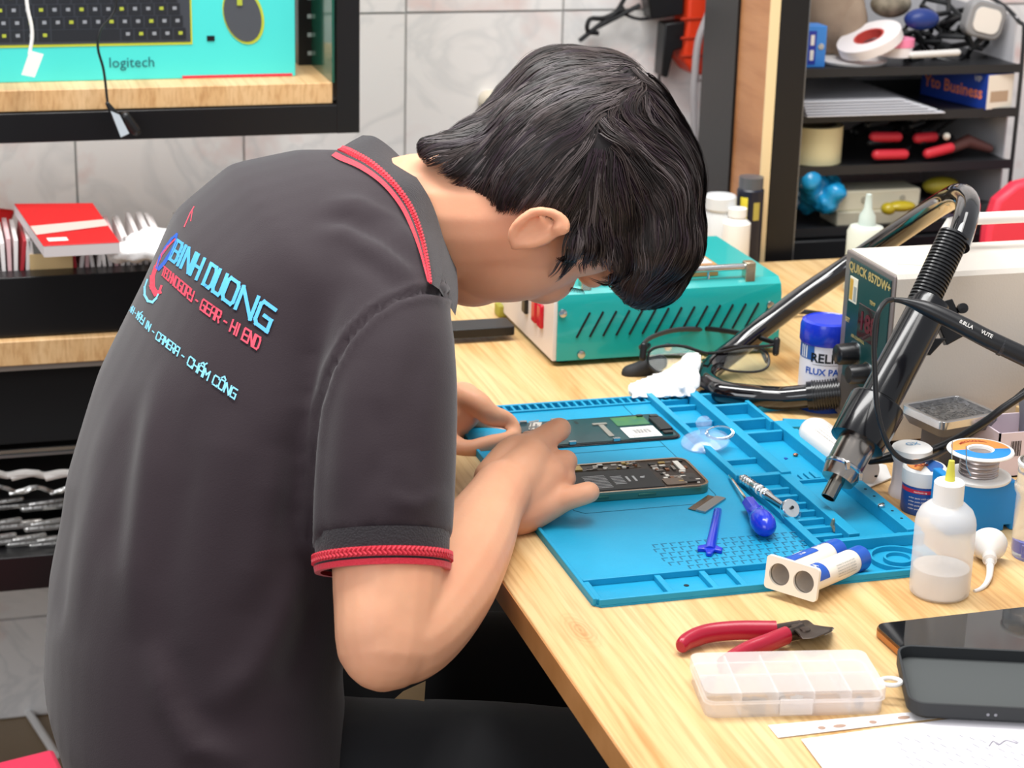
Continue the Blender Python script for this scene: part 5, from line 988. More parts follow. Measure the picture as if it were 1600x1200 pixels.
co += no*(.0028*np.clip(fold, 0, 1)[:, None]-.0035); co[:, 2] = np.maximum(co[:, 2], TZ+.0008); a = T(1040, 622); co -= np.array(a); tme.vertices.foreach_set('co', co.ravel()); tme.update(); tme.shade_smooth(); tme.materials.append(M('tissue', 'F6F2F0', .9, sss=.1)); o = link('crumpled_tissue', tme); o.location = a; meta(o, 'crumpled white tissue at the far edge of the mat', 'tissue')
m_ = MB().caps([at(984, 583, 2.05), at(1006, 576, 2.05), at(1030, 566, 2.055)], [.0085, .0090, .0085], 14); single('rubber_grip', m_, M('rubber', '2A2A2C', .7), 'dark rubber block end left of the crumpled tissue', 'grip')
m_ = MB(); p_ = T(745, 520, .006); m_.prism(rrect(.075, .035, .004), 0, .010, O=(0, 0, 0)).xf(Matrix.Translation(p_)); single('black_gadget', m_, blk, 'flat black gadget on the desk below the chin', 'gadget', bevel=.001)
m_ = MB(); m_.bx(-.012, .018, 0, .018, 0, .014).xf(Matrix.Translation(T(795, 496, .0))); single('green_pad', m_, M('olive', 'A8A23E', .6), 'small yellow green block beside the turquoise machine front', 'block', bevel=.002)
m_ = MB().tube(spline([T(1215, 497, .006), T(1245, 487, .006), T(1290, 492, .006), T(1322, 502, .006)], 4), .0030, 8); m_.tube([T(1196, 500, .008), T(1222, 492, .008)], .0062, 10); single('thin_cable', m_, cord, 'thin black cable behind the flux jar', 'cable')
# ================================================================ foreground right
t, L = lying('side_cutters', 'red handled side cutting pliers on the desk', 'pliers', (1062, 1008), (1302, 984), 0); redg = M('grip_red', 'A81230', .35, coat=.2)
Mi = world_of(t).inverted(); lp = lambda px, py, z: Mi @ T(px, py, z)
part('handle', MB().tube(spline([lp(1063, 1011, .007), lp(1075, 1001, .008), lp(1105, 990, .009), (lp(1150, 985, .010)), lp(1212, 985, .010)], 5), [.0035]+[.0048+.0002*min(k, 6) for k in range(20)], 16, flat=1.2), redg, t, label='worn dark red handle')
part('handle', MB().tube(spline([lp(1130, 1040, .006), lp(1165, 1018, .008), lp(1198, 1005, .010), lp(1228, 993, .010)], 5), [.0058]*16, 16, flat=1.2), redg, t, label='worn dark red handle')
part('arm', MB().tube([lp(1205, 985, .010), lp(1250, 981, .010)], [.0030, .0042], 10, flat=1.4), dsteel, t); part('arm', MB().tube([lp(1222, 996, .010), lp(1252, 985, .010)], [.0032, .0045], 10, flat=1.4), dsteel, t)
def pl(pts, z0, z1): 
    m_ = MB(); m_.loft([[lp(px, py, z) for px, py in pts] for z in (z0, z1)]); return m_
part('head', pl([(1234, 978), (1242, 971), (1262, 968), (1272, 976), (1302, 981), (1298, 987), (1272, 998), (1252, 999), (1246, 990)], .003, .0145), dsteel, t, bevel=.0015)
part('jaw', pl([(1272, 977), (1303, 980), (1302, 985), (1276, 997)], .0035, .0120), dsteel, t, bevel=.0012); part('cutting_edge', pl([(1280, 982), (1304, 981), (1300, 987), (1288, 993)], .0115, .0132), steel, t, bevel=.0004)
part('pivot', MB().lathe([(.0040, 0), (.0036, .0010), (.0001, .0013)], lp(1258, 984, .0143), n=16), dsteel, t)
# compartment box
Bx, L = FR((1100, 1124), (1385, 1117), 0); BW = L*1.0; BH = .0185; BD = (T(1085, 1018, BH)-T(1105, 1121, 0)).length*.97
t = thing_m('compartment_box', 'frosted clear plastic organizer box with dividers, near the front of the desk', 'box', Bx); fr2 = M('frosted_box', 'FAF3F0', .30, alpha=.40, spec=.5); 
def shell(z0, z1, ins, wall_=.0012, top=False, bottom=False):
    m_ = MB(); o_ = [(x+BW/2, y+BD/2) for x, y in rrect(BW-ins*2, BD-ins*2, .007, 4)]; i_ = [(x+BW/2, y+BD/2) for x, y in rrect(BW-ins*2-wall_*2, BD-ins*2-wall_*2, .006, 4)]
    if top: m_.loft([[V(x, y, z0) for x, y in i_], [V(x, y, z0) for x, y in o_], [V(x, y, z1-.001) for x, y in o_], [V(x*.994+BW*.003, y*.99+BD*.005, z1) for x, y in o_]], caps=False); n0 = len(m_.v); m_.v += [V(x*.994+BW*.003, y*.99+BD*.005, z1) for x, y in o_]; m_.f.append(tuple(range(n0, n0+len(o_)))); m_.mi.append(0)
    else: m_.loft([[V(x, y, z0) for x, y in o_], [V(x, y, z1) for x, y in o_], [V(x, y, z1) for x, y in i_], [V(x, y, z0+wall_) for x, y in i_]], caps=False); n0 = len(m_.v); m_.v += [V(x, y, z0) for x, y in o_]; m_.f.append(tuple(range(n0, n0+len(o_)))); m_.mi.append(0)
    return m_
part('tray', shell(0, BH*.62, .0015), fr2, t); part('lid', shell(BH*.55, BH, 0, top=True), fr2, t)
for k in range(1, 5): part('divider', MB().bx(BW*k/5-.0006, BW*k/5+.0006, .002, BD-.002, .0014, BH*.9), fr2, t)
part('divider', MB().bx(.002, BW-.002, BD*.5-.0006, BD*.5+.0006, .0014, BH*.9), fr2, t)
m_ = MB(); c_ = V(BW+.008, .022, BH*.72); m_.tube([c_+V(.007*math.cos(k*math.pi/10), .0055*math.sin(k*math.pi/10), 0) for k in range(21)], .0016, 8, caps=False); m_.bx(BW-.001, BW+.003, .019, .025, BH*.72-.001, BH*.72+.001); part('hanging_loop', m_, white, t)
part('latch', MB().bx(BW*.41, BW*.59, -.0012, .0006, .002, BH*.72), fr2, t, bevel=.0005)
for n_, x, y, sx, sy, c__, lb in (('metal_part', .43, .08, .13, .30, 'A9A5A0', 'small grey metal part in the box, middle front compartment'), ('dark_part', .24, .08, .10, .20, '77716E', 'dark small part in the box, second front compartment'), ('screw_pile', .05, .66, .09, .13, '5E5658', 'dark bits in the far left compartment'), ('screw_pile', .84, .08, .05, .14, '6B6765', 'dark bits in the front right compartment')):
    m_ = MB(); x0_, y0_ = BW*x, BD*y
    for k in range(7): m_.box((x0_+BW*sx*r_.random(), y0_+BD*sy*r_.random(), .0016+.003*r_.random()+.002), (BW*sx*.4, BD*sy*.3, .004), r_.uniform(0, 3))
    m_.xf(world_of(t)); single(n_, m_, M('bits_'+c__, c__, .4, metal=.4), lb, 'hardware')
# smartphone and dark case
Px, L = FR((1362, 990), (1640, 958), 0); Px = Px; t = thing_m('smartphone', 'black glass smartphone with a gold edge under the dark phone case', 'phone', Px)
PLN, PWD = .158, .077; sgn = -1
bp = [(x+PLN/2, y-PWD/2) for x, y in rrect(PLN, PWD, .009, 5)]
part('body', MB().prism(bp, .0002, .0076), M('gold_edge', 'B07A4A', .25, metal=.9), t, bevel=.0015, label='gold metal edge'); bp2 = [(x+PLN/2, y-PWD/2) for x, y in rrect(PLN-.002, PWD-.002, .008, 5)]; part('screen', MB().prism(bp2, .0074, .0081), gblk, t, label='glossy black screen')
Cx, L = FR((1418, 1126), (1700, 1140), .002); t = thing_m('phone_case', 'empty dark grey phone case lying open over the corner of the smartphone', 'phone case', Cx)
CW, CD, CH, R0_ = .16, (T(1412, 1018, .012)-T(1415, 1125, .0)).length*.98, .0125, .012
o_ = [(x+CW/2, y+CD/2) for x, y in rrect(CW, CD, R0_, 6)]; i_ = [(x+CW/2, y+CD/2) for x, y in rrect(CW-.004, CD-.004, R0_-.002, 6)]; ob_ = [(x+CW/2, y+CD/2) for x, y in rrect(CW-.006, CD-.006, R0_-.002, 6)]
m_ = MB(); tilt = Matrix.Translation((0, 0, .001)) @ Matrix.Rotation(math.radians(3.5), 4, 'X'); m_.loft([[V(x, y, 0) for x, y in ob_], [V(x, y, .003) for x, y in o_], [V(x, y, CH) for x, y in o_], [V(x, y, CH) for x, y in i_], [V(x, y, .0035) for x, y in i_]], caps=True)
part('shell', m_.xf(tilt), M('case_grey', '2A2C2E', .62), t, bevel=.0004); m_ = MB(); ii = [(x+CW/2, y+CD/2) for x, y in rrect(CW-.0045, CD-.0045, R0_-.002, 6)]; m_.prism(ii, .0036, .0040); part('lining', m_.xf(tilt), M('case_lining', '4B4E4E', .85), t)
for k in range(2): part('hole', MB().lathe([(.0011, 0), (.0011, .0003), (.0001, .0004)], tilt @ V(.052+.005*k, 0, .0065), (0, -1, 0), 12), M('hole_pale', '8A8A90', .6), t)
# papers
def sheet(name, label, pts, z, mat_, cat='paper', th=.0004): q = [T(*p, z) for p in pts]; return single(name, MB().loft([[p+V(0, 0, h_) for p in q] for h_ in (0, th)]), mat_, label, cat, smooth=0), q
wp = M('paper', 'F3EFF4', .6); strip = M('film_strip', 'F4F1F2', .3)
a = T(1202, 1134); t = thing('punched_strip', 'white punched edge of a plastic sleeve in front of the organizer box', 'sleeve', a); inv = Matrix.Translation(-a)
q = [T(*p, .0006) for p in ((1200, 1134), (1216, 1153), (1470, 1122), (1440, 1112))]; part('strip', MB().loft([[p+V(0, 0, h_) for p in q] for h_ in (0, .0004)]).xf(inv), strip, t, smooth=0)
for x, y, s_ in ((1284, 1137, 1), (1312, 1134, 1.7), (1364, 1128, 1), (1412, 1121, 1.6)): part('punch_hole', MB().ell(T(x, y, .0012), (.0028*s_, .0024, .0001), n=14, m=4).xf(inv), M('hole_brown', 'A98A78', .6), t)
a = T(1255, 1158); t = thing('printed_form', 'white printed form with text columns at the bottom right corner', 'paper', a); inv = Matrix.Translation(-a); q = [T(*p, .0012) for p in ((1252, 1156), (1330, 1260), (1800, 1210), (1660, 1100))]; part('sheet', MB().loft([[p+V(0, 0, h_) for p in q] for h_ in (0, .0005)]).xf(inv), wp, t, smooth=0)
gp = M('print_grey', '9A96A0', .6); ex = (q[3]-q[0]).normalized(); ey = (q[1]-q[0]).normalized()
def onsheet(s, size, px, py, rot=0): o_ = T(px, py, .0019); X_ = (ex*math.cos(rot)+ey*math.sin(rot)); Y_ = V(0, 0, 1).cross(X_); m_ = text_mb(s, size, lambda x, y: o_+X_*x+Y_*y, .01, align='LEFT'); part('print', m_.xf(inv), gp, t, smooth=0)
for k in range(14):
    for q_ in range(5):
        if (k*7+q_*3) % 5 == 0: continue
        o_ = T(1400+17*k+6*q_, 1150+4*(k % 3)+11*q_, .0019); m_ = MB(); m_.box(o_, (.0010, .0035+.0012*((k+q_) % 3), .0001), .35); part('print', m_.xf(inv), gp, t, smooth=0)
m_ = MB(); m_.tube(spline([T(1545, 1166, .002), T(1552, 1158, .002), T(1560, 1164, .002), T(1572, 1157, .002), T(1590, 1162, .002)], 4), .0005, 5); part('pen_mark', m_.xf(inv), gp, t)
# ================================================================ display cabinet upper left
YF = 2.28
def w(px, py, y=YF): return WY(px, py, y)
zb0, zb1 = w(280, 216).z, w(280, 172).z; xr0, xr1 = w(526, 100).x, w(562, 100).x; XL = -.9
t = thing('display_cabinet', 'black framed wall cabinet with an oak shelf at the upper left', 'cabinet', (0, YF, zb0)); inv = Matrix.Translation(-t.location); YB = WALLY-.12
zt1 = w(400, 133).z; zt0 = w(400, 171).z
def pc(name, b, mat_, **k): return part(name, MB().bx(*b).xf(inv), mat_, t, **k)
pc('bottom_rail', (XL, xr1, YF, YF+.035, zb0, zb1+.001), black, bevel=.001); pc('right_post', (xr0, xr1, YF-.001, YF+.034, zb0, 2.1), black, bevel=.001)
pc('oak_shelf', (XL, xr0-.004, YF+.004, YB, zb1+.002, zt1), WOOD2, bevel=.001); pc('glass_edge', (xr0-.005, xr0-.002, YF+.003, YB, zt1, 2.08), M('glass_green', '1E6B58', .1, trans=.4), label='green glass edge')
pc('back_post', (xr0, xr1, YB-.03, YB, zb0, 2.1), black); pc('bottom_rail', (XL, xr1, YB-.03, YB, zb0, zb1), black); pc('side_rail', (xr0, xr1, YF+.035, YB-.03, zb0, zb1), black); pc('top_rail', (XL, xr1, YF, YB, 2.08, 2.12), black)
# turquoise keyboard box
kb = hit(462, 119, 2, zt1); YK = kb.y; a = V(0, YK, zt1); aqua = M('box_aqua', '4AD3CF', .35)
t = thing('keyboard_box', 'turquoise cardboard box printed with a black keyboard and mouse', 'box', a); inv = Matrix.Translation(-a)
part('box', MB().bx(-.55, kb.x, YK, YK+.045, zt1, zt1+.26).xf(inv), aqua, t, bevel=.001, label='turquoise box'); part('red_strip', MB().bx(w(285, 126, YK).x, kb.x-.004, YK-.0004, YK, zt1+.0005, zt1+.0035).xf(inv), red, t)
def q2(px, py, lift=.0006): p = WY(px, py, YK-lift); return p
kx1, kz0 = q2(298, 66).x, q2(150, 68).z
part('keyboard_rim', MB().bx(-.54, kx1+.002, YK-.0006, YK, kz0-.003, zt1+.24).xf(inv), M('rim_lime', 'B8C23A', .5), t); part('keyboard', MB().bx(-.54, kx1, YK-.0010, YK-.0005, kz0, zt1+.24).xf(inv), M('kb_dark', '3C4048', .4), t, label='printed black keyboard')
kd = M('key_dark', '23262C', .4); kg = M('key_lime', 'A9B43C', .5); kw = M('key_grey', '8E939B', .5); kwid, kh = .0148, .0125
for row in range(6):
    z0_ = kz0+.0035+row*(kh+.0016); x = kx1-.004-(.003*row)
    col = 0
    while x > -.03:
        ww = kwid*(5.2 if row == 0 and col == 5 else 1); 
        m_ = MB().bx(x-ww, x-.0015, YK-.0016, YK-.0009, z0_, z0_+kh); part('key', m_.xf(inv), kd, t, smooth=0)
        if ww < .03: m_ = MB().bx(x-ww*.65, x-ww*.35, YK-.0018, YK-.0015, z0_+kh*.4, z0_+kh*.7); part('key_legend', m_.xf(inv), kg if (col+row) % 3 == 0 else kw, t, smooth=0)
        x -= ww; col += 1
mc = q2(379, 24); 
for s_, mt, lf, nm in ((1.10, M('rim_lime', 'B8C23A'), .0006, 'mouse_rim'), (1.0, M('kb_dark2', '4A4E55', .35), .0012, 'mouse')):
    m_ = MB(); m_.prism([((.0215*math.cos(u)*s_)*.93+(.031*math.sin(u)*s_)*-.28, (.031*math.sin(u)*s_)*.96+(.0215*math.cos(u)*s_)*.25) for u in (2*math.pi*k/28 for k in range(28))], 0, lf, X=(1, 0, 0), Y=(0, 0, 1), O=(mc.x+(0 if s_ == 1 else .001), YK-.0002, mc.z)); part(nm, m_.xf(inv), mt, t, smooth=0, label='printed mouse' if nm == 'mouse' else None)
part('receiver', MB().bx(q2(322, 0).x, q2(334, 0).x, YK-.001, YK, q2(330, 64).z, q2(330, 56).z).xf(inv), blk, t); part('scroll_wheel', MB().bx(q2(370, 0).x, q2(378, 0).x, YK-.003, YK, q2(374, 8).z, q2(374, -2).z).xf(inv), kg, t)
c_ = q2(206, 98); m_ = text_mb('logitech', .0165, lambda x, y: V(c_.x+x, YK-.0008, c_.z+y), .0); part('lettering', m_.xf(inv), M('letter_dark', '1F5D66', .5), t, smooth=0)
a = V(w(481, 0, 2.42).x, 2.42, zt1); t = thing('dark_box', 'tall black box with white marks right of the turquoise box', 'box', a); part('box', MB().bx(-.014, .013, -.012, .04, 0, .26), blk, t, bevel=.001)
for k in range(8): part('white_mark', MB().bx(-.003, .002, -.0125, -.0119, .012+.022*k, .017+.022*k), M('pale_print', 'B9BABB', .6), t, smooth=0)
# hanging cords with tags
YC = YF-.02
t = thing('tagged_cable', 'black cord with a small tag hanging in front of the turquoise box', 'cord', w(170, 165, YC)); inv = Matrix.Translation(-t.location)
part('cord', MB().tube(spline([w(180, -60, YC), w(180, 12, YC), w(157, 45, YC), (w(153, 75, YC)), w(162, 110, YC), w(168, 160, YC)], 5), .0015, 8).xf(inv), blk, t); part('plug', MB().caps([w(168, 162, YC), w(185, 188, YC)], [.0025, .0060], 10).xf(inv), blk, t)
m_ = MB(); m_.loft([[p+V(0, yy, 0) for p in (w(172, 172, YC), w(186, 178, YC), w(201, 207, YC), w(188, 213, YC))] for yy in (-.006, -.0052)]); part('tag', m_.xf(inv), M('tag', 'B9C4CC', .5), t); part('plug', MB().caps([w(196, 182, YC), w(212, 204, YC)], [.0055, .006], 10).xf(inv), blk, t)
t = thing('tagged_cable', 'white cord with a white tag hanging at the upper left edge', 'cord', w(50, 95, YC)); inv = Matrix.Translation(-t.location)
part('cord', MB().tube(spline([w(38, -60, YC), w(42, 5, YC), w(49, 40, YC), w(50, 60, YC), w(46, 85, YC)], 5), .0020, 8).xf(inv), white, t); m_ = MB(); m_.loft([[p+V(0, yy, 0) for p in (w(46, 78, YC), w(68, 84, YC), w(54, 120, YC), w(33, 116, YC))] for yy in (-.004, -.003)]); part('tag', m_.xf(inv), white, t)
# ================================================================ lower counter at the left
Y2 = 2.20; w2 = lambda px, py: WY(px, py, Y2); zA, zB, zC, zD, zE, zG, zH = [w2(60, y).z for y in (432, 524, 573, 700, 868, 920, 600)]
XR = w2(330, 600).x+.05
t = thing('side_counter', 'black steel counter with an oak board and a showcase below, behind the man', 'counter', (0, Y2, 0)); inv = Matrix.Translation(-t.location)
pc('top_fascia', (XL, XR, Y2, Y2+.03, zB, zA), black, bevel=.001); pc('deck', (XL, XR, Y2+.02, Y2+.20, zA-.03, zA-.004), black); pc('oak_board', (XL, XR, Y2-.012, WALLY-.05, zC+.006, zB-.002), WOOD2, bevel=.001); pc('board_edge', (XL, XR, Y2-.010, Y2+.01, zC, zC+.006), M('grey_edge', '7A7068', .4), label='grey metal edge under the oak board')
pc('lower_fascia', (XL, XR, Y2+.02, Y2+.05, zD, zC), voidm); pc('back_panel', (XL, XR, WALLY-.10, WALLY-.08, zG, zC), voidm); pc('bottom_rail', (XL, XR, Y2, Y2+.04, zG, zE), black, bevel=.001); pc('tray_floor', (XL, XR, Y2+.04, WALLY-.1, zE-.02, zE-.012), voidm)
pc('chrome_rail', (XL, XR, Y2-.004, Y2, zD-.003, zD+.001), steel); pc('chrome_rail', (XL, XR, Y2+.01, Y2+.014, zD-.013, zD-.010), M('rail_dim', '8F9194', .3, metal=.8))
for x in (XL, XR-.04): pc('leg', (x, x+.04, Y2+.002, Y2+.04, 0, zE), black)
for x in (XL, XR-.04): pc('leg', (x, x+.04, WALLY-.14, WALLY-.1, 0, zA-.03), black)
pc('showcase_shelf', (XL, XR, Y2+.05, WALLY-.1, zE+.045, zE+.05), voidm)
# goods lying in the showcase
silv = M('silver_foil', 'C9C6C2', .22, metal=.8, bump=(120, .5)); whp = M('white_cable', 'E4DFDA', .4); r_ = random.Random(11)
rows = [(745, 4, .0), (768, 4, .01), (790, 3, .02), (822, 3, .0), (846, 4, .0), (872, 2, 0)]
n_ = 0
for y, cnt, off in rows:
    for k in range(cnt):
        x = 2+(250-(y-700)*.35)/cnt*(k+.5)-20; yy = Y2+.035+off; c_ = WY(x, y, yy); Lw = .030+.012*r_.random(); m_ = MB(); kind = (n_*5+k) % 3; n_ += 1
        if kind == 0: m_.tube(spline([c_+V(-Lw, 0, .002), c_+V(-Lw*.4, -.004, .007), c_+V(0, .002, .001), c_+V(Lw*.5, -.004, .005), c_+V(Lw, 0, .001)], 4), .0042, 8)
        elif kind == 1: m_.caps([c_+V(-Lw, 0, 0), c_+V(Lw, 0, .001)], .0050, 10); m_.caps([c_+V(-Lw*.8, -.004, .006), c_+V(Lw*.3, -.004, .009)], .003, 8)
        else:
            for q_ in range(3): m_.tube(spline([c_+V(-Lw+.01*q_, -.002*q_, .004*math.sin(q_)), c_+V(-Lw*.2, -.003, .008), c_+V(Lw*.4, 0, -.002), c_+V(Lw, -.002, .004)], 3), .0026, 6)
        o = single(['coiled_cable', 'cable_packet', 'cable_bundle'][kind], m_, silv if kind else whp, ['silver wavy coiled cable lying in the dark showcase at left', 'straight white cable packet lying in the dark showcase at left', 'white bundle of thin wavy cables in the dark showcase at left'][kind], 'cable', group='cable packets in the dark showcase')
        o.location.z = max(o.location.z, 0)
for y, z_ in ((758, 0), (806, 0), (866, 0)):
    pass
# packets standing on the deck
za = zA-.004; wpk = M('packet_white', 'EDE6E4', .35); wpr = M('packet_pink', 'E2B9BB', .4); rdp = M('packet_red', 'B8323C', .4)
lab = 'thin white and red plastic packet standing in the row on the left counter'
for k in range(30):
    px_ = -12+9.3*k
    if 57 < px_ < 98: continue
    b = hit(px_, 432, 2, za+.002); y0_ = Y2+.036; x_ = WY(px_, 430, y0_).x; hgt = .034+.006*r_.random(); lean = r_.uniform(-.25, .25)
    m_ = MB(); m_.loft([[V(x_+s_*.0022+lean*zz*(.6), y0_+.0+yy+.0, za+zz) for s_, yy in ((-1, 0), (1, 0), (1.2, .10), (-1.2, .10))] for zz in (0, hgt*.6, hgt)]); o = single('plastic_packet', m_, (lambda q_: q_)(pm_ := r_.choices((wpk, wpr, rdp), (6, 3, 1))[0]), {'packet_white': 'thin white plastic packet standing in the row on the left counter', 'packet_pink': 'thin pale pink plastic packet standing in the row on the left counter', 'packet_red': 'thin dark red plastic packet standing in the row on the left counter'}[pm_.name], 'packet', group='packets standing on the left counter', bevel=.0005)
a = hit(78, 432, 2, za); single('card_divider', MB().bx(w2(28, 0).x, w2(99, 0).x, Y2+.0335, Y2+.0355, za, WY(90, 396, Y2+.034).z), M('kraft_light', 'E4C38C', .7), 'tan cardboard divider between the packets', 'divider')
# red folder-like box on top of the packets
P = [hit(x, y, 2, za+z_) for x, y, z_ in ((22, 318, .064), (145, 317, .064), (187, 378, .046), (68, 384, .046))]; up_ = (P[1]-P[0]).cross(P[3]-P[0]).normalized(); up_ = up_ if up_.z > 0 else -up_
c_ = P[3]; t = thing('red_box', 'flat red box with a pale band lying across the packets', 'box', c_); inv = Matrix.Translation(-c_); rb_ = M('box_red', 'C5282A', .35)
part('box', MB().loft([[p-up_*h_ for p in P] for h_ in (.0135, .001)]).xf(inv), M('box_white', 'E9E2E2', .5), t, label='white box side'); part('lid', MB().loft([[p-up_*h_ for p in P] for h_ in (.002, 0)]).xf(inv), rb_, t, bevel=.0006)
def bil(u, v): return P[0].lerp(P[1], u).lerp(P[3].lerp(P[2], u), v)+up_*.0006
part('band', MB().add([bil(0, .56), bil(1, .44), bil(1, .60), bil(0, .76)], [(0, 1, 2, 3)]).xf(inv), M('band_pink', 'DDB5AC', .5), t, smooth=0); part('print', MB().add([bil(.10, .84), bil(.36, .84), bil(.36, .92), bil(.10, .92)], [(0, 1, 2, 3)]).xf(inv), M('band_pale', 'F2D9D2', .5), t, smooth=0)
m_ = MB(); m_.loft([[at(*p) for p in q_] for q_ in ([(-30, 322, 2.34), (24, 328, 2.36), (2, 388, 2.34), (-30, 395, 2.32)], [(-30, 322, 2.40), (24, 328, 2.40), (2, 388, 2.40), (-30, 395, 2.40)])]); single('red_pouch', m_, M('pouch_red', 'E01E1E', .4), 'bright red pouch at the left edge of the counter', 'pouch', bevel=.004)
m_ = MB(); 
for q_ in ((205, 392, .030, 34, 22), (250, 388, .034, 44, 26), (300, 390, .034, 50, 28), (225, 375, .034, 30, 20), (275, 372, .036, 40, 20), (180, 398, .022, 22, 14), (330, 385, .03, 40, 30)): m_.ell(hit(q_[0], q_[1], 2, za+q_[2]), (q_[3]*2.35/FPX, .03, q_[4]*2.35/FPX))
bme = remesh(m_, .006, 5, 'bags'); nv = len(bme.vertices); co = np.empty(nv*3); bme.vertices.foreach_get('co', co); co = co.reshape(-1, 3); no = np.empty(nv*3); bme.vertices.foreach_get('normal', no); no = no.reshape(-1, 3)
pts_ = rng.uniform(co.min(0), co.max(0), (60, 3)); dist = np.sqrt(((co[:, None]-pts_[None])**2).sum(2)); dist.sort(1); co += no*(.006*np.clip((dist[:, 1]-dist[:, 0])/.02, 0, 1)-.006)[:, None]; c_ = V(*co.mean(0)); c_.z = za; co -= np.array(c_); bme.vertices.foreach_set('co', co.ravel()); bme.update(); bme.materials.append(M('bag_white', 'EDEBEA', .35, spec=.6)); o = link('white_plastic_bags', bme); o.location = c_; meta(o, 'crumpled white plastic bags behind the packets, left of his back', 'bag')
# floor-level things at lower left
a = V(*hit(40, 1230, 2, .02)); t = thing('pink_stool', 'pink red plastic stool top at the bottom left corner', 'stool', (a.x, a.y, 0)); pk = M('pink_plastic', 'E8405E', .35); q = [hit(*p, 2, .33) for p in ((-70, 1205), (84, 1167), (140, 1290), (-60, 1330))]; inv = Matrix.Translation(-t.location)
part('seat', MB().loft([[p-V(0, 0, h_) for p in q] for h_ in (.02, 0)]).xf(inv), pk, t, bevel=.006)
for p in q: c_ = sum(q, V(0, 0, 0))/4; e = p.lerp(c_, .15); part('leg', MB().tube([V(e.x, e.y, .31), V(*(p.lerp(c_, .02)).xy, 0)], [.014, .018], 8).xf(inv), pk, t)
m_ = MB(); m_.tube([hit(44, 1112, 2, .006), hit(62, 1140, 2, .006), hit(88, 1180, 2, .006)], .006, 8); single('white_pipe', m_, white, 'white pipe lying on the floor behind the pink stool', 'pipe')
# his stool
t = thing('work_stool', 'black stool under the seated man', 'stool', (.17, 1.47, 0)); part('seat', MB().lathe([(.14, .39), (.16, .40), (.16, .425), (.14, .435), (.0001, .437)], n=32), black, t)
for k in range(4): c, s = math.cos(k*math.pi/2+.7), math.sin(k*math.pi/2+.7); part('leg', MB().tube([V(c*.11, s*.11, .395), V(c*.17, s*.17, 0)], .012, 10), black, t)
# ================================================================ things on the wall above
YW = WALLY-.03; ww = lambda px, py, y=YW: WY(px, py, y)
t = thing('orange_tool', 'orange red tool body hanging on the wall beside the black rack', 'tool', ww(1088, 108)); inv = Matrix.Translation(-t.location); og = M('orange_plastic', 'E8401C', .4)
m_ = MB(); m_.loft([[p+V(0, yy, 0) for p in (ww(1068, -80), ww(1120, -80), ww(1114, 60), ww(1113, 100), ww(1103, 112), ww(1072, 112), ww(1056, 90), ww(1062, 40))] for yy in (-.03, .028)]); part('body', m_.xf(inv), og, t, bevel=.004)
for y in (30, 60, 88): part('rib', MB().tube([ww(1064, y, YW-.03), ww(1113, y-2, YW-.03)], .0022, 8).xf(inv), M('orange_dark', 'B8300F', .5), t)
part('bolt', MB().ell(ww(1110, 96, YW-.031), (.004, .003, .004)).xf(inv), chrome, t)
t = thing('power_adapter', 'black power adapter and plug hanging from the wall above his head', 'adapter', ww(1045, 60)); inv = Matrix.Translation(-t.location)
for q_ in (((1000, -40), (1062, -40), (1060, 20), (1010, 28)), ((1032, 34), (1064, 30), (1060, 72), (1046, 76), (1036, 118), (1026, 116))): m_ = MB(); m_.loft([[ww(*p)+V(0, yy, 0) for p in q_] for yy in (-.02, .012)]); part('adapter', m_.xf(inv), blk, t, bevel=.002)
part('lead', MB().tube(spline([ww(1030, 114), ww(1031, 150), ww(1040, 190), ww(1050, 260)], 4), .0020, 8).xf(inv), blk, t); part('lead', MB().tube(spline([ww(1050, 22), ww(1000, 30), ww(965, 20), ww(940, 40)], 4), .0022, 8).xf(inv), blk, t)
m_ = MB()
for pp in (((985, -20), (962, 20), (935, 40), (905, 64)), ((975, 12), (945, 28), (922, 30), (918, 48), (935, 52)), ((1000, 8), (965, 26), (930, 44))): m_.tube(spline([ww(*p) for p in pp], 4), .0034, 8)
single('cable_tangle', m_, blk, 'tangled black cable hanging on the tiles above his hair', 'cable')
m_ = MB(); m_.tube(spline([ww(1122, -60, YW-.05), ww(1110, 10, YW-.05), (ww(1092, 60, YW-.05)), ww(1086, 110, YW-.05), ww(1084, 170, YW-.05), ww(1090, 330, YW-.05)], 5), .0050, 12); single('grey_hose', m_, M('hose_grey', 'B4AEB0', .4), 'grey hose hanging straight down in front of the orange tool', 'hose')
m_ = MB(); m_.tube(spline([ww(1090, 122, YW-.04), ww(1103, 128, YW-.04), ww(1108, 170, YW-.04), ww(1103, 222, YW-.04), ww(1106, 235, YW-.06), ww(1140, 240, YW-.1), ww(1164, 254, YW-.14), ww(1173, 290, YW-.18)], 5), .0050, 12); single('grey_hose', m_, M('hose_grey', 'B4AEB0', .4), 'grey hose curving right towards the dark bottle', 'hose')
m_ = MB().lathe([(.014, 0), (.016, .012), (.011, .022), (.0001, .024)], ww(762, 156, WALLY), (0, -1, 0), 20); single('wall_knob', m_, M('cream_knob', 'EFE3CE', .35), 'cream round wall knob just above the back of his head', 'knob')
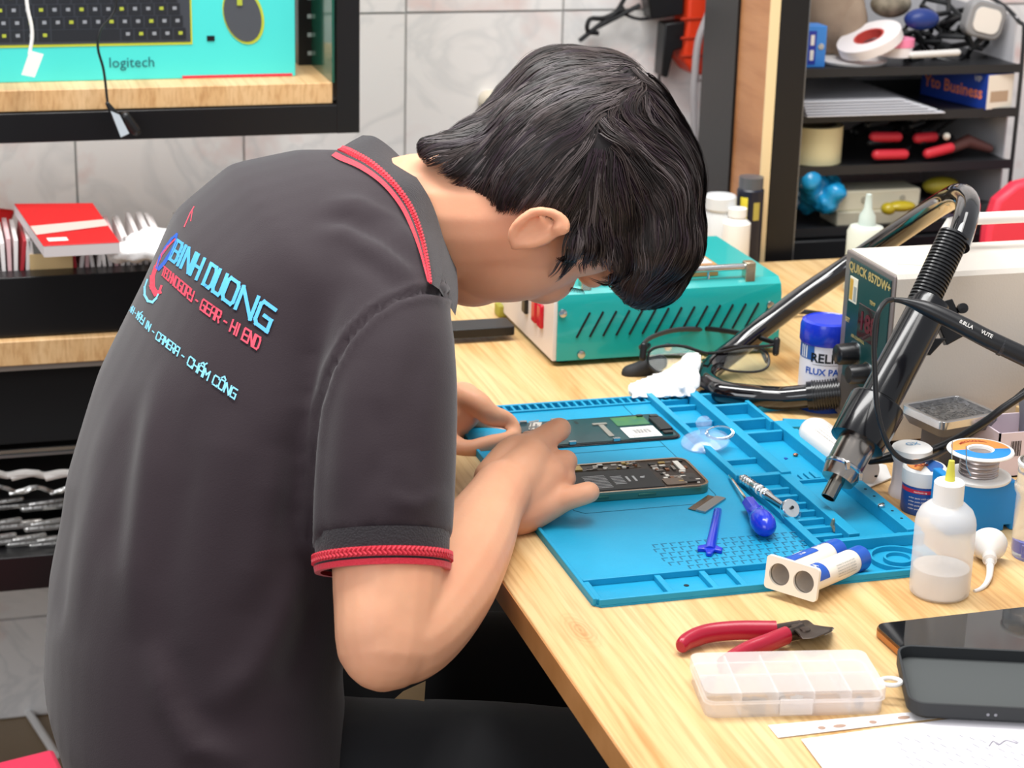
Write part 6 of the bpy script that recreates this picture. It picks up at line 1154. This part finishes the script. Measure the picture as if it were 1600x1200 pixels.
# rack posts behind the desk
YP = 2.262; wp_ = lambda px, py, y=YP: WY(px, py, y)
t = thing('tool_rack', 'tall black and oak rack post standing behind the desk', 'rack', (wp_(1240, 407).x, YP, 0)); inv = Matrix.Translation(-t.location); ta = Matrix.Translation((0, 0, 0))
x0_, x1_ = wp_(1212, 150).x, wp_(1256, 150).x; part('front_post', MB().bx(x0_, x1_, YP, YP+.04, 0, 2.2).xf(inv), black, t, bevel=.001); x2_ = wp_(1196, 150).x; part('oak_panel', MB().bx(x2_, x0_-.0005, YP+.002, YP+.095, .2, 2.2).xf(inv), wood_mat('panel_wood', 'C98F62', 'BE8355', 'A86E42', 0), t, bevel=.001)
part('panel_edge', MB().bx(x2_-.0002, x0_-.0008, YP, YP+.0022, .2, 2.2).xf(inv), M('pale_edge', 'E9CFA0', .5), t, label='pale front edge of the oak panel'); part('rear_post', MB().bx(x2_+.0, x0_+.02, YP+.097, YP+.20, 0, 2.2).xf(inv), black, t); part('edge_strip', MB().bx(x1_, x1_+.0025, YP+.004, YP+.038, 0, 2.2).xf(inv), M('strip_grey', '8A8D90', .3, metal=.6), t)
part('rear_panel', MB().bx(x2_-.004, x2_, YP+.092, YP+.202, .2, 2.2).xf(inv), black, t)  # thin black plate on the left face of the rear post
# bottles behind the machine
def lb(name, label, px, r, prof, mat_, extra=None, py=412):
    a = T(px, py); t = thing(name, label, 'bottle' if 'bottle' in name else 'jar', a); part('body', MB().lathe(prof, n=28), mat_, t)
    if extra: extra(t)
lb('white_jar', 'white round jar behind the turquoise machine', 1120, .016, [(.018, 0), (.019, .002), (.019, .062), (.017, .066), (.017, .068), (.0195, .070), (.0195, .084), (.018, .086), (.0001, .086)], M('jar_grey_white', 'D9DBDD', .25))
lb('white_bottle', 'small white bottle between the white jar and the dark bottle', 1147, .014, [(.016, 0), (.017, .002), (.017, .056), (.010, .062), (.010, .064), (.0115, .064), (.0115, .074), (.0001, .075)], white, py=418)
def yl(t):
    an = cam_ang(t.location); 
    for z in (.055, ): wrap(t, 'yellow_mark', .0165, z, z+.028, an-.75, an-.15, M('mark_yellow', 'E2CF3A', .5)); wrap(t, 'gold_mark', .0165, z, z+.022, an+.3, an+.8, M('mark_gold', 'B3A24A', .5))
    part('cap', MB().lathe([(.0150, .092), (.0150, .106), (.0001, .107)], n=24), M('cap_grey', '55565A', .3), t)
lb('dark_bottle', 'dark navy bottle with yellow marks at the foot of the rack', 1166, .016, [(.016, 0), (.0165, .002), (.0165, .090), (.014, .093), (.0001, .093)], M('dark_navy', '101427', .35), yl, py=408)
# ================================================================ organizer rack at upper right
YO = 2.34; wo = lambda px, py, y=YO: WY(px, py, y); xa, xb = wo(1232, 150).x, wo(1588, 180).x; YOb = YO+.24
ZS = [wo(1420, y).z for y in (106, 176, 258, 352)]
t = thing('document_organizer', 'black shelf organizer filled with tapes and tools at the upper right', 'organizer', ((xa+xb)/2, YO, 0)); inv = Matrix.Translation(-t.location); mesh_b = M('mesh_black', '222326', .45); pg = M('panel_pale', 'C9C8CC', .6)
def po(name, b, mat_=mesh_b, **k): return part(name, MB().bx(*b).xf(inv), mat_, t, **k)
for i, z in enumerate(ZS): po('shelf', (xa, xb, YO, YOb, z-.006, z)); po('shelf_lip', (xa, xb, YO-.003, YO, z-.009, z+(.003 if i else .002)))
po('back_panel', (xa, xb, YOb, YOb+.006, ZS[3]-.12, ZS[0]+.20), pg, label='pale back panel'); po('side_panel', (xb-.002, xb, YO+.02, YOb, ZS[3]-.02, ZS[0]+.06), pg, label='pale side panel')
part('side_frame', MB().tube(spline([V(xb, YO, ZS[3]-.02), V(xb, YO, ZS[0]+.02), V(xb, YO+.02, ZS[0]+.055), V(xb-.0, YO+.10, ZS[0]+.075), V(xb, YOb, ZS[0]+.08)], 5), .0028, 8).xf(inv), mesh_b, t)
po('drawer', (xa, xb-.03, YO-.01, YOb, ZS[3]-.085, ZS[3]-.012), M('drawer_black', '18191C', .4), bevel=.002); po('base_cabinet', (xa-.01, xb+.02, YO-.015, YOb, 0, ZS[3]-.088), voidm)
def on(name, label, cat, m_, mat_, group=None, bevel=0, kind=None): return single(name, m_, mat_, label, cat, group, bevel)
z = ZS[0]; a = V(wo(1284, 94).x, YO+.02, z); t = thing('blue_box', 'small blue and white box standing at the left of the top shelf', 'box', a); part('box', MB().bx(-.014, .014, 0, .03, 0, .052), M('box_sky', '3F8BE0', .4), t, bevel=.0008); part('panel', MB().bx(-.0105, .000, -.0006, 0, .004, .046), M('navy_print', '2B3AA8', .5), t)
for k in range(2): part('white_mark', MB().bx(-.008, -.003, -.001, -.0006, .009+.019*k, .022+.019*k), white, t); part('white_mark', MB().ell((.007, -.0006, .026), (.004, .0005, .004)), white, t)
m_ = MB(); m_.ell(wo(1300, 22, YO+.10)+V(0, 0, 0), (.045, .035, .055)); m_.ell(wo(1320, 40, YO+.09), (.03, .03, .045)); on('brown_pouch', 'brown cloth pouch behind the blue box', 'pouch', m_, M('pouch_brown', '8F7A68', .8, noise=(30, .5, 'A8937E')))
def roll(name, label, c, axis, R1, R0, hh, mat_, mat2=None, cat='tape'):
    t = thing(name, label, cat, c); part('tape', MB().lathe([(R0, 0), (R1, 0), (R1, hh), (R0, hh), (R0, 0)], (0, 0, 0), axis, 40, caps=False), mat_, t)
    if mat2: part('core', MB().lathe([(R0, -.0003), (R0*1.12, -.0003), (R0*1.12, hh+.0003), (R0, hh+.0003), (R0*.96, hh), (R0*.96, 0), (R0, -.0003)], (0, 0, 0), axis, 32, caps=False), mat2, t)
    return t
roll('tape_roll', 'white tape roll with red print leaning on the top shelf', wo(1362, 62, YO+.03)+V(0, 0, -.006), V(-.42, -.1, .9), .042, .018, .012, M('tape_white', 'EDE6E6', .4), M('tape_red', 'C0443E', .5))
roll('tape_roll', 'small pink and white tape roll on the top shelf', wo(1398, 88, YO+.03)+V(0, 0, .001), V(0, 0, 1), .022, .010, .012, M('tape_white', 'EDE6E6', .4)); roll('tape_roll', 'pink tape roll stacked on the small white tape roll', wo(1400, 88, YO+.03)+V(0, 0, .0135), V(0, 0, 1), .022, .010, .010, M('tape_pink', 'F48AAE', .4))
on('flat_disc', 'flat white lid lying under the tape rolls', 'lid', MB().lathe([(.045, 0), (.046, .003), (.0001, .004)], wo(1330, 96, YO+.05), n=32), M('lid_white', 'D8D4D2', .5)); m_ = MB(); m_.caps([wo(1425, 86, YO+.01)+V(0, 0, .0), wo(1496, 82, YO+.01)+V(0, 0, .0)], .0045, 10); on('white_stylus', 'white slim rod lying at the front of the top shelf', 'rod', m_, M('rod_white', 'D9D6D2', .4))
for k in range(7):
    m_ = MB(); c_ = wo(1430+17*k, 62-((k*13) % 30), YO+.06+.015*(k % 3)); m_.tube([c_+V(.030*math.cos(u*1.05+k)*(1-.04*u), .018*math.sin(u*1.3), .013*math.sin(u*1.05+k)+.003*u*((k % 3)-1)) for u in range(13)], .0038, 8); on('black_cable', 'coil of black cable heaped on the top shelf', 'cable', m_, M('cable_black', '17181A', .35), group='black cables heaped on the top shelf')
m_ = MB().ell(wo(1440, 30, YO+.04), (.024, .016, .014)); on('blue_plug', 'dark blue oval connector among the black cables', 'connector', m_, M('plug_blue', '1C3478', .4)); m_ = MB().ell(wo(1392, 6, YO+.08), (.028, .02, .018)); on('beige_pouch', 'striped beige bundle at the top of the upper shelf', 'bundle', m_, M('bundle', '9C917E', .7, noise=(60, .4, '5F5748')))
m_ = MB(); m_.prism(rrect(.055, .048, .014, 5), 0, .02, X=(.97, 0, -.22), Y=(.22, 0, .97), O=wo(1542, 32, YO+.03)+V(0, .02, 0)); t0_ = thing('white_charger', 'white rounded charger brick at the right of the top shelf', 'charger', wo(1542, 32, YO+.03)); inv = Matrix.Translation(-t0_.location); part('shell', m_.xf(inv), M('charger_grey', '8E8D8E', .4), t0_, bevel=.003); m_ = MB(); m_.prism(rrect(.038, .032, .010, 5), 0, .003, X=(.97, 0, -.22), Y=(.22, 0, .97), O=wo(1542, 32, YO+.03)+V(0, .001, 0)); part('face', m_.xf(inv), M('charger_white', 'E8E2DA', .4), t0_)
# second shelf: papers and navy box
z = ZS[1]; m_ = MB()
t0_ = thing('paper_stack', 'stack of white papers curling over the second shelf', 'papers', wo(1360, 178, YO-.01)); inv = Matrix.Translation(-t0_.location)
for k in range(6): m_ = MB(); xx0, xx1 = wo(1256, 150).x, wo(1470, 150).x; m_.loft([[V(x, YO-.015+.003*k, z+.001+.003*k+.0012), V(x, YO-.015+.003*k, z+.001+.003*k), V(x, YO+.17, z+.001+.003*k), V(x, YO+.17, z+.001+.003*k+.0012)] for x in (xx0, xx0+(xx1-xx0)*.5, xx1-.01*k)]); part('sheet', m_.xf(inv), M('paper_grey', 'D6D6DC', .6), t0_, smooth=0)
ca_, cb_ = wo(1438, 140, YO+.12), wo(1540, 165, YO-.005); dx = V(cb_.x-ca_.x, cb_.y-ca_.y, 0).normalized(); dy_ = V(-dx.y, dx.x, 0); Ln = (V(cb_.x, cb_.y, 0)-V(ca_.x, ca_.y, 0)).length; a = V(ca_.x, ca_.y, z+.001)
t = thing('navy_box', 'navy blue box with orange lettering on the second shelf', 'box', a); Mloc = Matrix(((dx.x, dy_.x, 0, 0), (dx.y, dy_.y, 0, 0), (0, 0, 1, 0), (0, 0, 0, 1)))
part('box', MB().bx(0, Ln, 0, .045, 0, .046).xf(Mloc), M('box_navy', '1B3A92', .4), t, bevel=.0006); part('box_end', MB().bx(Ln, Ln+.0006, .001, .044, .001, .045).xf(Mloc), M('box_cream', 'EFE6D6', .5), t); part('end_print', MB().bx(Ln+.0006, Ln+.0010, .006, .036, .010, .024).xf(Mloc), M('end_tan', 'B99F84', .5), t)
m_ = text_mb('Yto Business', .022, lambda x, y: Mloc @ V(Ln*.50+x, -.0006, .020+y), .02); part('lettering', m_, M('print_orange', 'E8825A', .5), t, smooth=0); m_ = text_mb('VIP', .010, lambda x, y: Mloc @ V(Ln*.86+x, -.0006, .038+y), .02); part('lettering', m_, M('pale_print', 'B9BABB'), t, smooth=0)
# third shelf: masking tape and pliers
z = ZS[2]; roll('masking_tape', 'big cream masking tape roll on the third shelf', V(wo(1296, 200).x, YO+.045, z+.001), V(0, 0, 1), .037, .026, .048, M('masking_cream', 'EADFB0', .5), M('core_brown', '8D7A5A', .6))
rp_ = M('grip_coral', 'D2303E', .4); db = M('tool_dark', '1C1D20', .4)
for k, (x0p, y0p, x1p, y1p) in enumerate(((1366, 214, 1402, 214), (1434, 216, 1458, 214), (1370, 242, 1412, 241), (1450, 240, 1484, 231))):
    a = wo(x0p, y0p, YO+.03 if k < 2 else YO+.01); b = wo(x1p, y1p, YO+.03 if k < 2 else YO+.01); t = thing('pliers', ['black pliers with a red grip, upper left of the four on the third shelf', 'black pliers with a short red grip, upper right of the four on the third shelf', 'black pliers with a red grip, lower left of the four on the third shelf', 'black pliers with a tilted red grip, lower right of the four on the third shelf'][k], 'pliers', a, group='pliers on the third shelf'); e_ = (b-a)
    part('grip', MB().caps([V(0, 0, 0), e_], .0070, 12), rp_, t, label='red grip'); part('arm', MB().tube([e_*.9, e_*1.6+V(0, .03, .004)], [.005, .003], 8), db, t); part('head', MB().caps([e_*.3+V(0, .03, .018), e_*1.1+V(.0, .05, .022)], [.010, .006], 10), db, t); part('grip', MB().caps([V(0, .02, .012), e_*.8+V(0, .025, .014)], .0055, 10), db, t, label='black grip')
for k in range(6): m_ = MB(); c_ = wo(1360+24*k, 198-((k*5) % 9), YO+.09); m_.caps([c_+V(-.02, 0, -.006), c_+V(.02, .01, .008)], [.008, .005], 10); on('black_tool', 'black handled tool in the heap behind the pliers', 'tool', m_, db, group='black tools heaped behind the pliers')
m_ = MB().caps([wo(1486, 232, YO+.03), wo(1512, 220, YO+.03), wo(1545, 232, YO+.03)], [.007, .009, .006], 12); on('brown_pliers', 'brown handled tool at the right end of the third shelf', 'tool', m_, M('tool_brown', '6A4440', .5)); m_ = MB().ell(wo(1479, 213, YO+.01), (.005, .005, .005)); on('silver_ball', 'small pale round cap between the pliers', 'cap', m_, M('ball', 'DDD8CC', .3))
# bottom shelf
z = ZS[3]; m_ = MB()
for q_ in range(9): m_.ell(wo(1262+14*(q_ % 4), 284+16*(q_//3), YO+.01+.02*(q_ % 3)), (.017, .02, .017))
bme = remesh(m_, .004, 3, 'bluebag'); nv = len(bme.vertices); co = np.empty(nv*3); bme.vertices.foreach_get('co', co); co = co.reshape(-1, 3); no = np.empty(nv*3); bme.vertices.foreach_get('normal', no); no = no.reshape(-1, 3); pts_ = rng.uniform(co.min(0), co.max(0), (50, 3)); dist = np.sqrt(((co[:, None]-pts_[None])**2).sum(2)); dist.sort(1); co += no*(.006*np.clip((dist[:, 1]-dist[:, 0])/.012, 0, 1)-.003)[:, None]
c_ = V(*co.mean(0)); c_.z = z+.0005; co[:, 2] = np.maximum(co[:, 2], c_.z); co -= np.array(c_); bme.vertices.foreach_set('co', co.ravel()); bme.update(); bme.materials.append(M('bag_blue', '0F8FD0', .25, spec=.7, noise=(40, .4, '2FB0E8'))); o = link('blue_plastic_bag', bme); o.location = c_; meta(o, 'crumpled bright blue plastic bag on the lowest shelf', 'bag')
a = V(wo(1312, 300).x, YO+.01, z+.001); t = thing('beige_case', 'long beige plastic case on the lowest shelf', 'case', a); xl_ = wo(1445, 300).x-a.x; part('case', MB().bx(0, xl_, 0, .05, .018, .046), M('case_beige', 'D8D3BC', .45), t, bevel=.003); part('case_base', MB().bx(.002, xl_+.006, -.004, .05, 0, .019), M('case_beige2', 'BDB8A4', .5), t, bevel=.002)
for x in (.04, .095): part('latch', MB().lathe([(.004, 0), (.004, .001)], (x, -.0005, .034), (0, -1, 0), 14), M('latch_grey', 'A8A493', .5), t)
m_ = MB().ell(wo(1408, 322, YO-.02)+V(0, 0, 0), (.020, .012, .007)); m_.ell(wo(1388, 326, YO-.02), (.010, .01, .008)); on('yellow_clip', 'yellow clear clip in front of the beige case', 'clip', m_, M('yellow_clear', 'C9B42E', .2, trans=.3)); m_ = MB().ell(wo(1470, 290, YO+.02), (.026, .015, .012)); on('yellow_tape', 'dull yellow bundle right of the beige case', 'bundle', m_, M('dull_yellow', '8F8424', .5))
for k, (x, y) in enumerate(((1455, 322), (1490, 318), (1525, 326), (1480, 345), (1520, 350))): m_ = MB(); m_.box(wo(x, y, YO+.01), (.036, .03, .018), .3*k); on('black_part', 'small black box on the lowest shelf, right half', 'box', m_, db, group='small black boxes on the lowest shelf', bevel=.002)
m_ = MB().lathe([(.020, 0), (.021, .002), (.021, .014), (.0001, .015)], V(wo(1492, 305, YO-.002).x, YO+.012, ZS[3]+.0215), (0, -1, 0), n=28); t = single('violet_disc', m_, M('violet_clear', 'B9BCE4', .15, trans=.5), 'pale violet round disc just behind the top of the air hose', 'cap')
# squeeze bottle behind the station
a = T(1346, 455); t = thing('glue_bottle', 'translucent white glue bottle with a nozzle behind the grey station', 'bottle', a); part('body', MB().lathe([(.020, 0), (.0220, .003), (.0220, .072), (.019, .078), (.010, .080)], n=32), M('glue_white', 'E9EEE2', .35, trans=.2), t); part('nozzle', MB().lathe([(.0105, .079), (.0095, .091), (.0050, .099), (.0035, .116), (.0001, .117)], n=24), M('nozzle_white', 'DDEBE4', .3, trans=.3), t)
# red chair back
m_ = MB(); m_.prism([(-.055, -.30), (-.055, -.02), (-.045, .018), (-.02, .038), (.02, .046), (.25, .046), (.25, -.30)], -.012, .012, X=(1, 0, 0), Y=(0, 0, 1)); c_ = WY(1600, 330, 2.24); m_.xf(Matrix.Translation(c_)); t = thing('red_chair', 'coral red chair back at the right edge behind the station', 'chair', (c_.x+.1, 2.24, 0)); inv = Matrix.Translation(-t.location); part('backrest', m_.xf(inv), M('coral_red', 'E5384E', .45), t, bevel=.006)
for x in (.0, .2): part('leg', MB().tube([V(c_.x+x, 2.25, c_.z-.3), V(c_.x+x, 2.25, 0)], .012, 10).xf(inv), black, t)
part('seat', MB().bx(c_.x-.02, c_.x+.25, 2.25, 2.33, c_.z-.32, c_.z-.295).xf(inv), M('coral_red', 'E5384E', .45), t, bevel=.004)
# shelf organizer stands on the floor cabinet; plain pale wall beyond the tiles is part of the room

m_ = MB(); m_.loft([[at(x, y, d+dz) for x, y, d in ((588, 1117, 1.555), (622, 1119, 1.555), (662, 1109, 1.56), (665, 1064, 1.62), (630, 1080, 1.60))] for dz in (0, .004)]); single('cardboard_scrap', m_, M('kraft', 'CDAE7E', .7), 'tan cardboard scrap on the black trousers just under the elbow', 'cardboard')
